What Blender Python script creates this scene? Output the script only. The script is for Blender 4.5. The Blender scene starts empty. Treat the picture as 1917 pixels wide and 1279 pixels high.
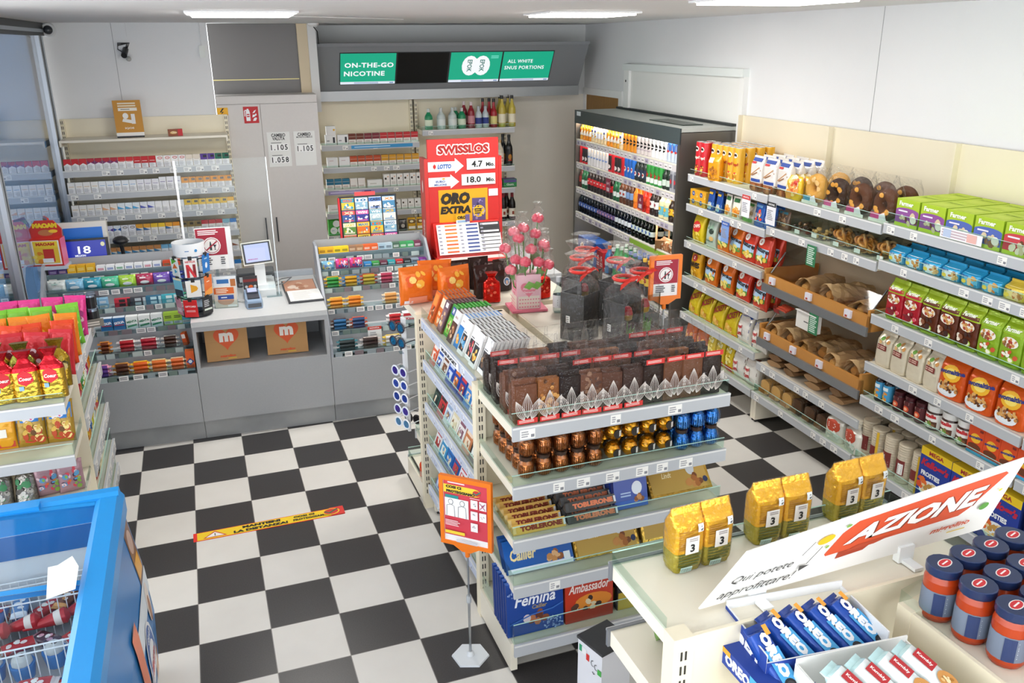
import bpy, math, random
from mathutils import Matrix, Vector
from math import sin, cos, pi, radians as rad, sqrt
random.seed(11)
SC = bpy.context.scene
COL = SC.collection

# ------------------------------------------------------------------ camera
cam_d = bpy.data.cameras.new('camera'); cam = bpy.data.objects.new('camera', cam_d); COL.objects.link(cam)
YAW, PIT, ROL = 0.348439, -0.335813, -0.00906874
_f = Vector((sin(YAW)*cos(PIT), cos(YAW)*cos(PIT), sin(PIT)))
_r = _f.cross(Vector((0, 0, 1))).normalized(); _u = _r.cross(_f)
_r, _u = cos(ROL)*_r + sin(ROL)*_u, -sin(ROL)*_r + cos(ROL)*_u
cam.matrix_world = Matrix(((_r.x, _u.x, -_f.x, 0.5753), (_r.y, _u.y, -_f.y, -5.7777), (_r.z, _u.z, -_f.z, 2.5921), (0, 0, 0, 1)))
cam_d.sensor_width = 36; cam_d.lens = 1594.43*36/1917; cam_d.clip_start = .05
SC.camera = cam

# ------------------------------------------------------------------ light, world, exposure
W = bpy.data.worlds.new('daylight'); SC.world = W; W.use_nodes = True
W.node_tree.nodes['Background'].inputs[0].default_value = (0.93, 0.965, 1.0, 1)
W.node_tree.nodes['Background'].inputs[1].default_value = 3.1
SC.view_settings.view_transform = 'Standard'; SC.view_settings.look = 'None'
SC.view_settings.gamma = 1; SC.view_settings.exposure = 0.43; SC.view_settings.use_curve_mapping = False
SC.cycles.use_denoising = True
SC.cycles.max_bounces = 8; SC.cycles.diffuse_bounces = 4; SC.cycles.glossy_bounces = 3
SC.cycles.transmission_bounces = 4; SC.cycles.transparent_max_bounces = 16
SC.cycles.caustics_reflective = False; SC.cycles.caustics_refractive = False
SC.cycles.sample_clamp_indirect = 4.0
LIGHT_POWER = 20.0          # emission strength of the ceiling panels

# ------------------------------------------------------------------ frames: the tiles lie square to the world, the room is turned by -2.4 degrees
WF = Matrix.Identity(4)
BF = Matrix.Rotation(rad(-2.4), 4, 'Z')
FR = WF
def frame(m):
    global FR; FR = m

# ------------------------------------------------------------------ materials
def lin(h):
    h = h.lstrip('#')
    if len(h) == 3: h = ''.join(c*2 for c in h)
    o = []
    for i in (0, 2, 4):
        c = int(h[i:i+2], 16)/255
        o.append(c/12.92 if c <= .04045 else ((c+.055)/1.055)**2.4)
    return (o[0], o[1], o[2], 1)
MATS = {}
def bump(nt, bs, scale, strength, detail=2.0):
    tc = nt.nodes.new('ShaderNodeTexCoord'); no = nt.nodes.new('ShaderNodeTexNoise'); bu = nt.nodes.new('ShaderNodeBump')
    no.inputs['Scale'].default_value = scale; no.inputs['Detail'].default_value = detail
    bu.inputs['Strength'].default_value = strength; bu.inputs['Distance'].default_value = .01
    nt.links.new(tc.outputs['Object'], no.inputs['Vector']); nt.links.new(no.outputs['Fac'], bu.inputs['Height'])
    nt.links.new(bu.outputs['Normal'], bs.inputs['Normal'])
FIN = {'paper': (.6, 0, .5), 'gloss': (.28, 0, .5), 'matte': (.9, 0, .2), 'foil': (.25, .85, .5), 'metal': (.3, .9, .5),
       'steel': (.42, .75, .5), 'plastic': (.4, 0, .5), 'bagg': (.25, .15, .5), 'gfoil': (.22, .5, .5)}
def M(col, fin='paper'):
    k = (col, fin)
    if k in MATS: return MATS[k]
    m = bpy.data.materials.new('%s_%s' % (fin, col.strip('#'))); MATS[k] = m
    m.use_nodes = True; nt = m.node_tree; bs = nt.nodes['Principled BSDF']; c = lin(col); m.diffuse_color = c
    bs.inputs['Base Color'].default_value = c
    if fin in FIN:
        r, me, sp = FIN[fin]
        bs.inputs['Roughness'].default_value = r; bs.inputs['Metallic'].default_value = me; bs.inputs['Specular IOR Level'].default_value = sp
        if fin in ('foil', 'gfoil'): bump(nt, bs, 45, .6)
        elif fin == 'bagg': bump(nt, bs, 26, .45)
        elif fin == 'matte': bump(nt, bs, 90, .3)
    elif fin == 'glow':
        bs.inputs['Base Color'].default_value = (c[0]*.15, c[1]*.15, c[2]*.15, 1); bs.inputs['Emission Color'].default_value = c; bs.inputs['Emission Strength'].default_value = .72
        bs.inputs['Roughness'].default_value = .3
    elif fin in ('clear', 'film', 'glass', 'tint', 'crinkle', 'lidglass'):
        nt.nodes.remove(bs)
        out = nt.nodes['Material Output']
        tr = nt.nodes.new('ShaderNodeBsdfTransparent'); gl = nt.nodes.new('ShaderNodeBsdfGlossy'); mx = nt.nodes.new('ShaderNodeMixShader')
        lw = nt.nodes.new('ShaderNodeLayerWeight'); lw.inputs['Blend'].default_value = .5
        pw = nt.nodes.new('ShaderNodeMath'); pw.operation = 'POWER'; pw.inputs[1].default_value = 4.0; nt.links.new(lw.outputs['Facing'], pw.inputs[0])
        fr = nt.nodes.new('ShaderNodeMath'); fr.operation = 'MULTIPLY_ADD'; fr.inputs[1].default_value = .55; fr.inputs[2].default_value = .03; nt.links.new(pw.outputs[0], fr.inputs[0])
        tr.inputs['Color'].default_value = c; gl.inputs['Roughness'].default_value = .05
        fac = fr.outputs[0]
        if fin in ('film', 'crinkle'):
            gl.inputs['Roughness'].default_value = .16 if fin == 'film' else .22
            tc = nt.nodes.new('ShaderNodeTexCoord'); no = nt.nodes.new('ShaderNodeTexNoise'); bu = nt.nodes.new('ShaderNodeBump')
            no.inputs['Scale'].default_value = 30 if fin == 'film' else 42; no.inputs['Detail'].default_value = 3
            bu.inputs['Strength'].default_value = 1; bu.inputs['Distance'].default_value = .02
            nt.links.new(tc.outputs['Object'], no.inputs['Vector']); nt.links.new(no.outputs['Fac'], bu.inputs['Height'])
            nt.links.new(bu.outputs['Normal'], gl.inputs['Normal']); nt.links.new(bu.outputs['Normal'], lw.inputs['Normal'])
            ma = nt.nodes.new('ShaderNodeMath'); ma.operation = 'MULTIPLY_ADD'; ma.inputs[1].default_value = .9; ma.inputs[2].default_value = .0 if fin == 'film' else .02
            nt.links.new(fac, ma.inputs[0]); fac = ma.outputs[0]
        if fin == 'glass':
            ma = nt.nodes.new('ShaderNodeMath'); ma.operation = 'MULTIPLY_ADD'; ma.inputs[1].default_value = 1.0; ma.inputs[2].default_value = .42
            nt.links.new(fac, ma.inputs[0]); fac = ma.outputs[0]; gl.inputs['Roughness'].default_value = .01
        nt.links.new(fac, mx.inputs[0]); nt.links.new(tr.outputs[0], mx.inputs[1]); nt.links.new(gl.outputs[0], mx.inputs[2])
        nt.links.new(mx.outputs[0], out.inputs['Surface'])
    return m

# ------------------------------------------------------------------ text outlines (built-in font), cached
TXT = {}
def text2d(s, bold=.0, shear=0.0, space=1.0):
    k = (s, bold, shear, space)
    if k not in TXT:
        cu = bpy.data.curves.new('t', 'FONT'); cu.body = s; cu.resolution_u = 2; cu.offset = bold; cu.shear = shear; cu.space_character = space
        ob = bpy.data.objects.new('t', cu); me = bpy.data.meshes.new_from_object(ob)
        vs = [(v.co.x, v.co.y) for v in me.vertices]; fs = [tuple(p.vertices) for p in me.polygons]
        bpy.data.objects.remove(ob); bpy.data.curves.remove(cu); bpy.data.meshes.remove(me)
        xs = [v[0] for v in vs] or [0, 1]; ys = [v[1] for v in vs] or [0, 1]
        TXT[k] = (vs, fs, min(xs), max(xs), min(ys), max(ys))
    return TXT[k]

# ------------------------------------------------------------------ mesh builder
class G:
    def __init__(s): s.v = []; s.f = []; s.m = []; s.ms = []; s.sm = []; s.T = None
    def mi(s, m):
        if m not in s.ms: s.ms.append(m)
        return s.ms.index(m)
    def add(s, vs, fs, m, smooth=False):
        o = len(s.v); i = s.mi(m)
        if s.T is not None: vs = [tuple(s.T @ Vector(p)) for p in vs]
        s.v += [tuple(p) for p in vs]
        for f in fs: s.f.append(tuple(o+k for k in f)); s.m.append(i); s.sm.append(smooth)
        return s
    def box(s, x0, x1, y0, y1, z0, z1, m, front=None, top=None, side=None, bottom=None, back=None):
        vs = [(x0, y0, z0), (x1, y0, z0), (x1, y1, z0), (x0, y1, z0), (x0, y0, z1), (x1, y0, z1), (x1, y1, z1), (x0, y1, z1)]
        for f, mm in (((0, 1, 5, 4), front), ((2, 3, 7, 6), back), ((4, 5, 6, 7), top), ((3, 2, 1, 0), bottom), ((1, 2, 6, 5), side), ((3, 0, 4, 7), side)):
            s.add([vs[k] for k in f], [(0, 1, 2, 3)], mm or m)
        return s
    def quad(s, a, b, c, d, m): return s.add([a, b, c, d], [(0, 1, 2, 3)], m)
    def rings(s, rings, m, close=True, caps=(True, True), smooth=True, mats=None):
        n = len(rings[0])
        vs = [p for r in rings for p in r]
        for j in range(len(rings)-1):
            fs = []
            for k in range(n if close else n-1):
                k2 = (k+1) % n
                fs.append((j*n+k, j*n+k2, (j+1)*n+k2, (j+1)*n+k))
            used = [(j, j+1)]
            sub = rings[j]+rings[j+1]
            fs2 = [(a-j*n, b-j*n, c-j*n, d-j*n) for a, b, c, d in fs]
            s.add(sub, fs2, (mats[j] if mats else m), smooth)
        if caps[0]: s.add(rings[0], [tuple(range(n))[::-1]], mats[0] if mats else m)
        if caps[1]: s.add(rings[-1], [tuple(range(n))], mats[-1] if mats else m)
        return s
    def lathe(s, prof, m, n=14, cx=0, cy=0, cz=0, mats=None, caps=(True, True), smooth=True):
        R = [[(cx+r*cos(2*pi*k/n), cy+r*sin(2*pi*k/n), cz+z) for k in range(n)] for r, z in prof]
        return s.rings(R, m, caps=caps, mats=mats, smooth=smooth)
    def tube(s, pts, r, m, n=6, caps=True):
        pts = [Vector(p) for p in pts]; R = []
        for i, p in enumerate(pts):
            t = (pts[min(i+1, len(pts)-1)]-pts[max(i-1, 0)]).normalized()
            a = t.cross(Vector((0, 0, 1)) if abs(t.z) < .9 else Vector((1, 0, 0))).normalized(); b = t.cross(a)
            rr = r[i] if isinstance(r, (list, tuple)) else r
            R.append([tuple(p+rr*(cos(2*pi*k/n)*a+sin(2*pi*k/n)*b)) for k in range(n)])
        return s.rings(R, m, caps=(caps, caps))
    def grid(s, fn, nu, nv, m, smooth=True):
        vs = [fn(i/nu, j/nv) for j in range(nv+1) for i in range(nu+1)]
        fs = [(j*(nu+1)+i, j*(nu+1)+i+1, (j+1)*(nu+1)+i+1, (j+1)*(nu+1)+i) for j in range(nv) for i in range(nu)]
        return s.add(vs, fs, m, smooth)
    def torus(s, R, r, m, cx=0, cy=0, cz=0, n=24, k=10, ax='z', sq=1.0):
        def fn(u, v):
            a, b = 2*pi*u, 2*pi*v
            x, y, z = (R+r*cos(b))*cos(a), (R+r*cos(b))*sin(a), r*sq*sin(b)
            return (cx+x, cy+y, cz+z) if ax == 'z' else (cx+x, cy-z, cz+y)
        return s.grid(fn, n, k, m)
    def ball(s, cx, cy, cz, rx, ry, rz, m, n=10, k=6):
        P = [(sin(pi*j/k), -cos(pi*j/k)) for j in range(k+1)]
        R = [[(cx+rx*max(a, .01)*cos(2*pi*i/n), cy+ry*max(a, .01)*sin(2*pi*i/n), cz+rz*b) for i in range(n)] for a, b in P]
        return s.rings(R, m, caps=(False, False))
    def art(s, items, S, e0=.0006, sub=4, fin='paper'):
        """printed artwork laid on the surface S(x, y, off)"""
        for q, it in enumerate(items):
            off = e0+q*.00045; k = it[0]
            if k == 'r':
                _, x0, y0, x1, y1, c = it[:6]
                s.grid(lambda u, v: S(x0+(x1-x0)*u, y0+(y1-y0)*v, off), sub, sub, M(c, fin), False)
            elif k == 'e':
                _, cx, cy, rx, ry, c = it[:6]; n = 16; K_ = (.33, .66, 1) if sub > 1 else (1,)
                vs = [S(cx, cy, off)]
                for rr in K_: vs += [S(cx+rr*rx*cos(2*pi*i/n), cy+rr*ry*sin(2*pi*i/n), off) for i in range(n)]
                fs = [(0, 1+i, 1+(i+1) % n) for i in range(n)]+[(1+i+n*j, 1+n+i+n*j, 1+n+(i+1) % n+n*j, 1+(i+1) % n+n*j) for j in range(len(K_)-1) for i in range(n)]
                s.add(vs, fs, M(c, fin))
            elif k == 'p':
                vs = [S(x, y, off) for x, y in it[1]]; s.add(vs, [tuple(range(len(vs)))], M(it[2], fin))
            elif k == 't':
                _, tx, cx, cy, w, h, c = it[:7]; o = it[7] if len(it) > 7 else {}
                rot = o.get('rot', 0); vs, fs, a, b, lo, hi = text2d(tx, o.get('bold', .02), o.get('shear', 0), o.get('space', 1))
                sx = w/max(b-a, 1e-4); sy = (h/max(hi-lo, 1e-4)) if h else sx
                pts = []; off += .001 if sub > 1 else 0
                for x, y in vs:
                    X, Y = (x-(a+b)/2)*sx, (y-(lo+hi)/2)*sy
                    X, Y = X*cos(rot)-Y*sin(rot), X*sin(rot)+Y*cos(rot)
                    pts.append(S(cx+X, cy+Y, off))
                s.add(pts, fs, M(c, fin))
            elif k == 'b':
                _, n, cx, cy, rx, ry, s0, s1, cols, seed = it; rg = random.Random(seed)
                for i in range(n):
                    a, d = rg.uniform(0, 2*pi), sqrt(rg.random()); r1 = rg.uniform(s0, s1); r2 = r1*rg.uniform(.5, 1); ph = rg.uniform(0, pi)
                    x, y = cx+rx*d*cos(a), cy+ry*d*sin(a); n2 = 7; o2 = off+i*.00006
                    vs = [S(x+r1*cos(ph)*cos(t)-r2*sin(ph)*sin(t), y+r1*sin(ph)*cos(t)+r2*cos(ph)*sin(t), o2) for t in [2*pi*j/n2 for j in range(n2)]]
                    s.add(vs, [tuple(range(n2))], M(rg.choice(cols), fin))
            elif k == 'c':
                pts, wd, c = it[1], it[2], it[3]; L_, R_ = [], []
                for i, (x, y) in enumerate(pts):
                    a, b = pts[max(i-1, 0)], pts[min(i+1, len(pts)-1)]; dx, dy = b[0]-a[0], b[1]-a[1]; q_ = max(sqrt(dx*dx+dy*dy), 1e-6)
                    L_.append(S(x-dy/q_*wd/2, y+dx/q_*wd/2, off)); R_.append(S(x+dy/q_*wd/2, y-dx/q_*wd/2, off))
                n_ = len(pts); s.add(L_+R_, [(n_+i, n_+i+1, i+1, i) for i in range(n_-1)], M(c, fin))
            elif k == 'l':
                _, x0, x1, y0, y1, n, c = it; rg = random.Random(n)
                for i in range(n):
                    y = y0+(y1-y0)*(i+.5)/n; hh = abs(y1-y0)/n*.28; xe = x0+(x1-x0)*rg.uniform(.6, 1)
                    s.add([S(x0, y-hh, off), S(xe, y-hh, off), S(xe, y+hh, off), S(x0, y+hh, off)], [(0, 1, 2, 3)], M(c, fin))
        return s
    def mesh(s, name):
        me = bpy.data.meshes.new(name); me.from_pydata(s.v, [], s.f)
        for m in s.ms: me.materials.append(m)
        me.polygons.foreach_set('material_index', s.m); me.polygons.foreach_set('use_smooth', s.sm); me.update()
        return me
def planeS(o, ux, uy):
    """flat art surface: origin o, x axis ux, y axis uy (unit vectors), normal ux x uy"""
    o, ux, uy = Vector(o), Vector(ux), Vector(uy); n = ux.cross(uy).normalized()
    return lambda x, y, off: tuple(o+x*ux+y*uy+off*n)
def frontS(y0, z0=0, x0=0): return lambda x, y, off: (x0+x, y0-off, z0+y)

# ------------------------------------------------------------------ objects
def obj(name, g, parent=None, loc=None, rz=0, rot=None):
    me = g if isinstance(g, bpy.types.Mesh) else (g.mesh(name) if g is not None else None)
    o = bpy.data.objects.new(name, me); COL.objects.link(o)
    if parent is not None: o.parent = parent
    if parent is None:
        m = FR @ Matrix.Translation(loc or (0, 0, 0)) @ Matrix.Rotation(rz, 4, 'Z')
        if rot is not None: m = m @ rot
        o.matrix_world = m
    elif loc is not None or rot is not None:
        o.matrix_local = Matrix.Translation(loc or (0, 0, 0)) @ (rot or Matrix.Identity(4))
    return o
def tag(o, label=None, cat=None, group=None, kind=None):
    if label: o['label'] = label
    if cat: o['category'] = cat
    if group: o['group'] = group
    if kind: o['kind'] = kind
    return o
def struct(name, g, loc=None, rz=0): return tag(obj(name, g, None, loc, rz), kind='structure')
class P:
    """a thing: name, its own mesh, parts = [(name, mesh, [sub-parts], label)]"""
    def __init__(s, name, g, parts=(), w=.1, d=.1, h=.1):
        s.name = name; s.me = g.mesh(name) if g is not None else None
        s.parts = [(p[0], p[1].mesh(p[0]), [(q[0], q[1].mesh(q[0])) for q in (p[2] if len(p) > 2 and p[2] else [])], p[3] if len(p) > 3 else None) for p in parts]
        s.w, s.d, s.h = w, d, h
def put(p, loc, rz=0, label=None, cat=None, group=None, rot=None, sc=None):
    if sc is not None: rot = (rot or Matrix.Identity(4)) @ Matrix.Scale(sc, 4)
    r = obj(p.name, p.me, None, loc, rz, rot)
    for n, me, subs, lb in p.parts:
        c = obj(n, me, r)
        if lb: c['label'] = lb
        for n2, me2 in subs: obj(n2, me2, c)
    return tag(r, label, cat, group)
NUM = ['', '', 'second', 'third', 'fourth', 'fifth', 'sixth', 'seventh', 'eighth', 'ninth', 'tenth', 'eleventh', 'twelfth', 'thirteenth', 'fourteenth', 'fifteenth', 'sixteenth', 'seventeenth', 'eighteenth', 'nineteenth', 'twentieth', 'twenty-first', 'twenty-second', 'twenty-third', 'twenty-fourth']
def ordn(i, n):
    if n == 1: return ''
    if n == 2: return ('left one', 'right one')[i]
    if i == 0: return 'leftmost'
    if i == n-1: return 'rightmost'
    if n == 3: return 'middle one'
    return NUM[i+1]+' from left'
def row(ps, n, start, pitch, rz, base, cat, group, where='', deep=1, dp=None, jit=.0, up=1, uph=None, turn=0.0, lean=0.0, rots=None, vary=None, first=0, total=None, backlabel=None):
    """n things side by side along a shelf edge (left to right as seen), deep rows behind, up layers on top.
    base may be a list of n texts (one per thing) or one text."""
    if not isinstance(ps, (list, tuple)): ps = [ps]*n
    R = Matrix.Rotation(rz, 3, 'Z'); rx, dy = R @ Vector((1, 0, 0)), R @ Vector((0, 1, 0))
    st = Vector(start); tot = total or n
    for j in range(deep-1, -1, -1):
        for i in range(n):
            p = ps[i]
            if p is None: continue
            for k in range(up):
                c = st+rx*(pitch*(i+.5)+random.uniform(-jit, jit))+dy*(p.d/2+j*(dp or p.d+.004)+random.uniform(0, jit))+Vector((0, 0, k*(uph or p.h+.001)))
                b = base[i] if isinstance(base, (list, tuple)) else base
                od = ordn(i+first, tot)
                t = b
                if isinstance(base, (list, tuple)): od = ''
                if j: lab = (backlabel or '%s, in the hidden rows behind' % b)+(' '+where if where else '')
                else: lab = b+((', '+od) if od else '')+(' '+where if where else '')
                if up > 1 and not j: lab = lab+(' '+(('bottom', 'top') if up == 2 else ('bottom', 'middle', 'top', 'upper', 'highest'))[k] if up <= 3 else '')
                rot = Matrix.Rotation(lean, 4, 'X') if lean else None
                put(p, c, rz+random.uniform(-turn, turn), lab, cat, (group+(' at the back' if j else '')), rot)
# ================================================================== the room
frame(WF)
def floor_mat():
    m = bpy.data.materials.new('checker_vinyl'); m.use_nodes = True; nt = m.node_tree; bs = nt.nodes['Principled BSDF']; N = nt.nodes.new; L = nt.links.new
    tc = N('ShaderNodeTexCoord'); mp = N('ShaderNodeMapping'); ck = N('ShaderNodeTexChecker'); sx = N('ShaderNodeSeparateXYZ')
    mp.inputs['Scale'].default_value = (1/.32, 1/.32, 0); mp.inputs['Location'].default_value = (100.0, 101.0, .5)
    ck.inputs['Scale'].default_value = 1
    L(tc.outputs['Object'], mp.inputs['Vector']); L(mp.outputs[0], ck.inputs['Vector'])
    no = N('ShaderNodeTexNoise'); no.inputs['Scale'].default_value = 180; no.inputs['Detail'].default_value = 3; L(tc.outputs['Object'], no.inputs['Vector'])
    n2 = N('ShaderNodeTexNoise'); n2.inputs['Scale'].default_value = 3; n2.inputs['Detail'].default_value = 4; L(tc.outputs['Object'], n2.inputs['Vector'])
    def ramp(a, b, src):
        r = N('ShaderNodeMixRGB'); r.inputs[1].default_value = lin(a); r.inputs[2].default_value = lin(b); L(src, r.inputs[0]); return r.outputs[0]
    dk = ramp('#2b2a2b', '#484545', no.outputs['Fac']); wh = ramp('#d0ccc5', '#e6e3dd', n2.outputs['Fac'])
    mx = N('ShaderNodeMixRGB'); L(ck.outputs['Fac'], mx.inputs[0]); L(wh, mx.inputs[2]); L(dk, mx.inputs[1])
    # thin seams between the tiles
    L(mp.outputs[0], sx.inputs[0]); seam = None
    for ax in (0, 1):
        fr = N('ShaderNodeMath'); fr.operation = 'FRACT'; L(sx.outputs[ax], fr.inputs[0])
        a = N('ShaderNodeMath'); a.operation = 'SUBTRACT'; a.inputs[1].default_value = .5; L(fr.outputs[0], a.inputs[0])
        b = N('ShaderNodeMath'); b.operation = 'ABSOLUTE'; L(a.outputs[0], b.inputs[0])
        g = N('ShaderNodeMath'); g.operation = 'GREATER_THAN'; g.inputs[1].default_value = .4945; L(b.outputs[0], g.inputs[0])
        if seam is None: seam = g
        else:
            q = N('ShaderNodeMath'); q.operation = 'MAXIMUM'; L(seam.outputs[0], q.inputs[0]); L(g.outputs[0], q.inputs[1]); seam = q
    ms = N('ShaderNodeMixRGB'); L(seam.outputs[0], ms.inputs[0]); L(mx.outputs[0], ms.inputs[1]); ms.inputs[2].default_value = lin('#85807b')
    L(ms.outputs[0], bs.inputs['Base Color']); bs.inputs['Roughness'].default_value = .33; bs.inputs['Specular IOR Level'].default_value = .4
    return m
struct('floor', G().box(-3.2, 5.4, -9, 4.2, -.05, 0, floor_mat()))
frame(BF)
def plaster(name, a, b, sc=2.0, rough=.8, bs_=.12):
    m = bpy.data.materials.new(name); m.use_nodes = True; nt = m.node_tree; bs = nt.nodes['Principled BSDF']; N = nt.nodes.new; L = nt.links.new
    tc = N('ShaderNodeTexCoord'); no = N('ShaderNodeTexNoise'); no.inputs['Scale'].default_value = sc; no.inputs['Detail'].default_value = 4; L(tc.outputs['Object'], no.inputs['Vector'])
    r = N('ShaderNodeMixRGB'); r.inputs[1].default_value = lin(a); r.inputs[2].default_value = lin(b); L(no.outputs['Fac'], r.inputs[0]); L(r.outputs[0], bs.inputs['Base Color'])
    bs.inputs['Roughness'].default_value = rough; bump(nt, bs, 240, bs_, 3)
    return m
WHITE = plaster('white_wall', '#e2e3e3', '#eaeaea'); CEIL = plaster('ceiling_paint', '#e2e2e2', '#ebebea')
GREYW = plaster('grey_wall', '#e9e3d6', '#efe9dd'); GREYP = plaster('grey_laminate', '#a3a5a8', '#adafb1', 90, .45, .05); LOCK = plaster('locker_grey', '#cbc6c2', '#d1ccc8', 60, .45, .03)
GREYD = plaster('kick_steel', '#8d8f90', '#a5a7a8', 8, .35, .03)
CEILZ = 2.79
struct('ceiling', G().box(-3, 4.75, -7, 3.6, CEILZ, CEILZ+.06, CEIL))
SEAM = M('#9a9a9a')
w = G().box(.7, 4.75, 3.5, 3.58, 0, CEILZ, GREYW); w.box(1.64, 4.62, 3.494, 3.5, 2.06, CEILZ-.001, M('#d9dad9')); struct('wall_back', w)
w = G().box(4.62, 4.75, -7, 3.5, 0, CEILZ, WHITE)
for y in (-1.21, ): w.box(4.618, 4.62, y-.0015, y+.0015, 0, CEILZ-.001, SEAM)
struct('wall_right', w)
w = G().box(-.66, .69, 2.45, 2.6, 0, CEILZ, WHITE); w.box(-.061, -.057, 2.449, 2.45, .5, CEILZ-.001, SEAM); w.box(.05, .054, 2.4485, 2.45, 2.68, CEILZ-.001, M('#d8d8d8'))
struct('wall_left', w)
# doorway with a wooden screen behind, on the right wall beside the fridge
g = G(); g.box(4.60, 4.62, 2.46, 2.53, 0, 2.06, M('#f0f0ee')); g.box(4.60, 4.62, 3.40, 3.47, 0, 2.06, M('#f0f0ee')); g.box(4.60, 4.62, 2.46, 3.47, 2.06, 2.13, M('#f0f0ee'))
wood = bpy.data.materials.new('slatted_wood'); wood.use_nodes = True
def wood_nodes(m, a, b, scale=(1, 40, 1)):
    nt = m.node_tree; bs = nt.nodes['Principled BSDF']; N = nt.nodes.new; L = nt.links.new
    tc = N('ShaderNodeTexCoord'); mp = N('ShaderNodeMapping'); mp.inputs['Scale'].default_value = scale; no = N('ShaderNodeTexNoise'); no.inputs['Scale'].default_value = 3; no.inputs['Detail'].default_value = 5
    L(tc.outputs['Object'], mp.inputs[0]); L(mp.outputs[0], no.inputs['Vector']); r = N('ShaderNodeMixRGB'); r.inputs[1].default_value = lin(a); r.inputs[2].default_value = lin(b)
    L(no.outputs['Fac'], r.inputs[0]); L(r.outputs[0], bs.inputs['Base Color']); bs.inputs['Roughness'].default_value = .5
wood_nodes(wood, '#6f4b1e', '#b58644', (1, 30, 1))
g.box(4.612, 4.6195, 2.53, 3.40, 0, 2.06, wood); struct('door_1', g)
# flat white shutter panel with a frame above the fridge
g = G(); g.box(4.60, 4.62, .25, 2.25, 1.5, 2.34, M('#eeeee9')); g.box(4.575, 4.62, 2.25, 2.36, 1.5, 2.40, M('#efefec')); g.box(4.56, 4.62, .19, 2.37, 2.34, 2.40, M('#e6ebe8')); g.box(4.575, 4.62, .19, .25, 1.5, 2.34, M('#efefec'))
g.tube([(4.572, 2.31, 2.24), (4.58, 2.31, 2.24)], .012, M('#333'), 8)
struct('trim_1', g)
# glazed left wall: dark frames and reflecting panes
g = G(); DK = M('#1c1d1f', 'plastic'); AL = M('#b9bfc6', 'steel')
for y, w_ in ((2.31, .17), (.25, .09)):
    g.box(-.66, -.575, y-w_/2, y+w_/2, 0, CEILZ-.08, DK); g.box(-.60, -.568, y-w_/2-.03, y-w_/2+.012, 0, CEILZ-.08, AL); g.box(-.574, -.570, y+w_*.15, y+w_*.3, 0, CEILZ-.08, AL)
g.box(-.67, -.565, -.6, 2.44, CEILZ-.10, CEILZ-.001, DK); g.box(-.60, -.56, -.6, 2.44, CEILZ-.075, CEILZ-.05, AL); g.box(-.66, -.575, -.6, 2.4, 0, .12, DK)
WIN = struct('window_1', g); obj('pane', G().box(-.605, -.597, -.6, 2.36, .12, CEILZ-.1, M('#93a9bf', 'glass')), WIN, (0, 0, 0))
# dark glass panel over the lockers, beige post and white strip beside it
g = G(); g.box(.69, 1.47, 2.84, 2.9, 2.0, CEILZ-.001, M('#6d6a68', 'plastic')); g.box(.69, 1.46, 2.832, 2.84, 2.30, 2.308, M('#e9d98a', 'gloss')); struct('trim_2', g)
struct('trim_3', G().box(1.47, 1.565, 2.80, 2.95, 2.0, CEILZ-.001, M('#d6c5a6'))); struct('trim_4', G().box(1.565, 1.64, 2.78, 3.5, 2.0, CEILZ-.001, M('#dcdcda')))
# ceiling light panels
def lightpanel(x, y, lab, pw=1.0):
    g = G(); t = obj('ceiling_light', g.box(-.32, .32, -.27, .27, -.012, -.001, M('#eeeeee')), None, (x, y, CEILZ)); tag(t, lab, 'ceiling light', 'flush ceiling light panels')
    m = MATS.get(('panel', pw))
    if m is None:
        m = bpy.data.materials.new('light_panel'); m.use_nodes = True; b = m.node_tree.nodes['Principled BSDF']; b.inputs['Emission Color'].default_value = (1, .97, .92, 1); b.inputs['Emission Strength'].default_value = LIGHT_POWER*pw; MATS[('panel', pw)] = m
    obj('diffuser', G().box(-.29, .29, -.24, .24, -.024, -.013, m), t, (0, 0, 0))
for x, y, lab in ((.94, .02, 'lit white ceiling panel above the till desk'), (3.13, -.05, 'lit white ceiling panel near the back right corner'), (3.36, -1.95, 'lit white ceiling panel cut by the top edge, near right wall'),
                  (.94, -2.9, 'added fill panel outside the view over the checkered floor'), (3.2, -4.1, 'added fill panel outside the view over the near gondola'), (.94, -4.4, 'added fill panel outside the view over the freezer')): lightpanel(x, y, lab, 1.45 if y > -1 else .4 if y > -2 else .08)  # the three panels out of view are added as fill light
# thin ceiling wires / scratches
g = G(); g.tube([(1.2, .6, CEILZ-.003), (2.2, 1.4, CEILZ-.003)], .003, M('#f4f4f4'), 4); struct('trim_5', g)
# cameras and sensors
def dome(x, y, z, face, lab):
    g = G(); g.lathe([(.055, 0), (.06, .012), (.05, .03)], M('#d9dbdc', 'plastic'), 18); t = obj('security_camera', g, None, (x, y, z), 0, Matrix.Rotation(rad(90), 4, 'X')); tag(t, lab, 'security camera')
    obj('lens', G().ball(0, 0, .03, .036, .036, .03, M('#2b3036', 'gloss'), 14, 8), t, (0, 0, 0))
dome(-.53, 2.45, 2.735, 0, 'white round dome camera in the left ceiling corner')
t = obj('security_camera', G().box(-.02, .02, 0, .012, -.03, .03, M('#e4e4e4')), None, (.03, 2.437, 2.58)); tag(t, 'small black bullet camera with loose cables on white wall', 'security camera')
obj('camera_body', G().tube([(0, -.01, 0), (-.01, -.10, -.05)], .024, M('#17191b', 'plastic'), 10), t, (0, 0, 0)); obj('lens_cap', G().ball(.02, -.08, -.075, .022, .02, .022, M('#a9a9a4', 'gloss')), t, (0, 0, 0))
g = G()
for k in range(3): g.tube([(.005*k, -.01, .0), (.02+.01*k, -.05, .05), (-.05, -.06, .05-.01*k), (-.055, -.05, .0), (-.01, -.03, -.03)], .004, M('#1a1b1c'), 5)
obj('cable', g, t, (0, 0, 0))
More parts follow.
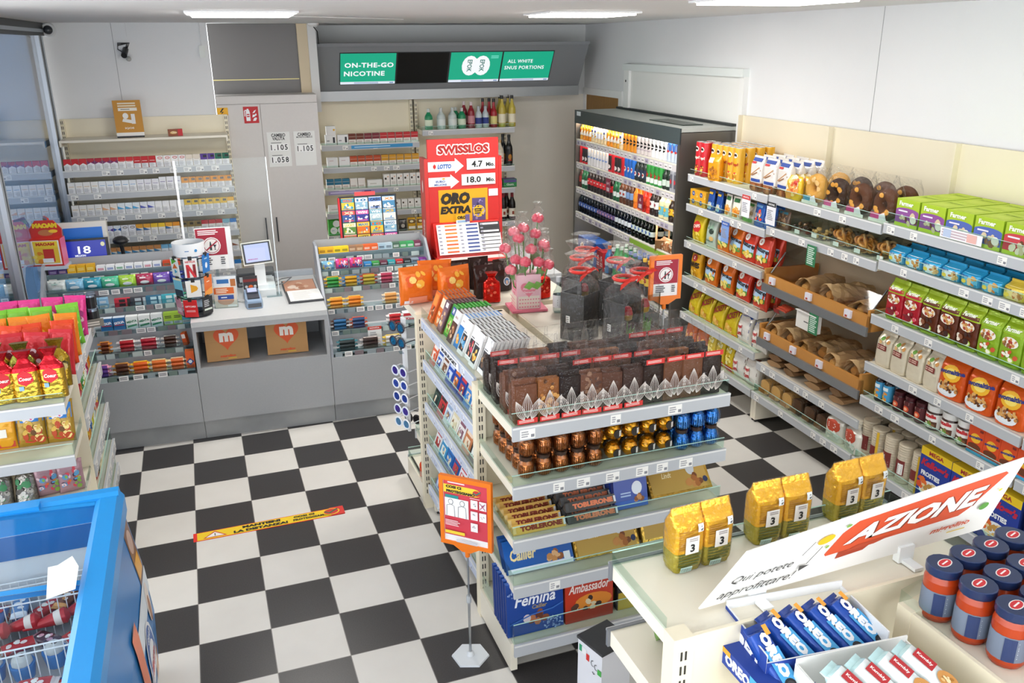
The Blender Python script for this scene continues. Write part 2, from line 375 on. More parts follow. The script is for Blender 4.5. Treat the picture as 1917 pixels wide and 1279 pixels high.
t = obj('motion_sensor', G().box(-.022, .022, -.03, 0, -.05, .05, M('#dfe2dc', 'plastic')), None, (.635, 2.45, 2.555)); tag(t, 'small white box sensor at the right edge of white wall', 'sensor')
obj('cable', G().tube([(0, -.006, .05), (0, -.006, .232)], .004, M('#e4e4e4'), 5), t, (0, 0, 0))
t = obj('security_camera', G().lathe([(.03, -.03), (.05, -.012), (.05, 0)], M('#e6e6e4', 'plastic'), 14), None, (1.62, 2.74, CEILZ)); tag(t, 'small white ceiling mount with black cable beside beige post', 'security camera')
obj('cable', G().tube([(0, 0, -.03), (.03, .0, -.07), (.04, .05, -.18)], .005, M('#222'), 5), t, (0, 0, 0))

# ================================================================== menu screens above the back shelf
g = G(); HOUS = M('#85878a', 'steel'); HD = M('#6a6c70', 'steel')
pr = [(2.87, 2.615), (2.88, 2.585), (2.9, 2.595), (3.18, 2.165), (3.19, 2.12), (3.26, 2.1), (3.49, 2.1), (3.49, 2.62)]
R0 = [(1.645, y, z) for y, z in pr]; R1 = [(4.42, y, z) for y, z in pr]; n = len(pr)
g.add(R0+R1, [(k, (k+1) % n, n+(k+1) % n, n+k) for k in range(n)]+[tuple(range(n))[::-1], tuple(range(n, 2*n))], M('#8b8d90', 'plastic'))
g.box(1.645, 4.42, 3.165, 3.19, 2.07, 2.165, M('#a3a5a6', 'steel'))
HS = tag(obj('screen_housing', g, None, (0, 0, 0)), 'long grey metal housing for four menu screens under ceiling', 'screen housing')
ky = (3.18-2.9); kz = (2.165-2.595); kl = sqrt(ky*ky+kz*kz)
def sc_S(x0): return planeS((x0, 2.9, 2.595), (1, 0, 0), (0, -ky/kl, -kz/kl))
def menu_screen(x0, x1, items, lab, bg):
    w_ = x1-x0; g = G(); S = planeS(Vector((x0, 2.9+ky*.17, 2.595+kz*.17)), (1, 0, 0), (0, ky/kl, kz/kl))
    SS = lambda x, y, off: tuple(Vector((x0, 2.9, 2.595))+Vector((x, 0, 0))+Vector((0, ky, kz))/kl*(.085+.345-y)+Vector((0, kz, -ky))/kl*off)
    g.add([SS(-.008, -.008, -.004), SS(w_+.008, -.008, -.004), SS(w_+.008, .353, -.004), SS(-.008, .353, -.004), SS(-.008, -.008, .004), SS(w_+.008, -.008, .004), SS(w_+.008, .353, .004), SS(-.008, .353, .004)],
          [(4, 5, 6, 7), (0, 1, 5, 4), (1, 2, 6, 5), (2, 3, 7, 6), (3, 0, 4, 7)], M('#3a3c3f', 'plastic'))
    t = tag(obj('menu_screen', g, None, (0, 0, 0)), lab, 'screen', 'menu screens in the grey housing')
    d = G(); d.art([('r', 0, 0, w_, .345, bg)], SS, .005, 1, 'glow' if bg != '#0d0d0e' else 'gloss'); d.art(items, SS, .006, 1, 'glow'); obj('display', d, t, (0, 0, 0))
GRN = '#1fa884'; WT = '#f4f7fa'
strip = lambda w_: [('r', 0, 0, w_, .028, '#dfe6f2'), ('l', w_*.25, w_*.7, .004, .024, 2, '#7d93b8'), ('r', w_*.9, .006, w_*.97, .02, '#7d93b8')]
menu_screen(1.872, 2.414, [('t', 'ON-THE-GO', .28, .215, .48, .055, WT, {'bold': .03, 'space': 1.1}), ('t', 'NICOTINE', .235, .12, .40, .055, WT, {'bold': .03, 'space': 1.1})]+strip(.542), 'lit green screen reading ON-THE-GO NICOTINE, leftmost of four', GRN)
menu_screen(2.43, 2.945, [], 'switched-off black screen, second of the four menu screens', '#0d0d0e')
menu_screen(2.964, 3.498, [('e', .21, .19, .085, .115, WT), ('e', .335, .19, .085, .115, WT), ('t', 'EPOK', .205, .19, .14, .05, '#1f6d63', {'rot': -pi/2, 'bold': .02}), ('t', 'EPOK', .335, .19, .14, .05, '#1f6d63', {'rot': -pi/2, 'bold': .02}), ('l', .42, .5, .27, .31, 2, '#74d8c2')]+strip(.534), 'lit green screen with two white round tins, third of four', GRN)
menu_screen(3.514, 4.05, [('t', 'ALL WHITE', .19, .235, .27, .04, WT, {'bold': .02, 'space': 1.1}), ('t', 'SNUS PORTIONS', .245, .16, .43, .042, WT, {'bold': .02, 'space': 1.1})]+strip(.536), 'lit green screen reading ALL WHITE SNUS PORTIONS, rightmost of four', GRN)

# ================================================================== lockers with signs
g = G(); g.box(.70, 1.57, 2.46, 2.83, 0, 2.18, LOCK); L_ = tag(obj('locker', g, None, (0, 0, 0)), 'tall pale grey locker cupboard with two doors behind the till', 'locker')
obj('top_panel', G().box(.702, 1.568, 2.446, 2.459, 2.112, 2.178, LOCK), L_, (0, 0, 0))
for x0, x1, hx in ((.702, 1.064, 1.015), (1.068, 1.568, 1.112)):
    d = G().box(x0, x1, 2.441, 2.459, .05, 2.108, LOCK); h = G().box(hx-.006, hx+.006, 2.415, 2.427, .86, 1.09, M('#4b4d50', 'steel')); h.box(hx-.004, hx+.004, 2.427, 2.441, .88, .89, M('#4b4d50', 'steel')).box(hx-.004, hx+.004, 2.427, 2.441, 1.06, 1.07, M('#4b4d50', 'steel'))
    dd = obj('door', d, L_, (0, 0, 0)); obj('handle', h, dd, (0, 0, 0))
SY = 2.4395
g = G().box(.92, 1.047, SY-.003, SY, 1.945, 2.088, M('#c2272d')); S = frontS(SY-.003, 1.945, .92)
g.art([('r', .02, .02, .055, .095, WT), ('e', .037, .1, .016, .02, WT), ('r', .03, .11, .045, .125, WT), ('r', .012, .108, .032, .116, WT), ('r', .006, .06, .014, .11, WT), ('l', .026, .05, .05, .085, 2, '#c2272d'),
       ('p', [(.075, .02), (.1, .02), (.112, .045), (.1, .05), (.085, .042)], WT), ('p', [(.072, .05), (.09, .055), (.112, .07), (.108, .085), (.09, .072), (.078, .075)], WT), ('p', [(.075, .085), (.095, .09), (.11, .115), (.092, .108)], WT)], S, .001, 1)
tag(obj('fire_sign', g, None, (0, 0, 0)), 'red square fire extinguisher sign on grey locker door', 'sign')
def cambio(x0, x1, z0, z1, l1, l2, nums, lab):
    w_, h_ = x1-x0, z1-z0; g = G().box(x0, x1, SY-.003, SY, z0, z1, M('#e6e6e2')); S = frontS(SY-.003, z0, x0); it = [('t', l1, w_/2, h_*.91, w_*.62, .03, '#2a2a2c', {'bold': .03})]
    if len(l2) < 8: it.append(('t', l2, w_/2, h_*.81, w_*.55, .03, '#2a2a2c', {'bold': .03}))
    else: it.append(('t', l2, w_/2, h_*.83, w_*.75, .016, '#4a4a4c'))
    for q, s in nums: it += [('r', w_*.1, h_*(q-.1), w_*.9, h_*(q+.1), '#f6f6f4'), ('l', w_*.15, w_*.85, h_*(q+.11), h_*(q+.15), 1, '#8a8a88'), ('t', s, w_/2, h_*q, w_*.74, .05, '#1d1d1f', {'bold': .02, 'space': 1.25})]
    g.art(it, S, .001, 1); tag(obj('price_board', g, None, (0, 0, 0)), lab, 'sign')
cambio(1.10, 1.30, 1.55, 1.86, 'CAMBIO', 'VALUTA', [(.56, '1.105'), (.2, '1.058')], 'white CAMBIO VALUTA board reading 1.105 and 1.058 on locker')
cambio(1.335, 1.525, 1.55, 1.86, 'CAMBIO', 'MONETE E MERCE', [(.5, '1.105')], 'white CAMBIO board with one number 1.105 on locker')
g = G().box(.70, .79, SY-.003, SY, 2.02, 2.085, M('#f0b323')); g.art([('p', [(.03, .005), (.055, .03), (.035, .03), (.06, .06), (.045, .06), (.02, .025), (.04, .027)], '#15161a')], frontS(SY-.003, 2.02, .70), .001, 1)
tag(obj('warning_sign', g, None, (0, 0, 0)), 'small yellow electric warning sign at top left of locker', 'sign')
# ================================================================== shelving
CREAM = plaster('cream_steel', '#e6dcc2', '#ece3cb', 3, .45, .02); OFFW = plaster('offwhite_steel', '#e7dfcc', '#ece5d4', 3, .4, .02); RAIL = M('#bdc0c4', 'plastic'); WHS = M('#e4e4e2', 'plastic'); GUARD = M('#f2faf7', 'clear')
TAGW = M('#f7f5f0'); TAGB = M('#8d8d90'); SLOT = M('#2d2a26')
def tags(g, x0, x1, y, z0, z1, step, seed, prob=.6, cols=None):
    rg = random.Random(seed); x = x0+rg.uniform(.01, .05)
    while x < x1-.06:
        w_ = rg.uniform(.045, .065)
        if rg.random() < prob:
            g.add([(x, y, z0), (x+w_, y, z0), (x+w_, y, z1), (x, y, z1)], [(0, 1, 2, 3)], M(rg.choice(cols), 'paper') if cols else TAGW)
            g.art([('l', .006, w_-.02, .006, z1-z0-.006, 3, '#a9a8ac'), ('r', w_-.018, .006, w_-.004, (z1-z0)*.45, '#8a8a90')], frontS(y, z0, x), .0005, 1)
        x += max(step*rg.uniform(.7, 1.4), w_+.008)
def slots(g, x, y, z0, z1, face=-1):
    z = z0
    while z < z1-.03:
        g.box(x-.0025, x+.0025, y+face*.0012, y, z, z+.025, SLOT); z += .042
def bay(x, y, rz, w, top, shelves, lab, mat=CREAM, back=True, ups=(1, 1), base=None, railcol=RAIL, backz=0.0, cat='shelf unit', group=None, railh=.052, tagp=.5, tagcols=None, slope=0.0, seed=1, panels=1, upt=.03, slot=True, bs=False):
    """one shelving bay; local x along the shelf (left to right as seen), back panel at y=0, shelves come forward to y=-depth"""
    t = tag(obj('shelf_unit', None, None, (x, y, 0), rz), lab, cat, group)
    if back:
        g = G()
        ph = (top-backz)/panels
        for k in range(panels): g.box(.002, w-.002, -.012, -.002, backz+k*ph+.001, backz+(k+1)*ph-.001, mat)
        obj('back_panel', g, t, (0, 0, 0))
    for s, on in enumerate(ups):
        if on:
            g = G().box(-upt/2, upt/2, -.05, 0, 0, top, mat); (slots(g, -.006, -.05, .1, top), slots(g, .006, -.05, .1, top)) if slot else 0; (slots(g, -.006, 0, .1, top, 1), slots(g, .006, 0, .1, top, 1)) if bs else 0; obj('upright', g, t, ((upt/2, w-upt/2)[s], 0, 0))
    for k, sh in enumerate(shelves):
        z, dp = sh[0], sh[1]; gh = sh[2] if len(sh) > 2 else 0; rl = sh[3] if len(sh) > 3 else True
        g = G().box(.016, w-.016, -dp, -.013, z-.018, z, OFFW); g.box(.016, .03, -dp, -.052, z-.05, z-.018, OFFW); g.box(w-.03, w-.016, -dp, -.052, z-.05, z-.018, OFFW)
        so = obj('shelf', g, t, (0, 0, 0))
        if rl:
            r = G(); r.box(.008, w-.008, -dp-.012, -dp, z-railh, z+.004, railcol); r.box(.008, w-.008, -dp-.0135, -dp-.012, z-.004, z+.004, WHS)
            tags(r, .02, w-.02, -dp-.0128, z-railh+.006, z-.008, .13, seed*17+k, tagp, tagcols); obj('price_rail', r, so, (0, 0, 0))
        if gh:
            r = G().box(.01, w-.01, -dp+.004, -dp+.007, z, z+gh, GUARD); r.box(.01, w-.01, -dp+.0035, -dp+.0075, z+gh-.002, z+gh, M('#bfe3d8', 'plastic')); r.box(.01, .013, -dp+.007, -.06, z, z+gh*.8, GUARD); r.box(w-.013, w-.01, -dp+.007, -.06, z, z+gh*.8, GUARD)
            obj('guard', r, so, (0, 0, 0))
    if base:
        h_, d_ = base
        for xx in (.016, w-.016):
            g = G().box(xx-.015, xx+.015, -d_, -.05, .02, h_, OFFW).box(xx-.008, xx+.008, -d_+.01, -d_+.03, 0, .02, M('#222')); obj('foot', g, t, (0, 0, 0))
    return t
# right-hand wall shelving: three and a bit bays
frame(BF)
RX = 4.60; RD = .45
RZ = -pi/2
bay(RX, .19, RZ, 1.09, 2.06, [(1.63, RD, .04), (1.40, RD, .04), (1.11, RD, .03), (.82, RD, .03), (.52, RD, .03), (.24, RD, .05)], 'crisps and snacks shelf unit beside the fridge on right wall', base=(.2, RD-.02), seed=3, panels=2, upt=.006, slot=False)
bay(RX, -.90, RZ, 1.08, 2.06, [(1.64, RD, .05), (1.43, RD, .05), (.46, RD-.02, 0), (.24, RD, .06)], 'middle wall shelf unit with cakes and wooden bread bins', base=(.2, RD-.02), seed=4, panels=2, upt=.006, slot=False)
bay(RX, -1.98, RZ, 1.08, 2.06, [(1.655, RD, .06), (1.45, RD, .05), (1.135, RD, .03), (.85, RD, .0), (.64, RD, .03), (.24, RD, .05)], 'wall shelf unit with muesli and spreads on right side', base=(.2, RD-.02), seed=5, panels=2, upt=.006, slot=False)
bay(RX, -3.06, RZ, 1.08, 2.06, [(1.655, RD, .06), (1.45, RD), (1.135, RD), (.85, RD), (.64, RD), (.24, RD, .05)], 'wall shelf unit cut by the right edge of the view', base=(.2, RD-.02), seed=6, panels=2, upt=.006, slot=False)
# cigarette shelf on the left wall behind the till
bay(-.56, 2.44, 0, 1.34, 2.03, [(1.88, .33, 0, False), (1.635, .33), (1.445, .33), (1.255, .33), (1.065, .33), (.875, .33), (.69, .33)], 'cream wall shelf of cigarette packs behind the till, left', seed=7, tagp=.8)
# back shelves (heated tobacco, bottles)
bay(1.62, 3.36, 0, 1.0, 2.06, [(1.66, .36, .02), (1.44, .36, .02), (1.22, .36, .02), (.98, .36, .02), (.75, .36, .02), (.5, .36)], 'cream back shelf unit of tobacco cartons between locker and bottles', seed=8, tagp=.4)
bay(2.64, 3.36, 0, 1.0, 2.06, [(1.77, .36, .04), (1.37, .36, .02), (1.14, .36, .02), (.78, .36, .02), (.5, .36)], 'cream back shelf unit holding spirits and wine bottles', seed=9, tagp=.4)
# ------------------------------------------------------------------ fridge
t = tag(obj('drinks_fridge', None, None, (4.12, 1.39, 0)), 'open grey drinks fridge with dark canopy along right wall', 'fridge')
FS = M('#77746f', 'steel'); hw = 1.10
for s in (-1, 1): obj('side_panel', G().box(-.01, .48, s*hw-(.035 if s > 0 else 0), s*hw+(.035 if s < 0 else 0), 0, 1.93, FS), t, (0, 0, 0))
obj('back_panel', G().box(.44, .48, -hw+.036, hw-.036, .1, 1.9, M('#c9c7c2')), t, (0, 0, 0))
g = G(); g.box(-.01, .48, -hw, hw, 1.935, 1.965, M('#b9bdb8', 'plastic')); g.box(.0, .1, -hw+.04, hw-.04, 1.85, 1.935, M('#3a4447', 'gloss')); g.box(-.012, 0, -hw, hw, 1.84, 1.965, M('#3f4b4e', 'gloss')); g.box(-.0135, -.012, hw-.16, hw-.06, 1.915, 1.955, M('#e8ecef'))
g.box(.44, .48, -hw, hw, 1.965, 1.985, M('#35393a')); g.box(.12, .3, -.9, -.3, 1.966, 1.972, M('#8fa39c', 'clear')); obj('canopy', g, t, (0, 0, 0))
lm = bpy.data.materials.new('fridge_lamp'); lm.use_nodes = True; b = lm.node_tree.nodes['Principled BSDF']; b.inputs['Emission Color'].default_value = (1, .95, .85, 1); b.inputs['Emission Strength'].default_value = 14
obj('lamp', G().box(.02, .06, -hw+.06, hw-.06, 1.836, 1.848, lm), t, (0, 0, 0))
for k, z in enumerate((1.68, 1.45, 1.20, .945, .45)):
    obj('lamp', G().box(.014, .03, -hw+.06, hw-.06, z-.03, z-.021, lm), t, (0, 0, 0)) if z > .5 else 0  # glowing strips added under the shelves to brighten the drinks
    g = G().box(.012, .438, -hw+.037, hw-.037, z-.02, z, M('#d8d6d0')); so = obj('shelf', g, t, (0, 0, 0))
    g = G(); g.box(0, .012, -hw+.037, hw-.037, z-.055, z+.006, M('#d9d5d6', 'plastic')); g.box(-.002, 0, -hw+.037, hw-.037, z-.004, z+.006, M('#f7f3df'))
    rg = random.Random(k); y = hw-.06
    while y > -hw+.12:
        if k != 3 or y > -.25:
            g.box(-.0015, 0, y-.055, y, z-.048, z-.012, M(rg.choice(['#f6f2ee', '#f6f2ee', '#efe9ee', '#b6acc4']))); g.box(-.0022, -.0015, y-.045, y-.01, z-.036, z-.028, M('#77747c'))
        y -= rg.uniform(.07, .1)
    if k == 3: g.box(-.002, 0, -hw+.05, -.25, z-.052, z-.008, M('#8fb83a'))
    obj('price_rail', g, so, (0, 0, 0))
g = G(); g.box(0, .438, -hw+.036, hw-.036, .3, .42, M('#8c8e90', 'steel')); g.box(.02, .438, -hw+.036, hw-.036, .0, .3, M('#2c2f31', 'plastic'))
for k in range(6): g.box(.012, .02, -hw+.1, hw-.1, .06+k*.035, .075+k*.035, M('#4a4e50', 'plastic'))
obj('plinth', g, t, (0, 0, 0))

# ------------------------------------------------------------------ till counters (left ramp, desk, right ramp)
STEP = [(.53, .06), (.645, .20), (.765, .345), (.885, .49), (.985, .61), (1.065, .72)]     # shelf height, front edge y
def ramp(x0, x1, lab, sides):
    t = tag(obj('display_counter', None, None, (0, 0, 0)), lab, 'counter')
    g = G().box(x0, x1, .045, .85, .14, .50, GREYP); obj('front_panel', g, t, (0, 0, 0))
    obj('kick_board', G().box(x0, x1, .078, .85, 0, .14, GREYD), t, (0, 0, 0))
    for k, (z, y) in enumerate(STEP):
        yb = STEP[k+1][1] if k < 5 else .86; g = G().box(x0+.01, x1-.01, y, yb+.02, z-.012, z, M('#b4b6b8', 'plastic')); g.box(x0+.01, x1-.01, yb, yb+.006, z-.1 if k else z-.03, z+.115, M('#a7a9ac', 'plastic'))
        s_ = obj('step', g, t, (0, 0, 0))
        r = G().box(x0+.01, x1-.01, y-.008, y-.004, z-.03, z+.035, M('#e6f0f2', 'clear')); rg = random.Random(k+int(x0*50)); x = x0+.03
        while x < x1-.07:
            c = rg.choice(['#f4f2ee', '#f4f2ee', '#e9e6e4', '#8f9ba0', '#7a6d72', '#b9c8c4', '#6d7f78'])
            w_ = rg.uniform(.045, .065); r.box(x, x+w_, y-.0095, y-.008, z-.03, z+.004, M(c))
            if c[1] in 'fe': r.art([('l', .006, w_-.008, .006, .028, 2, '#88868a')], frontS(y-.0095, z-.03, x), .0005, 1)
            x += w_+rg.uniform(.002, .03)
        obj('price_rail', r, s_, (0, 0, 0))
    for xx in sides:
        ss = [(xx-.009, .05, .5), (xx-.009, .86, .5), (xx-.009, .86, 1.17), (xx-.009, .70, 1.17), (xx-.009, .05, .60)]; g = G()
        g.add(ss+[(xx+.009, b_, c) for a, b_, c in ss], [(0, 1, 2, 3, 4)[::-1], (5, 6, 7, 8, 9)]+[(k, (k+1) % 5, 5+(k+1) % 5, 5+k) for k in range(5)], M('#9da2aa', 'plastic')); obj('side_panel', g, t, (0, 0, 0))
    g = G().box(x0, x1, .86, .875, .14, 1.1, GREYP); obj('back_panel', g, t, (0, 0, 0))
ramp(-.55, .405, 'grey counter with stepped sweet racks left of the till', (-.541,))
ramp(1.305, 2.16, 'grey counter with stepped sweet racks right of the till', (1.314, 2.151))
t = tag(obj('till_desk', None, None, (0, 0, 0)), 'grey till desk with paper bags in its front niche', 'counter')
obj('desk_top', G().box(.407, 1.303, .04, 1.12, .825, .86, plaster('desk_laminate', '#bfc1c2', '#c9cbcb', 60, .35, .02)), t, (0, 0, 0))
g = G(); g.box(.408, 1.302, .045, 1.1, .14, .53, GREYP); g.box(.408, .432, .045, 1.1, .53, .825, GREYP); g.box(1.278, 1.302, .045, 1.1, .53, .825, GREYP); g.box(.432, 1.278, .045, .075, .79, .825, GREYP); g.box(.432, 1.278, .6, 1.1, .53, .825, M('#8b8d90'))
obj('front_panel', g, t, (0, 0, 0)); obj('kick_board', G().box(.408, 1.302, .078, 1.0, 0, .14, GREYD), t, (0, 0, 0))
obj('back_edge', G().box(.407, 1.303, 1.06, 1.12, .861, .90, M('#a9b0b8', 'plastic')), t, (0, 0, 0))
# corner counter behind the gondola where the lottery stand sits
t = tag(obj('corner_counter', G().box(2.17, 3.05, .10, 1.05, .14, .93, GREYP), None, (0, 0, 0)), 'grey counter block under the red lottery stand', 'counter'); obj('kick_board', G().box(2.17, 3.05, .13, 1.0, 0, .14, GREYD), t, (0, 0, 0)); obj('counter_top', G().box(2.165, 3.06, .08, 1.06, .931, .96, M('#c3c5c6', 'plastic')), t, (0, 0, 0))

# ------------------------------------------------------------------ centre gondola (square to the tiles)
frame(WF)
GZ = 1.20
def endcap(x, y, rz, w, top, shelves, lab, seed, base, tagp=.35, guard=.07, group=None):
    t = bay(x, y, rz, w, top, shelves, lab, mat=CREAM, base=base, seed=seed, tagp=tagp, railh=.055, upt=.045, panels=2, group=group)
    return t
endcap(1.59, -2.46, 0, 1.0, 1.20, [(1.185, .49, .06), (.925, .49, .05), (.68, .49, .06), (.46, .49, .07), (.165, .49, .10)], 'front end shelves of the middle gondola with chocolate', 21, (.16, .47))
bay(2.58, -1.43, pi, .98, 1.20, [(1.195, .44, 0), (.42, .20, .04), (.14, .44, .06)], 'far end shelf of the middle gondola facing the till', seed=22, base=(.14, .42), upt=.045, bs=True)
g = G()
# long left side with sloped book shelves, facing -x
t = bay(2.08, -1.49, RZ, .955, 1.20, [(1.20, .46, .0), (.96, .46, .06), (.705, .46, .06), (.45, .46, .06), (.19, .46, .05)], 'long left side shelves of the middle gondola with bars and books', seed=23, base=(.15, .44), railcol=M('#c3cbdd', 'plastic'), tagp=.95, tagcols=['#d9dff0', '#e6ebf5', '#c9d3ea'], upt=.04)
bay(2.12, -2.445, pi/2, .955, 1.20, [(1.20, .46, 0), (.96, .46, .05), (.705, .46, .05), (.45, .46, .05), (.19, .46, .05)], 'hidden right side shelves of the middle gondola', seed=24, base=(.15, .44), upt=.04)
# near gondola
bay(2.47, -4.34, pi, .97, 1.255, [(1.24, .355, .045), (1.02, .355, .0), (.72, .355), (.2, .36, .05)], 'near gondola end shelf with gold coffee bags', base=(.15, .34), seed=25, upt=.055, railcol=M('#6d7075', 'plastic'), tagp=0, bs=True)
bay(2.04, -4.41, RZ, 1.0, 1.2, [(1.15, .40, .05), (.82, .40, .06), (.5, .40, .05), (.18, .40, .05)], 'near gondola left shelves with biscuit boxes', base=(.15, .38), seed=26, upt=.045, tagp=.9)
bay(2.10, -5.41, pi/2, 1.0, 1.255, [(1.235, .43, .06), (.82, .43, .06), (.5, .43, .05), (.18, .43, .05)], 'near gondola right shelves with sauce jars', base=(.15, .4), seed=27, upt=.045)
# candy gondola at the left
bay(-1.10, -1.2, 0, .97, 1.02, [(1.03, .42, .05), (.76, .42, .06), (.5, .42, .04), (.2, .42)], 'end shelves of the sweet gondola with foil bags', base=(.16, .4), seed=28, ups=(0, 0), tagp=.1)
bay(-.60, -1.19, pi/2, .92, 1.02, [(1.03, .46, .05), (.76, .46, .09), (.49, .46, .09), (.24, .46, .08), (.07, .46, .05)], 'right side shelves of the sweet gondola facing the floor', seed=29, base=(.05, .44), ups=(0, 0), tagp=.9, railh=.07)
# ================================================================== goods: builders
def sg(x): return -1 if x < 0 else 1
def softbag(w, h, d, mat, n=5.0, kind='fold', art=(), bands=None, crink=.003, K=20, NV=12, seed=0, lip=None, fin='bagg', g=None, sub=4):
    """a soft bag standing on its base; returns (builder, front surface S)"""
    g = g or G(); crink = min(crink, .0045); rg = random.Random(seed); p1, p2, p3 = rg.uniform(0, 6), rg.uniform(0, 6), rg.uniform(0, 6)
    def dw(v):
        if kind == 'fold':
            t = max(0, (v-.72)/.28); t = t*t*(3-2*t); b = min(1, .88+v*1.2) if v < .1 else 1
            return w*(1-.02*t)*b, d*(1-.93*t)*b*(1+.06*sin(pi*min(v, 1)))
        if kind == 'pillow':
            e = max(0.0, 4*v*(1-v))**.5; return w*(1-.05*e), max(d*e, .003)
        if kind == 'stand':                      # pouch with a round foot and flat sealed top
            t = min(1, max(0, v/.9)); e = (1-t**1.6)**.75 if t < 1 else 0; return w*(.96+.04*v), max(d*e, .003)
        if kind == 'gather':
            t = max(0, (v-.62)/.2); t = min(1, t); t = t*t*(3-2*t); fl = max(0, (v-.84)/.16)
            return w*(1-.62*t+.35*fl), d*(1-.72*t+.6*fl)
        return w, d
    def nz(x, v): return crink*(sin(31*x/w+5*v+p1)*.5+sin(17*v+9*x/w+p2)*.6+sin(43*v-21*x/w+p3)*.35)
    def S(x, y, off):
        v = min(max(y/h, 0), 1); W_, D_ = dw(v); u = min(abs(2*x/W_), 1)
        return (x, -(D_/2)*(1-u**n)**(1/n)-off, y)
    rings = []
    for j in range(NV+1):
        v = j/NV; v = v if kind == 'pillow' else v; W_, D_ = dw(v); r = []
        for k in range(K):
            a = 2*pi*k/K; c, s_ = cos(a), sin(a); x = W_/2*sg(c)*abs(c)**(2/n); y = D_/2*sg(s_)*abs(s_)**(2/n); u = min(1, abs(2*x/W_))
            y -= sg(y)*abs(nz(x, v))*(1-u*u)*min(1, D_/d*2)
            r.append((x, y, h*v))
        rings.append(r)
    mats = None
    if bands: mats = [next(m for vv, m in bands if (j+.5)/NV <= vv) for j in range(NV)]
    g.rings(rings, mat, mats=mats)
    if art: g.art(art, S, .0012, sub, 'paper' if fin != 'foil' else 'gloss')
    return g, S
def carton(name, w, d, h, col, art=(), side=None, top=None, topart=(), sideart=(), fin='paper', parts=(), leftart=()):
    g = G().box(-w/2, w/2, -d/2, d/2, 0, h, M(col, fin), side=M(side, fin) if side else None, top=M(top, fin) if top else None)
    g.art(art, frontS(-d/2), .0006, 1); g.art(topart, planeS((0, 0, h), (1, 0, 0), (0, 1, 0)), .0006, 1)
    g.art(sideart, planeS((-w/2, 0, 0), (0, -1, 0), (0, 0, 1)), .0006, 1); g.art(leftart, planeS((w/2, 0, 0), (0, 1, 0), (0, 0, 1)), .0006, 1)
    return P(name, g, parts, w, d, h)
def bagp(name, w, h, d, col, art=(), n=5.0, kind='fold', fin='bagg', parts=(), bands=None, seed=0, crink=.003, K=20, NV=12):
    g, S = softbag(w, h, d, M(col, fin), n, kind, art, bands, crink, K, NV, seed)
    return P(name, g, parts, w, d, h)
def cylS(r): return lambda x, y, off: ((r+off)*sin(x/r), -(r+off)*cos(x/r), y)
def can(name, r, h, col, art=(), top='#c9cbce', fin='gloss', n=16, lid=True, taper=.9, bands=None):
    pr = [(r*taper, 0), (r, .006), (r, h-.01), (r*taper, h)] if bands is None else [(r*taper, 0), (r, .006)]+[(r, b*h) for b, c in bands[:-1]]+[(r, h-.01), (r*taper, h)]
    ms = None if bands is None else [M(bands[0][1], fin)]+[M(c, fin) for b, c in bands]+[M(top, 'metal')]
    g = G().lathe(pr, M(col, fin), n, mats=ms); g.art(art, cylS(r), .0008, 5)
    parts = [('lid', G().lathe([(r*taper*.98, h), (r*taper*.98, h+.002), (r*.7, h+.002), (r*.68, h-.001)], M(top, 'metal'), n))] if lid else []
    return P(name, g, parts, 2*r, 2*r, h)
def bottle(name, r, h, body, cap, label=None, fill=None, neck=.28, sh=.62, n=12, art=(), capc=None, lz=(.2, .5), caph=.03, nr=.012, waist=False):
    """body = material of the vessel; fill = drink inside"""
    prof = [(r*.85, 0), (r, .008)]
    if waist: prof += [(r, h*.16), (r*.93, h*.22), (r*.95, h*.4), (r, h*.46)]
    prof += [(r, h*sh*.96), (r*.9, h*(sh+.06)), (r*.55, h*(sh+.16)), (nr*1.1, h*(sh+.25)), (nr, h-.004)]
    g = G().lathe(prof, body, n); parts = []
    if fill: parts.append(('drink', G().lathe([(max(a-.0022, .002), max(z, .003)) for a, z in prof if z < h*.82], fill, n)))
    cg = G().lathe([(nr+.003, h-caph), (nr+.003, h-.001), (nr*.8, h)], M(cap, 'plastic'), n); parts.append(('cap', cg))
    if label:
        lg = G().lathe([(r+.0008, h*lz[0]), (r+.0008, h*lz[1])], M(label, 'paper'), n, caps=(False, False)); lg.art(art, cylS(r+.0008), .0006, 5); parts.append(('label', lg))
    return P(name, g, parts, 2*r, 2*r, h)
def jar(name, r, h, glass, lid, label, fill=None, lz=(.2, .75), art=(), n=16, lidh=.018, lidr=1.0, lidart=()):
    b = h-lidh; g = G().lathe([(r*.88, 0), (r, .01), (r, b*.84), (r*.93, b*.93), (r*.86, b)], glass, n); parts = []
    lg = G().lathe([(r*.9*lidr, b-.004), (r*.94*lidr, b), (r*.94*lidr, h-.002), (r*.9*lidr, h)], M(lid, 'gloss'), n); lg.art(lidart, planeS((0, 0, h), (1, 0, 0), (0, 1, 0)), .0005, 1); parts.append(('lid', lg))
    if label:
        l2 = G().lathe([(r+.0008, b*lz[0]), (r+.0008, b*lz[1])], M(label), n, caps=(False, False)); l2.art(art, cylS(r+.0008), .0006, 5); parts.append(('label', l2))
    if fill: parts.append(('contents', G().lathe([(r*.86, .003), (r*.97, .01), (r*.97, b*.82), (r*.8, b*.9)], fill, n)))
    return P(name, g, parts, 2*r, 2*r, h)
def flatbox(name, w, h, d, col, art=(), edge=None, fin='gloss'):
    """flat chocolate box standing on its long edge, face forward"""
    g = G().box(-w/2, w/2, -d/2, d/2, 0, h, M(edge or col, fin), front=M(col, fin)); g.art(art, frontS(-d/2), .0006, 1, 'gloss'); return P(name, g, (), w, d, h)
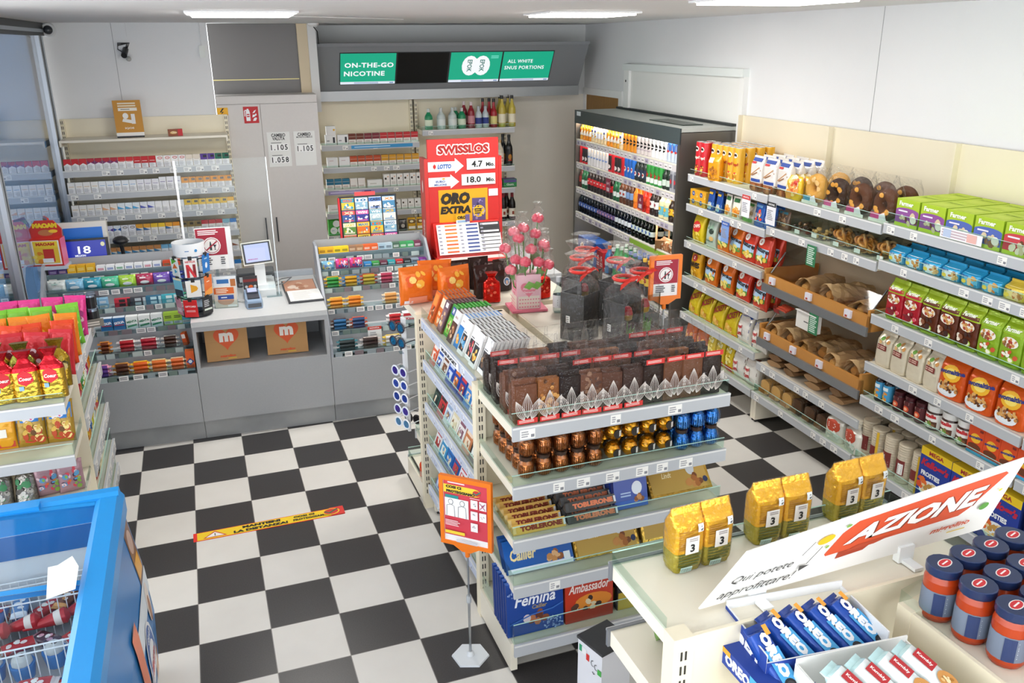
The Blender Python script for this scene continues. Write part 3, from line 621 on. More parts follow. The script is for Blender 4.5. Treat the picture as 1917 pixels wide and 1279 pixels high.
def wrapbar(name, l, w, t, col, art=(), fin='bagg', crimp=None, seed=0):
    """flow-wrapped bar lying flat, long side towards the viewer (x), crimped ends"""
    g = G(); cr = M(crimp or col, fin); rg = random.Random(seed)
    prof = [(-l/2, .1, 1.0), (-l/2+.014, .16, 1.0), (-l/2+.022, .9, .95), (-l/6, 1, 1), (l/6, 1, 1), (l/2-.022, .9, .95), (l/2-.014, .16, 1), (l/2, .1, 1.0)]
    R = [[(x, w/2*b*sg(cos(a))*abs(cos(a))**.6, t/2+t/2*k*sg(sin(a))*abs(sin(a))**.6) for a in [2*pi*q/12 for q in range(12)]] for x, k, b in prof]
    g.rings(R, M(col, fin), mats=[cr, cr, M(col, fin), M(col, fin), M(col, fin), cr, cr])
    g.art([i for i in art if not (i[0] == 'top')], planeS((0, 0, t+.0005), (1, 0, 0), (0, 1, 0)), .0006, 1)
    return P(name, g, (), l, w, t)
def filmbag(w, h, d, kind='gather', n=3.2, seed=0, m='film', crink=.004):
    return softbag(w, h, d, M('#ffffff', m), n, kind, (), None, crink, 16, 10, seed)[0]
NUTC = ['#8a5a2c', '#b98447', '#6e431d', '#d6a867', '#9c6a35']
# ================================================================== goods on the right wall
frame(BF)
XF = 4.16                                                        # front edge of the goods on the right-wall shelves
def rrow(ps, ys, z, base, cat, group, where='', **k):
    """goods left to right along the right wall; ys = (first edge, pitch)"""
    n = k.pop('n', None) or (len(ps) if isinstance(ps, (list, tuple)) else 1)
    x = k.pop('x', XF); row(ps, n, (x, ys[0], z+.001), ys[1], RZ, base, cat, group, where, **k)
# --- bay 1, top shelf: crisps tubes, bread-stick bags
FACE = lambda c, h: [('e', 0, h*.8, .022, .019, '#f7f0e4'), ('e', 0, h*.815, .016, .008, '#2c1c14'), ('e', -.01, h*.79, .008, .005, '#2c1c14'), ('e', .01, h*.79, .008, .005, '#2c1c14')]
def tube_p(col, c2, word, bl): return can('crisp_tube', .038, .25, col, FACE(col, .25)+[('t', word, 0, .135, .062, .026, c2, {'bold': .04}), ('b', 14, 0, .05, .03, .03, .008, .014, bl, 3)], '#e9ebec', 'gloss', 18, True, .96)
TR = tube_p('#c8202c', '#f6f0e2', 'Pop!', ['#e0a53a', '#f1c65a', '#7b1a1c']); TY = tube_p('#e8ae2c', '#b5221f', 'Pop!', ['#f7df8a', '#c3831e', '#d8462a'])
rrow([TR, TR], (.15, .079), 1.63, 'red tube of stacked crisps on the top shelf by fridge', 'crisps', 'red crisp tubes', deep=2, backlabel='red tube of stacked crisps in the second row')
rrow([TY]*5, (-.01, .079), 1.63, 'yellow tube of stacked crisps on the top shelf', 'crisps', 'yellow crisp tubes', x=4.20, deep=4, backlabel='yellow tube of stacked crisps in the rows behind')
GB = bagp('croquette_bag', .12, .19, .06, '#e9a11d', [('r', -.045, .13, .0, .165, '#f6efdc'), ('b', 22, 0, .055, .045, .04, .008, .016, ['#c87d16', '#f3c455', '#9c5b12'], 5), ('r', -.05, .02, .05, .026, '#b8741a')], 4, 'fold', seed=4)
put(GB, (4.155, -.19, 1.632), RZ+.25, 'single gold bag of baked snacks standing before the yellow tubes', 'snack bag')
SB = bagp('breadstick_bag', .135, .235, .07, '#efe9e2', [('r', -.067, .0, .067, .055, '#9a5a31'), ('r', -.04, .065, .06, .085, '#28489a'), ('p', [(-.05, .1), (.05, .16), (.05, .168), (-.05, .108)], '#b9824a'), ('p', [(-.03, .1), (.06, .14), (.06, .148), (-.03, .108)], '#8d5a2c'), ('r', -.055, .2, .05, .222, '#28489a'), ('r', -.05, .185, .0, .197, '#c3262b'), ('b', 10, 0, .03, .05, .02, .01, .02, ['#7b4524', '#b47a48'], 6)], 4, 'fold', 'bagg', bands=[(.22, M('#9a5a31', 'bagg')), (1, M('#efe9e2', 'bagg'))], seed=2)
rrow([SB]*3, (-.61, .155), 1.63, 'white and blue bag of pretzel sticks on the top shelf', 'snack bag', 'pretzel stick bags', deep=4, turn=.12, backlabel='white and blue bag of pretzel sticks in the rows behind')
# --- bay 1, second shelf
TUC = carton('cracker_box', .12, .09, .06, '#e3a51f', [('e', -.01, .03, .022, .018, '#20499a'), ('t', 'TUC', -.01, .03, .03, .012, '#f7f2e2'), ('b', 5, .04, .02, .015, .012, .006, .01, ['#c98a2a', '#f0cf78'], 2)], top='#e8b332')
rrow([TUC, TUC], (.165, .115), 1.40, 'yellow box of crackers beside the fridge', 'crackers', 'yellow cracker boxes', deep=2, up=2, backlabel='yellow box of crackers behind the front stack')
NB = bagp('nut_bag', .085, .155, .05, '#1f4fa0', [('r', -.04, .012, .04, .06, '#8fc8ea'), ('b', 16, 0, .04, .032, .03, .007, .012, ['#f3ece0', '#c7b89a', '#d8d0c4'], 4), ('r', -.03, .12, .02, .135, '#f0c53c')], 3, 'stand', seed=5)
rrow([NB, NB], (-.06, .118), 1.40, 'dark blue bag of nuts with a pale window', 'nut bag', 'blue nut bags', deep=2, turn=.2, backlabel='dark blue bag of nuts behind the front two')
OB = bagp('seed_bag', .09, .155, .05, '#f3efe4', [('r', -.04, .012, .04, .065, '#e08a1e'), ('b', 22, 0, .045, .036, .035, .006, .011, ['#e9a43a', '#d6761a', '#f4c768'], 8), ('r', -.03, .115, .03, .142, '#2d6a3a')], 3, 'stand', seed=7)
rrow([OB, OB], (-.305, .11), 1.40, 'white bag with orange corn snacks and green label', 'snack bag', 'corn snack bags', deep=2, turn=.15, backlabel='white bag with orange corn snacks behind the front two')
CN = bagp('cashew_bag', .14, .14, .06, '#d9cfc0', [('b', 46, 0, .075, .055, .045, .008, .014, ['#efe4cf', '#c9b18a', '#a88d62', '#f4eddc'], 9), ('r', -.06, .006, .06, .03, '#5aa23b'), ('r', -.05, .115, .05, .132, '#3f8a35')], 3, 'stand', seed=9)
put(CN, (4.195, -.62, 1.402), RZ, 'clear bag of mixed nuts with green top and foot', 'nut bag')
RB = bagp('fruit_mix_bag', .125, .155, .05, '#2b62b4', [('p', [(-.06, .02), (.06, .05), (.06, .1), (-.06, .07)], '#d33a2e'), ('b', 14, 0, .06, .045, .045, .012, .02, ['#e5452f', '#f2e7d6', '#3f7cc4', '#f0a33a'], 11), ('r', -.05, .128, .03, .144, '#7bb0e4')], 3, 'stand', seed=11)
rrow([RB, RB], (-.695, .13), 1.40, 'blue and red bag of trail mix on second shelf', 'snack bag', 'blue trail mix bags', deep=2, turn=.1, backlabel='blue and red bag of trail mix behind the front two')
def hangtag(y, z, top, body, txt, lab):
    g = G().box(-.05, .05, -.001, .001, -.15, 0, M(body)); S = frontS(-.001, -.15); g.art([('r', -.05, .12, .05, .15, top), ('l', -.04, .03, .03, .1, 6, '#9a9aa2'), ('t', txt, 0, .135, .07, .012, '#f5f5f5')], S, .0006, 1)
    put(P('promo_tag', g), (4.128, y, z), RZ, lab, 'tag')
hangtag(-.66, 1.60, '#c93a3a', '#efeff2', 'NOVITA', 'white and red hanging tag under the top shelf of snacks')
hangtag(-.96, 1.60, '#2b2b2e', '#e9e9ef', 'AZIONE', 'white and black hanging tag where the two bays meet')
hangtag(-.42, 1.37, '#3b62b4', '#7fa0dc', 'SNACK', 'blue hanging tag over the orange crisp bags')
# --- bay 1, third and fourth shelf: crisps
def chip(word, col, c2, pot, wc='#17141a', seed=0, h=.225, w=.165, sky='#a9cbe6'):
    return bagp('crisp_bag', w, h, .08, col, [('r', -w*.42, h*.33, w*.42, h*.63, sky), ('r', -w*.42, h*.24, w*.42, h*.38, '#4f8f3c'), ('b', 8, 0, h*.32, w*.32, h*.1, .014, .024, pot, seed), ('e', -.02, h*.82, .028, .024, '#f4efe6'), ('t', 'Z', -.02, h*.82, .022, None, c2, {'bold': .04, 'shear': .3}), ('t', word, .0, h*.6, w*.92, h*.15, wc, {'bold': .03, 'rot': -.12})], 3, 'pillow', seed=seed, crink=.005)
POT = ['#f2dc7a', '#e7c24b', '#f6e9a8']
CP = chip('Paprika', '#e0731a', '#d4661a', POT, seed=1); CNt = chip('Nature', '#d23a24', '#c8321f', POT, seed=2); CP2 = chip('Paprika', '#dd6c18', '#d4661a', POT, seed=3); CN2 = chip('Nature', '#d5402a', '#c8321f', POT, seed=4)
CW = bagp('crisp_bag', .15, .225, .08, '#e6a91f', [('t', 'WAVES', 0, .115, .13, .045, '#1a1714', {'bold': .05}), ('e', 0, .17, .035, .028, '#a8322a'), ('t', 'Z', 0, .17, .02, None, '#f7efe0', {'bold': .04}), ('b', 9, 0, .055, .05, .03, .012, .022, ['#f2cf5a', '#c98a1c'], 5), ('r', -.06, .2, .06, .215, '#33321d')], 3, 'pillow', seed=6, crink=.005)
CL = bagp('crisp_bag', .165, .215, .08, '#dcc21c', [('e', 0, .125, .055, .045, '#cf2a26'), ('t', 'CHIPS', 0, .13, .09, .026, '#f7f2e2', {'bold': .03, 'rot': .2}), ('b', 8, .01, .05, .05, .03, .014, .024, ['#f0d95a', '#c9a81c', '#e8ca3c'], 3)], 3, 'pillow', seed=8, crink=.006)
CG = bagp('crisp_bag', .14, .22, .075, '#b9cbbd', [('e', .02, .13, .03, .022, '#2b3a33'), ('r', -.05, .05, .05, .06, '#5b7a68'), ('p', [(-.05, .14), (-.02, .2), (.0, .14)], '#6f8f78'), ('p', [(-.01, .15), (.03, .2), (.04, .14)], '#8fb09a'), ('e', .03, .075, .025, .018, '#d9b26a')], 3, 'pillow', seed=9, crink=.004)
rrow([CL], (.165, .2), 1.11, 'yellow bag of crisps with a red oval logo beside fridge', 'crisps', 'crisp bags on the third shelf', deep=2, lean=-.1, backlabel='yellow bag of crisps behind the front one')
rrow([CG], (-.06, .15), 1.11, 'pale green bag of crisps next to the yellow one', 'crisps', 'crisp bags on the third shelf', lean=-.1)
put(CG, (4.33, -.14, 1.112), RZ, 'pale green bag of crisps hidden behind another pale green one', 'crisps', 'crisp bags on the third shelf')
rrow([CP, CP2], (-.225, .168), 1.11, 'orange paprika crisp bag on the third shelf', 'crisps', 'crisp bags on the third shelf', deep=2, lean=-.12, backlabel='orange paprika crisp bag on the third shelf behind the front two')
rrow([CNt, CN2], (-.56, .172), 1.11, 'red nature crisp bag on the third shelf', 'crisps', 'crisp bags on the third shelf', deep=2, lean=-.12, backlabel='red nature crisp bag on the third shelf behind the front two')
rrow([CW], (.155, .19), .82, 'yellow bag of wavy crisps with black lettering', 'crisps', 'crisp bags on the fourth shelf', deep=2, lean=-.06, backlabel='yellow bag of wavy crisps behind the front one')
rrow([CP, CP2], (-.05, .23), .82, 'orange paprika crisp bag on the fourth shelf', 'crisps', 'crisp bags on the fourth shelf', deep=2, lean=-.1, backlabel='orange paprika crisp bag on the fourth shelf behind the front two')
rrow([CNt, CN2], (-.50, .22), .82, 'red nature crisp bag on the fourth shelf', 'crisps', 'crisp bags on the fourth shelf', deep=2, lean=-.12, backlabel='red nature crisp bag on the fourth shelf behind the front two')
# --- bay 1, fifth shelf and bottom
PK = bagp('puff_snack_bag', .17, .2, .08, '#d9c026', [('t', 'PACKETTI', 0, .15, .16, .05, '#a3262c', {'bold': .04, 'rot': .5}), ('b', 9, .01, .07, .05, .04, .014, .024, ['#e8b24a', '#c9862a', '#f0cf78'], 6), ('p', [(-.08, .01), (-.02, .01), (-.08, .09)], '#3f8a35'), ('p', [(.08, .01), (.03, .01), (.08, .05)], '#c9362a')], 3, 'pillow', seed=12, crink=.006)
rrow([PK]*4, (.16, .185), .52, 'yellow and green bag of peanut puffs, slanting', 'crisps', 'peanut puff bags', deep=2, lean=-.25, turn=.05, backlabel='yellow and green bag of peanut puffs behind the front ones')
def popc(c, seed):
    w, h = .17, .21; it = []
    for k in range(4): it.append(('p', [(-.07, .02+k*.05), (.07, .045+k*.05), (.07, .068+k*.05), (-.07, .043+k*.05)], c))
    it += [('r', -.075, .04, .0, .14, '#f3eee6'), ('t', 'Pop!', -.035, .115, .07, .034, '#c3272c', {'bold': .05, 'rot': .15}), ('t', 'Corn', -.035, .07, .07, .034, '#c3272c', {'bold': .05, 'rot': .15})]
    return bagp('popcorn_bag', w, h, .09, '#efebe4', it, 3, 'pillow', seed=seed, crink=.007)
PB, PR = popc('#274a9c', 13), popc('#5a2a1c', 14)
rrow([PB, PB], (-.58, .19), .52, 'blue and white striped popcorn bag', 'popcorn', 'blue striped popcorn bags', deep=2, lean=-.1, backlabel='blue and white striped popcorn bag behind the front two')
OGB = bagp('crisp_bag', .16, .2, .08, '#d8641a', [('b', 10, 0, .1, .06, .06, .014, .025, ['#f0a63a', '#b5421a'], 7)], 3, 'pillow', seed=15)
YRB = bagp('corn_snack_bag', .12, .22, .07, '#dcc02a', [('r', -.05, .01, .05, .05, '#c3282a'), ('b', 16, 0, .12, .045, .07, .01, .02, ['#f2e07a', '#cfae1e', '#efe9b0'], 8)], 3, 'pillow', seed=16)
rrow([OGB, OGB], (.16, .18), .24, 'orange crisp bag on the bottom shelf', 'crisps', 'bags on the bottom shelf', lean=-.06)
rrow([YRB, YRB, YRB], (-.2, .13), .24, 'yellow and red corn snack bag on the bottom shelf', 'snack bag', 'bags on the bottom shelf', lean=-.06)
rrow([PR, PR], (-.58, .16), .24, 'brown and white striped popcorn bag', 'popcorn', 'brown striped popcorn bags', deep=3, lean=-.05, turn=.1, backlabel='brown and white striped popcorn bag in the rows behind')
# --- bay 2, top shelf: yellow square packs and ring cakes in clear bags
SQ = bagp('biscuit_pack', .17, .15, .045, '#efc433', [('b', 16, 0, .075, .065, .055, .02, .035, ['#f4e7c8', '#e9a04a', '#f6dd8a', '#d9622e'], 21), ('e', .04, .11, .02, .015, '#c9362a')], 4, 'fold', seed=20)
rrow([SQ], (-1.01, .19), 1.64, 'square yellow pack of apple biscuits', 'biscuits', 'square yellow packs', deep=3, backlabel='square yellow pack of apple biscuits behind the front one')
def ringcake(c1, c2, lab, seed):
    g = filmbag(.2, .23, .11, 'fold', 3.0, seed, 'film'); c = G().torus(.055, .036, M(c1, 'matte'), 0, 0, .095, 22, 10, 'y', 1.0)
    rg = random.Random(seed)
    def S(x, y, off):
        r_ = sqrt(x*x+(y-.095)**2); q = max(0, 1-((r_-.055)/.036)**2); return (x, -.036*sqrt(q)-off, y)
    it = [('e', .055*cos(a)*1.0, .095+.055*sin(a), .018, .014, c2) for a in [rg.uniform(0, 6.28) for _ in range(7)]]
    c.art(it, S, .002, 1); l = G().art([('r', -.07, .006, .02, .05, lab), ('p', [(.0, .01), (.06, .02), (.04, .06), (.0, .045)], '#f4eef2'), ('r', -.08, .0, .08, .02, '#e9e4dc')], lambda x, y, off: (x, -.046-off, y), .001, 1)
    return P('ring_cake', g, [('cake', c), ('label', l)], .2, .11, .2)
RA, RBk, RC = ringcake('#d9a24a', '#eec27a', '#3fa4c8', 31), ringcake('#3a2416', '#d9962c', '#e0388f', 32), ringcake('#5a361f', '#dfa03c', '#e0388f', 33)
rrow([RA, RBk, RC, RC], (-1.19, .205), 1.64, ['golden ring cake in a clear bag, leftmost cake on the top shelf', 'dark marbled ring cake in clear bag right of the golden one', 'brown marbled ring cake in clear bag, third from left', 'brown marbled ring cake in clear bag, last before the green boxes'], 'cake', 'ring cakes on the top shelf')
for i, (y, p) in enumerate(((-1.3, RA), (-1.5, RBk), (-1.70, RC), (-1.87, RC))): put(p, (4.37, y, 1.642), RZ, 'ring cake in a clear bag standing behind the front row of cakes', 'cake', 'ring cakes behind the front row')
# --- bay 2, second shelf: trays of pretzels and dark biscuits
def tray(w, d, h, cols, seed, kind):
    g = G(); t_ = M('#f4f7f6', 'clear'); b = .012
    o = [(-w/2, -d/2), (w/2, -d/2), (w/2, d/2), (-w/2, d/2)]; i_ = [(-w/2+b, -d/2+b), (w/2-b, -d/2+b), (w/2-b, d/2-b), (-w/2+b, d/2-b)]
    g.rings([[(x, y, 0) for x, y in i_], [(x, y, h) for x, y in o], [(x*.96, y*.96, h+.02) for x, y in o]], t_, smooth=False)
    c = G(); rg = random.Random(seed)
    if kind == 'pretzel':
        for k in range(26):
            x, y, z = rg.uniform(-w*.36, w*.36), rg.uniform(-d*.36, d*.34), rg.uniform(.02, h*.95)
            c.T = Matrix.Translation((x, y, z)) @ Matrix.Rotation(rg.uniform(0, 3), 4, 'Z') @ Matrix.Rotation(rg.uniform(.4, 1.5), 4, 'X')
            c.torus(.021, .0085, M(rg.choice(cols), 'gloss'), 0, 0, 0, 12, 6); c.T = None
    else:
        for k in range(26): c.ball(rg.uniform(-w*.38, w*.38), rg.uniform(-d*.38, d*.38), rg.uniform(.012, h*.8), rg.uniform(.012, .02), rg.uniform(.01, .016), rg.uniform(.008, .014), M(rg.choice(cols), 'gloss'), 7, 5)
    return P('pretzel_tray' if kind == 'pretzel' else 'biscuit_tray', g, [('contents', c), ('label', G().box(-.03, .02, -d/2-.001, -d/2, .01, .035, M('#efece6')))], w, d, h)
PT = tray(.16, .12, .09, ['#c98a3c', '#d9a35a', '#b4732c', '#e2b878'], 5, 'pretzel'); DT = tray(.17, .12, .09, ['#4a3424', '#6a4a30', '#3a2a20', '#7a5a3c'], 6, 'b'); LT = tray(.16, .12, .08, ['#e2c07a', '#4a3a30', '#c8a464'], 7, 'b')
CHN = bagp('dried_fruit_bag', .13, .12, .06, '#6a5442', [('b', 40, 0, .06, .05, .04, .008, .015, ['#8a6a4c', '#4a3426', '#b08c62', '#3a2a22'], 4), ('r', -.05, .1, .04, .115, '#2f6f80')], 3, 'stand', seed=22)
rrow([CHN, DT, None, PT, PT, PT], (-.93, .19), 1.43, ['clear bag of dark seeds with a teal top on second shelf', 'clear tray of dark round biscuits left of the pretzels', '', 'clear tray of small pretzels, left one of three', 'clear tray of small pretzels, middle one of three', 'clear tray of small pretzels, right one beside blue biscuits'], 'snack tray', 'snack trays on the second shelf')
put(LT, (4.24, -1.36, 1.432), RZ, 'nearly empty clear tray with pale biscuits between dark and pretzel trays', 'snack tray')
for i in range(4): put(DT, (4.36, -1.4-i*.18, 1.432), RZ, 'dark biscuit tray in shade behind the pretzel trays', 'snack tray', 'dark trays behind the pretzels')
# --- bay 2: wooden bread bins with clear lids
WD = bpy.data.materials.new('bin_wood'); WD.use_nodes = True; wood_nodes(WD, '#b97a35', '#cf954c', (14, 1, 1))
def breadbin(z, lab, zl):
    t = tag(obj('bread_bin', None, None, (4.15, -1.44, z)), lab, 'bread bin', 'wooden bread bins')
    hw_ = .525; g = G().box(0, .02, -hw_, hw_, -.03, .065, WD); g.box(0, .42, hw_-.02, hw_, -.03, .10, WD).box(0, .42, -hw_, -hw_+.02, -.03, .10, WD).box(.02, .42, -hw_+.02, hw_-.02, -.03, -.018, WD); obj('tray', g, t, (0, 0, 0))
    r = G().box(-.014, 0, -hw_, hw_, -.055, .0, M('#9a9da0', 'steel'))
    rg = random.Random(int(z*100)); y = hw_-.08
    while y > -hw_+.1:
        r.box(-.0155, -.0005, y-.055, y, .012, .058, M('#e3e0ea')); r.box(-.0162, -.0155, y-.03, y-.01, .016, .028, M('#b0402c')); y -= rg.uniform(.22, .4)
    obj('price_rail', r, t, (0, 0, 0))
    if zl:
        g = G(); A = [(.03, z_) for z_ in ()]; cl = M('#efece8', 'clear')
        pts = [(.02, .075), (.12, .20), (.40, .27)]
        for (x0, z0), (x1, z1) in zip(pts, pts[1:]): g.quad((x0, hw_-.03, z0), (x0, -hw_+.03, z0), (x1, -hw_+.03, z1), (x1, hw_-.03, z1), cl)
        obj('lid', g, t, (0, 0, 0))
        for s in (-1, 1): obj('lid_arm', G().tube([(.03, s*(hw_-.035), .07), (.13, s*(hw_-.035), .205)], .006, M('#9aa0a4', 'metal'), 6), t, (0, 0, 0))
    return t
breadbin(1.045, 'upper wooden bread bin with a sloping clear lid', 1); breadbin(.655, 'lower wooden bread bin full of bagged loaves', 1)
def greentag(y, z, x, lab):
    g = G().box(-.045, .045, -.001, .001, -.13, 0, M('#2f7a50')); g.art([('l', -.035, .035, .01, .12, 9, '#cfe6d8'), ('l', -.01, .035, .01, .12, 9, '#cfe6d8')], frontS(-.001, -.13), .0006, 1); put(P('info_card', g), (x, y, z), RZ, lab, 'card')
greentag(-1.42, 1.41, 4.125, 'green info card hanging over the upper bread bin'); greentag(-1.50, .99, 4.135, 'green info card hanging over the lower bread bin')
def loaf(seed, L=.3, r=.055, paper=True):
    rg = random.Random(seed); g = G(); R = []
    for j in range(9):
        v = j/8; q = (sin(pi*min(max(v*.93+.035, 0), 1)))**.42
        R.append([(-L/2+L*v, r*1.15*q*cos(a)*(1+.05*rg.uniform(-1, 1)), r*.06+r*.9*(1+q*sin(a)*(1+.06*rg.uniform(-1, 1)))*.95) for a in [2*pi*k/12 for k in range(12)]])
    c = G().rings(R, M(rg.choice(['#c98f4a', '#d8a45c', '#b98040']), 'matte'))
    w = G(); R2 = []
    for j in range(13):
        v = j/12; x = -L*.55+L*1.12*v; q = 1.0 if v < .75 else 1-(v-.75)*1.6
        R2.append([(x+.008*rg.uniform(-1, 1), r*1.3*q*(1+.13*rg.uniform(-1, 1))*cos(a), max(.001, r*.98*(1+q*sin(a)*(1.04+.2*rg.uniform(-1, 1))))) for a in [2*pi*k/16 for k in range(16)]])
    w.rings(R2, M(rg.choice(['#c9a473', '#bb9460', '#d2b182']), 'paper'), caps=(False, True), smooth=False)
    return P('bread_loaf', w, [('loaf', c)], L, r*2.6, r*2)
m = M('#d9c3a0', 'tint')
LV = [loaf(1), loaf(2, .28, .06), loaf(3, .3, .05), loaf(4, .26, .065)]
ROLL = Matrix.Rotation(rad(0), 4, 'Z')
for i, (y, x, p) in enumerate(((-1.28, 4.34, 0), (-1.53, 4.35, 1), (-1.78, 4.34, 2))): put(LV[p], (x, y, 1.055), RZ+pi/2+(.15, -.1, .3)[i], 'paper-bagged loaf in the upper bread bin, '+('left of three', 'middle of three', 'right of three')[i], 'bread', 'loaves in the upper bin')
for i, y in enumerate((-1.03, -1.19, -1.35, -1.51, -1.67, -1.84)): put(LV[i % 4], (4.33+.01*(i % 2), y, .668), RZ+pi/2+random.uniform(-.2, .2), 'paper-bagged loaf in the lower bread bin, '+ordn(i, 6), 'bread', 'loaves in the lower bin')
g = G().box(-.07, .07, -.05, .05, 0, .05, M('#eef2f2', 'clear')); c = G()
for k in range(5): c.tube([(-.05, -.03+k*.015, .03+.004*(k % 2)), (.05, -.03+k*.015, .03)], .007, M('#c8452c', 'gloss'), 7)
put(P('snack_tray', g, [('contents', c), ('label', G().box(-.06, .0, -.0515, -.05, .01, .04, M('#8e2320')))]), (4.17, -1.17, .90), RZ, 'small clear tray of red snacks hanging under the upper bread bin', 'snack tray', rot=Matrix.Rotation(.3, 4, 'X'))
g = G().box(-.10, .10, -.02, .02, 0, .11, M('#e9e6e0', 'plastic')); g.art([('r', -.02, .05, .025, .057, '#555')], frontS(-.02), .001, 1); put(P('ticket_box', g, [('flap', G().box(-.102, .102, -.03, .022, .111, .116, M('#f3f1ec', 'plastic')))]), (4.16, -1.42, .86), RZ, 'white box dispenser fixed between the two bread bins', 'dispenser')
def flatbread(seed):
    rg = random.Random(seed); g = G(); R = []
    for j in range(6):
        v = j/5; R.append([(-.15+.3*v, .07*cos(a)*(1+.1*rg.uniform(-1, 1)), .022+.02*sin(a)*(1+.3*rg.uniform(-1, 1))) for a in [2*pi*k/10 for k in range(10)]])
    return P('bread_bag', g.rings(R, M(rg.choice(['#a07a52', '#8f6c48', '#b08a60']), 'paper'), smooth=False), [], .3, .14, .045)
FBR = [flatbread(k) for k in range(3)]
for i, y in enumerate((-1.02, -1.22, -1.44, -1.7)):
    for k in range(2): put(FBR[(i+k) % 3], (4.36, y, .462+.046*k), RZ+pi/2+random.uniform(-.15, .15), 'flat brown paper bag of bread on narrow shelf, '+ordn(i, 4)+(' pile, lower one', ' pile, upper one')[k], 'bread', 'flat bread bags under the bins')
def slicedbread(c1, c2, seed):
    rg = random.Random(seed); g = G(); n_ = 11; L = .2; RT = Matrix.Rotation(pi/2, 4, 'Z'); g.T = RT
    for k in range(n_):
        x = -L/2+L*(k+.5)/n_; t_ = L/n_*.42; R = [[(x-t_, .05*cos(a)*1.05, .058+.052*sg(sin(a))*abs(sin(a))**.6) for a in [2*pi*q/12 for q in range(12)]], [(x+t_, .05*cos(a)*1.05, .058+.052*sg(sin(a))*abs(sin(a))**.6) for a in [2*pi*q/12 for q in range(12)]]]
        g.rings(R, M(c1, 'matte'), smooth=False)
    f = softbag(.125, .125, .24, M('#ffffff', 'film'), 3, 'box', (), None, .004, 16, 5, seed)[0]
    return P('sliced_bread', f, [('slices', g), ('label', G().box(-.04, .03, -.1225, -.122, .02, .05, M(c2)))], .125, .25, .12)
BR1, BR2 = slicedbread('#d8a862', '#b9722c', 3), slicedbread('#5a3d28', '#8a5a34', 4)
SLR = dict(turn=.04)
rrow([BR1]*3, (-.93, .128), .24, 'pale sliced bread in clear wrap on the bottom shelf', 'bread', 'sliced bread on the bottom shelf', deep=1, **SLR)
rrow([BR2]*3, (-1.30, .128), .24, 'dark sliced bread in clear wrap on the bottom shelf', 'bread', 'sliced bread on the bottom shelf', deep=1, **SLR)
def redbread(seed):
    w, h = .15, .2
    return bagp('bread_bag', w, h, .1, '#ece7db', [('e', 0, .1, .055, .04, '#c34a30'), ('r', -.05, .08, .05, .13, '#c34a30'), ('l', -.035, .04, .085, .12, 3, '#f1ddd0'), ('b', 12, 0, .04, .05, .025, .01, .016, ['#f3f0e6', '#d8d2be', '#e6e2d2'], seed)], 3, 'gather', seed=seed, parts=[('tie', G().torus(.02, .006, M('#b9a832'), 0, 0, .165, 12, 6, 'z'))])
BR3 = redbread(41)
rrow([BR3, BR3], (-1.67, .17), .24, 'white and red bag of rolls with a golden tie', 'bread', 'white and red bread bags', deep=2, turn=.15, backlabel='white and red bag of rolls behind the front two')
# --- bay 3
def farmer(c, seed):
    w, h = .163, .145
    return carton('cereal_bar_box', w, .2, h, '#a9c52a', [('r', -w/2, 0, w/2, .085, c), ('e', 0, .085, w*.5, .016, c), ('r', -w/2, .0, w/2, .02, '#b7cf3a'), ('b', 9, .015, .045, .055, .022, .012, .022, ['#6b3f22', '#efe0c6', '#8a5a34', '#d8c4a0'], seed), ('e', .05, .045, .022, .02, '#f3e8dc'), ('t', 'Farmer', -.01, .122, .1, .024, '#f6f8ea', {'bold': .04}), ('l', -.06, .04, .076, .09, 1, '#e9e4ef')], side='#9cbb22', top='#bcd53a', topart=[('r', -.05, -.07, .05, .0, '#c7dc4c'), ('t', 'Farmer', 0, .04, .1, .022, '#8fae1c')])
FP, FB, FRd = farmer('#8f4f96', 1), farmer('#5368b4', 2), farmer('#c9404a', 3)
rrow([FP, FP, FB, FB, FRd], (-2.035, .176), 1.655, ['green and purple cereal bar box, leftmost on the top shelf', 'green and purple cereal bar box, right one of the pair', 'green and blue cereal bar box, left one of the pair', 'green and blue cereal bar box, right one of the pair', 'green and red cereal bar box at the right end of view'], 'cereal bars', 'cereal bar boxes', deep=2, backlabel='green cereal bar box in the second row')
g = G().box(-.13, .13, -.001, .001, 0, .05, M('#f2f0f2')); g.art([('l', -.12, .1, .005, .045, 3, '#c9b4bc'), ('r', -.11, .005, -.06, .045, '#b9c8e2'), ('r', .04, .005, .1, .045, '#e9b7ae')], frontS(-.001), .0005, 1); put(P('promo_strip', g), (4.146, -2.51, 1.662), RZ, 'pale printed promotion strip in front of the cereal bar boxes', 'tag')
def bluebis(c, c2, seed, word):
    w, h = .118, .08
    g = softbag(w, h, .1, M(c, 'bagg'), 5, 'fold', [('r', -w*.42, .006, w*.42, .066, c2), ('b', 6, .022, .032, .022, .02, .011, .018, ['#d9a45a', '#b9783a', '#e8c890'], seed), ('t', word, -.025, .052, .045, .012, '#2a5a9c' if c != '#e6c94a' else '#5a4a2a', {'bold': .03}), ('e', -.03, .025, .016, .01, '#e9d24a' if c2 != '#e9c55a' else '#f6efe0')], None, .002, seed=seed)[0]
    f = G().box(-w/2+.004, w/2-.004, -.004, .004, h, h+.012, M(c, 'bagg')); return P('biscuit_pack', g, [('seal', f)], w, .1, h)
B1, B2, B3, B4 = bluebis('#2f9fd0', '#dcecf4', 1, 'Petit'), bluebis('#3aa8d8', '#e6eff2', 2, 'Milch'), bluebis('#2c9cce', '#6cbfe2', 3, 'Blevita'), bluebis('#e6c94a', '#e9d68a', 4, 'Biscuit')
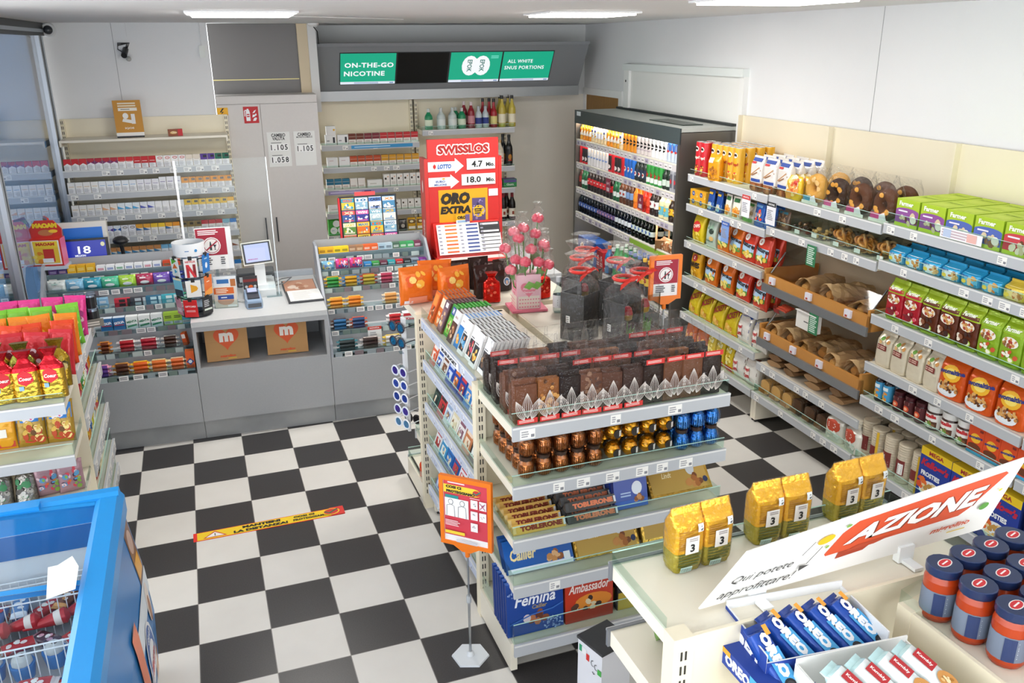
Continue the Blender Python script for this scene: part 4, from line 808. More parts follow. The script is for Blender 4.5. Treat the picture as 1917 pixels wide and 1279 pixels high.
rrow([B1, B1, B2, B2, B3, B3, B4, B4], (-2.02, .127), 1.45, ['light blue pack of chocolate biscuits, leftmost', 'light blue pack of chocolate biscuits, second', 'light blue pack with a yellow spot, left one', 'light blue pack with a yellow spot, right one', 'all-blue pack of crackers, left one', 'all-blue pack of crackers, right one', 'pale yellow pack of biscuits at the right edge', 'pale yellow pack of biscuits cut by the frame'], 'biscuits', 'biscuit packs on the second shelf', deep=3, backlabel='biscuit pack in the rows behind the blue front packs')
def muesli(c, c2, seed, fold='#a5bf2c'):
    w, h = .125, .225
    return bagp('muesli_bag', w, h, .085, c, [('r', -w*.45, h*.7, w*.45, h*.78, c), ('t', 'Farmer', 0, h*.8, w*.66, .02, '#f3f7e4', {'bold': .04, 'rot': .05}), ('e', 0, h*.53, w*.36, .026, '#f3ece0'), ('b', 18, 0, h*.53, w*.3, .02, .007, .012, ['#c98e4a', '#8a5a2c', '#e2b878', '#a33a2a'], seed), ('e', .02, h*.17, .018, .015, '#a9c83a'), ('e', .02, h*.17, .012, .009, '#eaf2d0'), ('b', 8, 0, h*.27, w*.38, .025, .01, .018, c2, seed+1), ('r', -w*.46, .004, w*.46, .016, fold)], 5, 'fold', 'bagg', bands=[(.1, M(fold, 'bagg')), (.7, M(c, 'bagg')), (1, M(fold, 'bagg'))], seed=seed)
MR, MB, MG = muesli('#b3202e', ['#d8485a', '#7a1420', '#efe2d6'], 1), muesli('#63301c', ['#3a1a10', '#8a5234', '#efe2d0'], 2), muesli('#8fb42a', ['#e8d08a', '#c9522a', '#f3f0e0'], 3, '#98b824')
rrow([MR, MR, MB, MB, MB, MG, MG, MG], (-2.05, .128), 1.135, ['red bag of muesli with green fold, left one', 'red bag of muesli with green fold, right one', 'brown chocolate muesli bag, left one of three', 'brown chocolate muesli bag, middle one of three', 'brown chocolate muesli bag, right one of three', 'all-green muesli bag, left one', 'all-green muesli bag, middle one', 'all-green muesli bag at the right edge'], 'muesli', 'muesli bags', deep=2, lean=-.04, backlabel='muesli bag in the second row behind the front bags')
FL = bagp('oat_bag', .115, .2, .08, '#ddd2ba', [('r', -.04, .095, .03, .125, '#7e2f28'), ('l', -.035, .02, .1, .12, 2, '#d9b8a8'), ('b', 10, 0, .155, .04, .025, .01, .016, ['#e2b878', '#c98e4a', '#f0e6cc'], 4), ('e', -.012, .16, .014, .011, '#6aa23a')], 5, 'fold', 'bagg', seed=51)
rrow([FL]*4, (-2.02, .122), .85, 'beige bag of oats with a dark red label', 'oats', 'beige oat bags', deep=2, lean=-.05, turn=.08, backlabel='beige bag of oats behind the front four')
OV = bagp('cereal_bag', .165, .225, .085, '#dc5a1a', [('e', 0, .135, .055, .045, '#efb52a'), ('e', 0, .135, .035, .028, '#f6da6a'), ('t', 'ovomaltine', 0, .145, .15, .026, '#23327e', {'bold': .045, 'rot': .12}), ('e', -.01, .045, .065, .035, '#e9eef2'), ('b', 34, 0, .066, .06, .03, .007, .013, ['#8a5228', '#c98e4a', '#5a3016', '#dca860'], 6)], 4, 'fold', 'bagg', seed=52)
rrow([OV]*3, (-2.485, .182), .85, 'orange bag of cereal with blue lettering', 'cereal', 'orange cereal bags', deep=2, lean=-.06, turn=.06, backlabel='orange bag of cereal behind the front three')
SY_ = bottle('syrup_bottle', .03, .19, M('#2a2226', 'gloss'), '#e8b42a', '#4aa4d4', None, lz=(.12, .62), sh=.6, art=[('b', 8, 0, .05, .02, .025, .008, .014, ['#e8952a', '#f0b84a', '#3f8a3a'], 3), ('r', -.02, .085, .02, .105, '#e9f2f6')], caph=.035)
rrow([SY_]*2, (-2.05, .066), .64, 'dark syrup bottle with a sky blue label', 'syrup', 'syrup bottles', deep=2, backlabel='dark syrup bottle behind the front two')
JR = jar('jam_jar', .034, .115, M('#3a1216', 'gloss'), '#4a1820', '#571c20', lz=(.1, .92), art=[('e', 0, .045, .02, .018, '#d8502a'), ('e', 0, .045, .011, .009, '#f0b08a'), ('l', -.02, .02, .07, .085, 2, '#c9a8a0')])
rrow([JR]*3, (-2.195, .082), .64, 'dark red jam jar with an orange fruit label', 'jam', 'jam jars', deep=2, backlabel='dark red jam jar behind the front three')
NU = jar('spread_jar', .048, .135, M('#3b2014', 'gloss'), '#eceae6', '#f2eee8', lz=(.12, .86), art=[('t', 'nutella', 0, .078, .08, .022, '#c3242a', {'bold': .05}), ('r', -.045, .02, .045, .05, '#5a3420'), ('b', 6, .01, .035, .03, .014, .008, .014, ['#8a5a34', '#f0e6d6', '#c98e4a', '#6aa23a'], 3)], lidh=.03, lidr=1.04)
rrow([NU]*3, (-2.435, .104), .64, 'jar of hazelnut spread with a white lid', 'spread', 'hazelnut spread jars', deep=2, backlabel='jar of hazelnut spread behind the front three')
OC = carton('cocoa_carton', .094, .06, .145, '#dc4c1e', [('r', -.047, 0, .047, .016, '#3fa8d8'), ('e', 0, .085, .03, .025, '#f0b82a'), ('t', 'ovomaltine', 0, .09, .082, .016, '#23327e', {'bold': .05, 'rot': .15}), ('e', 0, .04, .04, .018, '#6a3418'), ('r', .02, .125, .04, .138, '#8a2a1c')], side='#c83f18', top='#e2562a')
rrow([OC]*4, (-2.748, .096), .64, 'orange carton of cocoa drink on the spreads shelf', 'cocoa', 'orange cocoa cartons', deep=3, backlabel='orange carton of cocoa drink in the rows behind')
RCk = P('rice_cake_pack', None)
def ricecake(seed, lab):
    g = G(); rg = random.Random(seed); pr = []
    for k in range(16): pr += [(.046+rg.uniform(-.002, .001), .0145*k+.001), (.049+rg.uniform(-.002, .001), .0145*k+.006), (.046, .0145*k+.0125)]
    g.lathe(pr, M('#d8cab2', 'matte'), 14)
    l = G(); s_ = cylS(.0505)
    l.art(lab, s_, .0006, 6); f = G().lathe([(.0505, .0), (.0505, .235), (.03, .245), (.006, .248)], M('#ffffff', 'film'), 12, caps=(False, False))
    return P('rice_cake_pack', f, [('rice_cakes', g), ('label', l)], .104, .104, .245)
RK = [ricecake(1, [('r', .02, 0, .035, .22, '#e3b52a'), ('r', -.02, .07, .02, .13, '#7a2a26')]), ricecake(2, [('r', -.035, .05, .035, .14, '#7a2a26'), ('t', 'M', -.012, .11, .022, None, '#f2ece4', {'bold': .05}), ('l', -.025, .025, .06, .09, 2, '#d9b8b0')]), ricecake(3, [('r', -.035, .05, .035, .14, '#7a2a26'), ('r', -.005, .055, .028, .12, '#f2f0ec'), ('l', .0, .024, .06, .11, 5, '#33302e')])]
rrow([RK[0], RK[1], RK[2], RK[0]], (-2.06, .108), .24, 'pack of stacked rice cakes in film', 'rice cakes', 'rice cake packs', deep=2, backlabel='pack of stacked rice cakes in film behind the front four')
put(RK[1], (4.24, -2.0, .242), RZ, 'pack of rice cakes at the left end beside the bread bags', 'rice cakes')
def frost(seed):
    w, h = .21, .30
    return carton('cereal_box', w, .075, h, '#1f3a96', [('r', -w/2, h-.045, w/2, h, '#eec81f'), ('t', 'MEGA', 0, h-.022, .1, .024, '#a3202a', {'bold': .04}), ('t', "Kellogg's", 0, h-.088, .19, .055, '#c3203a', {'bold': .05, 'shear': .3}), ('t', 'FROSTIES', -.02, h-.145, .13, .028, '#f2f4f8', {'bold': .05}), ('e', .0, .07, .085, .055, '#e9eef2'), ('b', 30, 0, .075, .07, .04, .01, .016, ['#d8b26a', '#c3954a', '#ecd6a0'], seed), ('b', 6, -.07, .1, .025, .03, .012, .022, ['#e8702a', '#f2eadc', '#d8502a'], seed+2)], side='#1a3180', top='#eec81f')
FRO = frost(3)
rrow([FRO]*3, (-2.475, .214), .24, 'tall blue cereal box with a yellow top band', 'cereal', 'blue cereal boxes', deep=3, backlabel='tall blue cereal box in the rows behind')
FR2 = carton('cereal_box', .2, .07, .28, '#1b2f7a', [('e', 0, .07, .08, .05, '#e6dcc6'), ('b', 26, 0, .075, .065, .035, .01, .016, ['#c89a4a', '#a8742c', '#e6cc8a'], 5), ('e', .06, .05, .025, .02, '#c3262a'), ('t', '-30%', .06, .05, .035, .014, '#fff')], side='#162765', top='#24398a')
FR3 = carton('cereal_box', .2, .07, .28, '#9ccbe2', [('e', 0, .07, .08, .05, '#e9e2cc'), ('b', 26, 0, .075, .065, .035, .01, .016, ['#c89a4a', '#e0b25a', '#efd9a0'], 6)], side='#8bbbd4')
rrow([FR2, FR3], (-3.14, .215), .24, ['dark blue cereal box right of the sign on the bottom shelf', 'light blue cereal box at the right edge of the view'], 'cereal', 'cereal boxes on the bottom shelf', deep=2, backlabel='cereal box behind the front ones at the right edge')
# ================================================================== cigarette wall behind the till
frame(BF)
def cig(lid, mid='#f2f1ef', band=None, logo=None, h=.094, lab='#e9e9ea'):
    w = .0555; g = G().box(-w/2, w/2, -.011, .011, 0, h, M(mid, 'paper'), top=M(lid), front=M(mid)); S = frontS(-.011)
    it = [('r', -w/2, h*.66, w/2, h, lid)]
    if band == 'chev': it.append(('p', [(-w/2, h*.46), (0, h*.64), (w/2, h*.46), (w/2, h*.66), (-w/2, h*.66)], lid))
    elif band == 'tri': it.append(('p', [(-w/2, h*.46), (w/2, h*.46), (-w/2, h*.72)], logo or '#4a74c8'))
    elif band == 'bow': it += [('p', [(-w/2, h*.5), (0, h*.64), (-w/2, h*.8)], logo), ('p', [(w/2, h*.5), (0, h*.64), (w/2, h*.8)], logo)]
    elif band == 'line': it.append(('r', -w*.35, h*.6, w*.35, h*.64, logo or '#d8b878'))
    elif band == 'oval': it += [('e', .004, h*.8, .018, .011, logo or '#c8202c'), ('e', .004, h*.8, .013, .007, '#f4efe9'), ('r', .0, h*.785, .01, h*.815, logo or '#c8202c')]
    elif band == 'blk': it += [('r', -w/2, h*.5, w/2, h*.66, lid), ('r', -w*.1, h*.7, w*.4, h*.9, logo or '#5a5040')]
    it += [('r', -w/2+.002, .003, w/2-.002, h*.42, lab), ('l', -w*.4, w*.4, .008, h*.38, 4, '#b4b4b8'), ('l', -w*.4, w*.4, h*.43, h*.46, 1, '#33333a')]
    g.art(it, S, .0005, 1); return P('cigarette_pack', g, [], w, .022, h)
C = {'rw': cig('#c8242e', '#f4f2f0', 'chev'), 'rd': cig('#b02436', '#f0eef2', 'bow', '#7a2a66'), 'rt': cig('#cf2a2e', '#f4f2f0', 'line', '#cf2a2e'), 'rf': cig('#c62128', '#c62128', 'line', '#f0e6e0'), 'ov': cig('#f2efec', '#f4f2f0', 'oval'),
     'be': cig('#e4d8c8', '#f0ece6', 'line', '#c9b49a'), 'pu': cig('#5a3c94', '#f0eff2', 'blk', '#26262e'), 'gn': cig('#1f6a54', '#eff0ee', 'blk', '#20262a'), 'wg': cig('#f1efeb', '#f4f2ee', 'line', '#d9b070'), 'wb': cig('#eef2f5', '#f3f4f5', 'line', '#5aa0d4'),
     'wp': cig('#ecebf0', '#f3f2f5', 'line', '#7a6a9a'), 'wt': cig('#eeeef2', '#f4f4f6', 'line', '#6f5a9a', .107), 'yo': cig('#e8971c', '#f1ede4', 'blk', '#7a7068'), 'wo': cig('#f0e9e0', '#f4f0ea', 'tri', '#e9b48a'), 'bl': cig('#e9f1f6', '#f2f5f7', 'tri', '#58aede'), 'bt': cig('#eceef6', '#f2f3f7', 'tri', '#5a62b8'),
     'ww': cig('#f3f3f4', '#f5f5f5', None), 'yw': cig('#ecc23c', '#f1efe8', 'blk', '#6a6a62'), 'yy': cig('#f0b62c', '#f1e9d6', None), 'gw': cig('#2a8a72', '#eef2f0', 'chev'), 'pw': cig('#e6e4f2', '#eeeef4', 'bow', '#5a3fa0'), 'bw': cig('#e6f0f6', '#eef3f6', 'bow', '#2a5fae'), 'wd': cig('#ededf4', '#f0f0f5', 'oval', '#33334a'),
     'yb': cig('#e9a83a', '#ece9e4', 'tri', '#3a6fa8'), 'yl': cig('#f0c632', '#efece2', None), 'og': cig('#e8962c', '#efe8dc', None), 'dg': cig('#8a7444', '#e6e1d4', 'blk', '#3a352a'), 'rr': cig('#b8252e', '#e9e2de', None), 'cb': cig('#7fb4c8', '#eaf0f2', 'line', '#2a6a86'), 'sb': cig('#2a7ac4', '#eef2f5', None),
     'br': cig('#c78a52', '#eae4dc', 'tri', '#4a8ab4'), 'cy': cig('#7ab8dc', '#e6eef3', None), 'db': cig('#2a4a80', '#e9ecf1', 'tri', '#2a4a80'), 'wn': cig('#efede9', '#f0eeea', 'tri', '#8a4a2a')}
CT = {'rw': 'red-topped white', 'rd': 'dark red and violet', 'rt': 'red and white', 'rf': 'all-red', 'ov': 'white with red oval', 'be': 'beige and white', 'pu': 'purple and black', 'gn': 'green and black', 'wg': 'white and gold', 'wb': 'white and blue', 'wp': 'white and violet', 'wt': 'tall white', 'yo': 'orange and yellow',
      'wo': 'white and peach', 'bl': 'sky blue and white', 'bt': 'white with indigo corner', 'ww': 'plain white', 'yw': 'yellow and white', 'yy': 'all-yellow', 'gw': 'green and white', 'pw': 'white with purple bow', 'bw': 'white with blue bow', 'wd': 'white with dark dot', 'yb': 'amber and blue', 'yl': 'yellow', 'og': 'orange', 'dg': 'dark gold', 'rr': 'red', 'cb': 'teal and white', 'sb': 'bright blue', 'br': 'tan and blue', 'cy': 'pale blue', 'db': 'navy and white', 'wn': 'white and brown'}
def cigrow(codes, z, wh, x0=-.542):
    n = len(codes)
    for i, c in enumerate(codes):
        if not c: continue
        put(C[c], (x0+.0591*(i+.5), 2.125+random.uniform(0, .006), z+.001), random.uniform(-.03, .03), CT[c]+' cigarette pack, '+ordn(i, n)+' in the '+wh+' row', 'cigarette pack', 'cigarette packs in the '+wh+' row')
cigrow(['rw', 'rw', 'rw', 'rd', 'rd', 'rd', 'rd', 'rt', 'rt', 'rf', 'rf', 'rf', 'ov', 'ov', 'ov', 'ov', 'be', 'be', 'pu', 'pu', 'gn', 'gn'], 1.635, 'top')
cigrow(['wg', 'wg', 'wg', 'wg', 'wb', 'wb', 'wb', 'wb', 'wb', 'wp', 'wp', 'wp', 'wt', 'wt', 'wt', 'yo', 'yo', 'yo', 'yo', 'yo', 'yo', 'yo'], 1.445, 'second')
cigrow(['wg', 'wg', 'wg', 'wg', 'wo', 'wo', 'bl', 'bl', 'bl', 'bt', 'bt', 'ww', 'ww', 'ww', 'ww', 'yw', 'yw', 'yw', 'yw', 'yw', 'yw', 'yy'], 1.255, 'third')
cigrow(['gw', 'gw', 'gw', 'pw', 'pw', 'bw', 'wd', 'wd', 'yb', 'yb', 'yl', 'yl', 'yb', 'og', 'dg', 'dg', 'dg', 'rr', 'rr', 'rr', 'cb', 'sb'], 1.065, 'fourth')
cigrow(['gw', 'gw', 'br', 'br', 'br', 'br', 'br', 'br', 'br', 'br', 'br', 'cy', 'cy', 'cy', 'cy', 'cy', 'db', 'db', 'db', 'db', 'wn', 'wn'], .875, 'fifth')
cigrow([None]*12+['ww', 'ww', 'yl', 'yl', 'og', 'og', 'gw', 'gw', 'sb', 'sb'], .69, 'lowest')
g = G().box(0, .44, -.001, .001, 0, .032, M('#e2702a')); g.art([('t', 'BUY 4 GET 5', .11, .016, .17, .018, '#5a2414', {'bold': .02}), ('t', 'BUY 4 GET 5', .33, .016, .17, .018, '#5a2414', {'bold': .02})], frontS(-.001), .0005, 1)
put(P('promo_strip', g), (-.27, 2.085, .832), 0, 'orange promotion strip reading BUY 4 GET 5 on the shelf rail', 'tag')
g = G().box(-.105, .105, -.012, .012, 0, .012, M('#2b2b2e')); g.box(-.107, .107, -.006, .006, .012, .30, M('#c98a2c'), front=M('#c58a2e')); S = frontS(-.006)
g.art([('r', -.107, .012, .107, .04, '#efece6'), ('l', -.07, .07, .245, .285, 2, '#eadcc2'), ('r', -.07, .215, .075, .24, '#efe9dc'), ('l', -.05, .055, .222, .234, 1, '#8a8478'), ('e', -.02, .175, .022, .024, '#f2efe8'), ('p', [(-.05, .13), (.04, .11), (.05, .135), (-.04, .155)], '#e9e6e0'), ('r', .022, .11, .052, .19, '#e6e3df'), ('t', 'IQOS', .0, .075, .07, .018, '#f4eee0', {'bold': .03})], S, .0008, 1)
put(P('poster_stand', g), (-.005, 2.2, 1.882), .03, 'gold counter poster standing on the empty top shelf', 'poster')
g = carton('biscuit_box', .115, .05, .055, '#8a4a2c', [('r', .02, 0, .0575, .055, '#c3262e'), ('e', -.015, .028, .028, .012, '#d9b06a'), ('t', 'Choc', -.01, .03, .04, .014, '#f2e6d0')], top='#c98a6a'); put(g, (.345, 2.2, 1.882), .1, 'small red and brown box alone on the empty top shelf', 'box')
# ================================================================== back shelves: tobacco cartons, bottles
YS = 3.03
def brow(ps, x0, pitch, z, base, cat, group, n=None, where='', **k): row(ps, n or len(ps), (x0, YS, z+.001), pitch, 0, base, cat, group, where, **k)
def heet(c, c2='#efeae4'): return carton('tobacco_pack', .072, .05, .10, c2, [('r', -.036, .045, .036, .10, c), ('r', -.036, .072, .036, .074, '#e9d9c9'), ('l', -.03, .02, .012, .035, 2, '#b9a8a0')], top=c)
H1, H2, H3, H4, H5, H6 = heet('#6e2f1e'), heet('#7a2430'), heet('#c32a30'), heet('#b8471e'), heet('#d69a24'), heet('#24708e')
WB = carton('device_box', .105, .06, .095, '#f0f0f0', [('r', .02, .02, .04, .075, '#2b2b33'), ('l', -.04, .0, .03, .05, 1, '#9a9aa0')]); WB2 = carton('device_box', .105, .06, .095, '#efeeee', [('l', -.03, .03, .06, .068, 1, '#c9a0a0')])
WB3 = carton('device_box', .09, .06, .085, '#f1f0ee', [('e', .03, .05, .01, .01, '#e9b42a')])
brow([WB, WB], 1.67, .118, 1.66, 'white device box with dark icon on the top back shelf', 'box', 'white device boxes'); put(WB3, (1.735, 3.06, 1.757), 0, 'white box with yellow dot stacked on the device boxes', 'box')
brow([H1]*2+[H2]*2+[H3]*5, 1.90, .079, 1.66, 'tobacco carton on top back shelf', 'tobacco carton', 'tobacco cartons in the top row')
brow([WB2, WB2], 1.67, .118, 1.44, 'plain white device box on the second back shelf', 'box', 'plain white boxes')
brow([H4]*4+[H5]*5, 1.90, .079, 1.44, 'tobacco carton, second back shelf', 'tobacco carton', 'tobacco cartons in the second row')
brow([H6]*3+[heet('#e9e4de')]*2, 1.65, .079, 1.22, 'tobacco carton on third back shelf', 'tobacco carton', 'tobacco cartons in the third row')
FB_ = carton('device_box', .15, .06, .075, '#f0efec', [('l', -.05, .05, .03, .045, 1, '#c9c4bc')]); put(FB_, (2.14, 3.06, 1.221), 0, 'wide flat white box on the third back shelf', 'box')
VB = carton('refill_box', .062, .06, .125, '#efece6', [('e', -.012, .08, .01, .012, '#3a2e2a'), ('l', -.02, .02, .02, .05, 2, '#c9c2ba'), ('e', .012, .1, .007, .006, '#e9b48a')])
brow([VB]*6, 2.23, .068, 1.22, 'tall white refill box, third back shelf', 'box', 'tall white refill boxes', n=6)
VB2 = carton('refill_box', .062, .06, .10, '#efece6', [('e', -.012, .065, .009, .01, '#4a3a2a'), ('l', -.02, .02, .02, .04, 2, '#c9c2ba')])
brow([VB2]*4, 2.33, .07, .98, 'short white refill box, fourth back shelf', 'box', 'short white refill boxes', n=4)
put(FB_, (1.73, 3.06, .981), 0, 'white box on fourth back shelf beside the locker', 'box')
TINS = carton('snus_display', .16, .08, .16, '#3fa33a', [('e', -.03, .05, .036, .036, '#eef2ee'), ('e', .045, .05, .036, .036, '#eef2ee'), ('e', .0, .12, .036, .036, '#eef2ee'), ('l', -.05, -.01, .045, .056, 1, '#9ab8c8')])
put(TINS, (1.72, 3.07, .751), 0, 'green display of round white tins behind the scratch ticket rack', 'box')
TB = bagp('tobacco_pouch', .085, .13, .04, '#d9a41c', [('r', -.035, .07, .035, .11, '#6a4a1c'), ('r', -.035, .015, .035, .04, '#f0ead8'), ('e', 0, .09, .02, .012, '#f0e0b0')], 4, 'stand', seed=3); TBk = bagp('tobacco_pouch', .085, .12, .05, '#26221f', [('e', 0, .05, .02, .02, '#b9b2a8'), ('e', .01, .09, .012, .01, '#8a847a')], 4, 'stand', seed=4)
brow([TBk, TB, TB], 2.36, .095, .75, ['black tobacco pouch on the fifth back shelf', 'yellow tobacco pouch, left one', 'yellow tobacco pouch, right one'], 'tobacco pouch', 'tobacco pouches on the fifth back shelf')
g = G().box(0, .62, -.001, .001, 0, .032, M('#3a98d0')); g.art([('l', .03, .58, .008, .024, 1, '#bfe0f2')], frontS(-.001), .0005, 1); put(P('promo_strip', g), (1.92, 2.984, 1.62), 0, 'blue promotion strip on the top back shelf rail', 'tag')
g = G().box(0, .6, -.001, .001, 0, .034, M('#a79ac8')); g.art([('l', .02, .5, .008, .026, 1, '#d9d2ea'), ('r', .36, .008, .43, .026, '#4a3a7a')], frontS(-.001), .0005, 1); put(P('promo_strip', g), (1.66, 2.984, 1.175), 0, 'violet promotion strip on the third back shelf rail', 'tag')
# bottles
CLR = M('#dfe9e6', 'clear')
def glassm(c): return M(c, 'tintg')
def spirit(r, h, col, cap, lab, lz=(.2, .48), fin='gloss', sh=.6): return bottle('spirit_bottle', r, h, M(col, fin), cap, lab, None, sh=sh, lz=lz, nr=.013, caph=.035)
GNB = spirit(.042, .21, '#1f8a5a', '#c9ccc9', '#d8e2c8'); CLB = spirit(.045, .215, '#c9d2cf', '#c9ccc9', '#dfe6e2'); CLB2 = spirit(.036, .22, '#c4ccd0', '#b9bcc4', '#2f3f86'); RDB = spirit(.038, .265, '#8e1a2a', '#d9c9cc', '#c98a92'); RDY = spirit(.036, .29, '#a51f2a', '#1a1a1c', '#e2d488', (.12, .4), sh=.5); YLB = spirit(.04, .32, '#c9b24a', '#17181a', '#efe6cc', (.14, .42), sh=.56)
for x, p, d, lab in ((2.75, GNB, 0, 'green spirit bottle standing alone at the left of the top shelf'), (2.88, CLB, 0, 'clear round-shouldered bottle, left one of two'), (3.0, CLB, 0, 'clear round-shouldered bottle, right one of two'), (3.1, GNB, 0, 'green spirit bottle between clear and red bottles'), (3.06, GNB, .1, 'green spirit bottle half hidden behind the clear one'),
                     (3.2, RDB, .0, 'dark red spirit bottle in front of another'), (3.15, RDB, .1, 'dark red spirit bottle behind the front red one'), (3.28, CLB2, 0, 'clear bottle with dark blue label, left one of two'), (3.36, CLB2, .02, 'clear bottle with dark blue label, right one of two'), (3.36, RDY, .12, 'red bottle with black cap in the back row, left'), (3.45, RDY, .02, 'red bottle with black cap and yellow label in front'), (3.43, RDY, .12, 'red bottle with black cap in the back row, right'),
                     (3.54, YLB, .02, 'tall golden bottle with cream label, left front'), (3.65, YLB, .02, 'tall golden bottle with cream label, rightmost front'), (3.55, YLB, .13, 'tall golden bottle behind the left golden one'), (3.64, YLB, .13, 'tall golden bottle behind the right golden one')):
    put(p, (x-.02, 3.05+d, 1.771), 0, lab, 'bottle', 'spirit bottles on the top back shelf')
FIO = bottle('wine_bottle', .042, .27, M('#d8cdb8', 'gloss'), '#c9a06a', '#e9dfd0', None, sh=.58, lz=(.1, .5), nr=.013, art=[('t', 'FIOR', 0, .085, .05, .02, '#b04a3a'), ('t', 'DI VITE', 0, .05, .05, .014, '#b04a3a')])
DKB = bottle('wine_bottle', .04, .32, M('#15181a', 'gloss'), '#15181a', '#2a2420', None, sh=.56, lz=(.12, .45), nr=.014, art=[('e', 0, .09, .02, .03, '#b87a2a'), ('r', -.02, .05, .02, .06, '#c33a2a')])
RWB = bottle('wine_bottle', .038, .31, M('#16100f', 'gloss'), '#7a1a24', '#e6dccb', None, sh=.58, lz=(.14, .42), nr=.014, caph=.08, art=[('r', -.012, .065, .012, .1, '#8a3a24')]); RWB2 = bottle('wine_bottle', .038, .31, M('#1a0d0e', 'gloss'), '#7a1a24', '#4a1416', None, sh=.58, lz=(.1, .5), nr=.014, caph=.08)
for x, p, lab in ((3.50, FIO, 'pale cream bottle on the second bottle shelf'), (3.60, DKB, 'black bottle with a glowing orange emblem, right one'), (3.56, DKB, 'black bottle with a glowing orange emblem, rear one')): put(p, (x-.01, 3.06+(.09 if 'rear' in lab else 0), 1.371), 0, lab, 'bottle', 'bottles on the second bottle shelf')
CBX = carton('gum_display', .15, .1, .085, '#2f8a4a', [('r', -.07, .05, .07, .08, '#5a4a8a'), ('t', 'Gum', 0, .03, .08, .02, '#e9f2ea')], top='#6a4a90'); put(CBX, (3.59, 3.08, 1.141), 0, 'green and purple sweet box on the third bottle shelf', 'box')
CBX2 = carton('sweet_box', .10, .1, .075, '#c9768a', [('b', 8, 0, .04, .04, .03, .008, .014, ['#3a2a3a', '#f0d8e0', '#8a2a4a'], 3)], top='#4a2a3a'); put(CBX2, (3.45, 3.08, 1.141), 0, 'pink and black sweet box on the third bottle shelf', 'box')
for i, (x, d, p) in enumerate(((3.44, 0, RWB2), (3.53, 0, RWB), (3.63, 0, RWB), (3.40, .1, RWB2), (3.50, .1, RWB), (3.60, .1, RWB))): put(p, (x-.01, 3.06+d, .781), 0, ('dark red-labelled wine bottle, leftmost front', 'wine bottle with cream label, middle front', 'wine bottle with cream label, right front', 'dark red-labelled wine bottle, back row left', 'wine bottle with cream label, back row middle', 'wine bottle with cream label, back row right')[i], 'bottle', 'wine bottles on the lower bottle shelf')
# ================================================================== the till area
frame(BF)
def srow(k, xs, ps, base, group, cat, n=None, pitch=.06, up=1, dy=.012, deep=1, **kw):
    z, y = STEP[k]; row(ps, n or len(ps), (xs, y+dy, z+.001), pitch, 0, base, cat, group, '', up=up, deep=deep, **kw)
def gum(c, c2, w=.056, h=.068, lab='#f2f0ec', d=.05): return carton('gum_box', w, d, h, c, [('r', -w*.45, h*.08, w*.45, h*.32, lab), ('l', -w*.36, w*.36, h*.55, h*.8, 2, c2), ('l', -w*.4, w*.2, h*.12, h*.28, 2, '#9a9a9e')], top=c)
# left ramp, top row
LEFT = 'on the left sweet counter'
srow(5, -.52, [gum('#6a4a94', '#c9b8e2'), gum('#5a4a8c', '#e2b8c9')], 'purple gum box in the top row left of the till', 'purple gum boxes', 'gum')
srow(5, -.40, [gum('#e8b21c', '#f6e08a', h=.085)]*3, 'yellow gum box in the top row left of the till', 'yellow gum boxes', 'gum')
srow(5, -.215, [gum('#eef0f2', c) for c in ('#c9506a', '#4a6ab4', '#3f9a5a', '#4a6ab4', '#7a8ab8', '#c9506a', '#5a7ac4')], 'white gum box in the top row left of the till', 'white gum boxes', 'gum', pitch=.062)
srow(5, .225, [gum('#d9481c', '#2a6a50')]*2, 'orange gum box in the top row left of the till', 'orange gum boxes', 'gum')
def candybag(c, c2, seed, w=.12):
    it = [('p', [(-w*.5+i*.03, .0), (-w*.5+i*.03+.012, .0), (-w*.5+i*.03+.03, .08), (-w*.5+i*.03+.018, .08)], c2) for i in range(4)]+[('e', 0, .035, .03, .012, '#e9eef0'), ('l', -.03, .03, .06, .075, 1, c2)]
    return bagp('sweet_bag', w, .09, .05, c, it, 3, 'pillow', seed=seed, crink=.006, NV=8)
srow(4, -.52, [candybag(a, b, i) for i, (a, b) in enumerate((('#dfe6e2', '#a8c4bc'), ('#8ec4e2', '#e9f2f6'), ('#3fa0b8', '#e2f0f0'), ('#5ac49a', '#e9f6ee'), ('#a9d44a', '#eef6d4'), ('#b03a5a', '#f2e2e6'), ('#7a5ab4', '#ece6f4'), ('#2a3f9a', '#dfe2f2')))], ['pale grey-green sweet bag, leftmost on the second rack row', 'light blue sweet bag left of the striped teal bag', 'teal and white striped sweet bag', 'mint green sweet bag', 'lime green sweet bag', 'red and white striped sweet bag', 'purple and white striped sweet bag', 'dark blue sweet bag beside the gift card tower'], 'sweet bags on the left rack', 'sweet bag', pitch=.113)
def tubep(c, c2, l=.1): return carton('mint_roll', l, .035, .028, c, [('r', -l*.2, .004, l*.2, .024, c2), ('r', l*.32, 0, l*.5, .028, c2)], top=c)
srow(3, -.1, [tubep('#c82a3e', '#2a2226'), tubep('#3a3a44', '#b9c2c8'), tubep('#2a6a8a', '#bfe0ea'), tubep('#3fa8b8', '#dff2f2'), tubep('#2a9a6a', '#cfeedd')], ['red and black mint rolls right of the black cans', 'black and silver mint rolls', 'blue mint rolls', 'turquoise mint rolls', 'green mint rolls next to the gift card tower'], 'mint rolls on the left rack', 'mints', pitch=.102, up=2)
srow(3, -.5, [gum('#8ab8d8', '#f0f4f6')]*6, 'pale blue gum box in the fourth rack row, mostly hidden', 'pale blue gum boxes', 'gum')
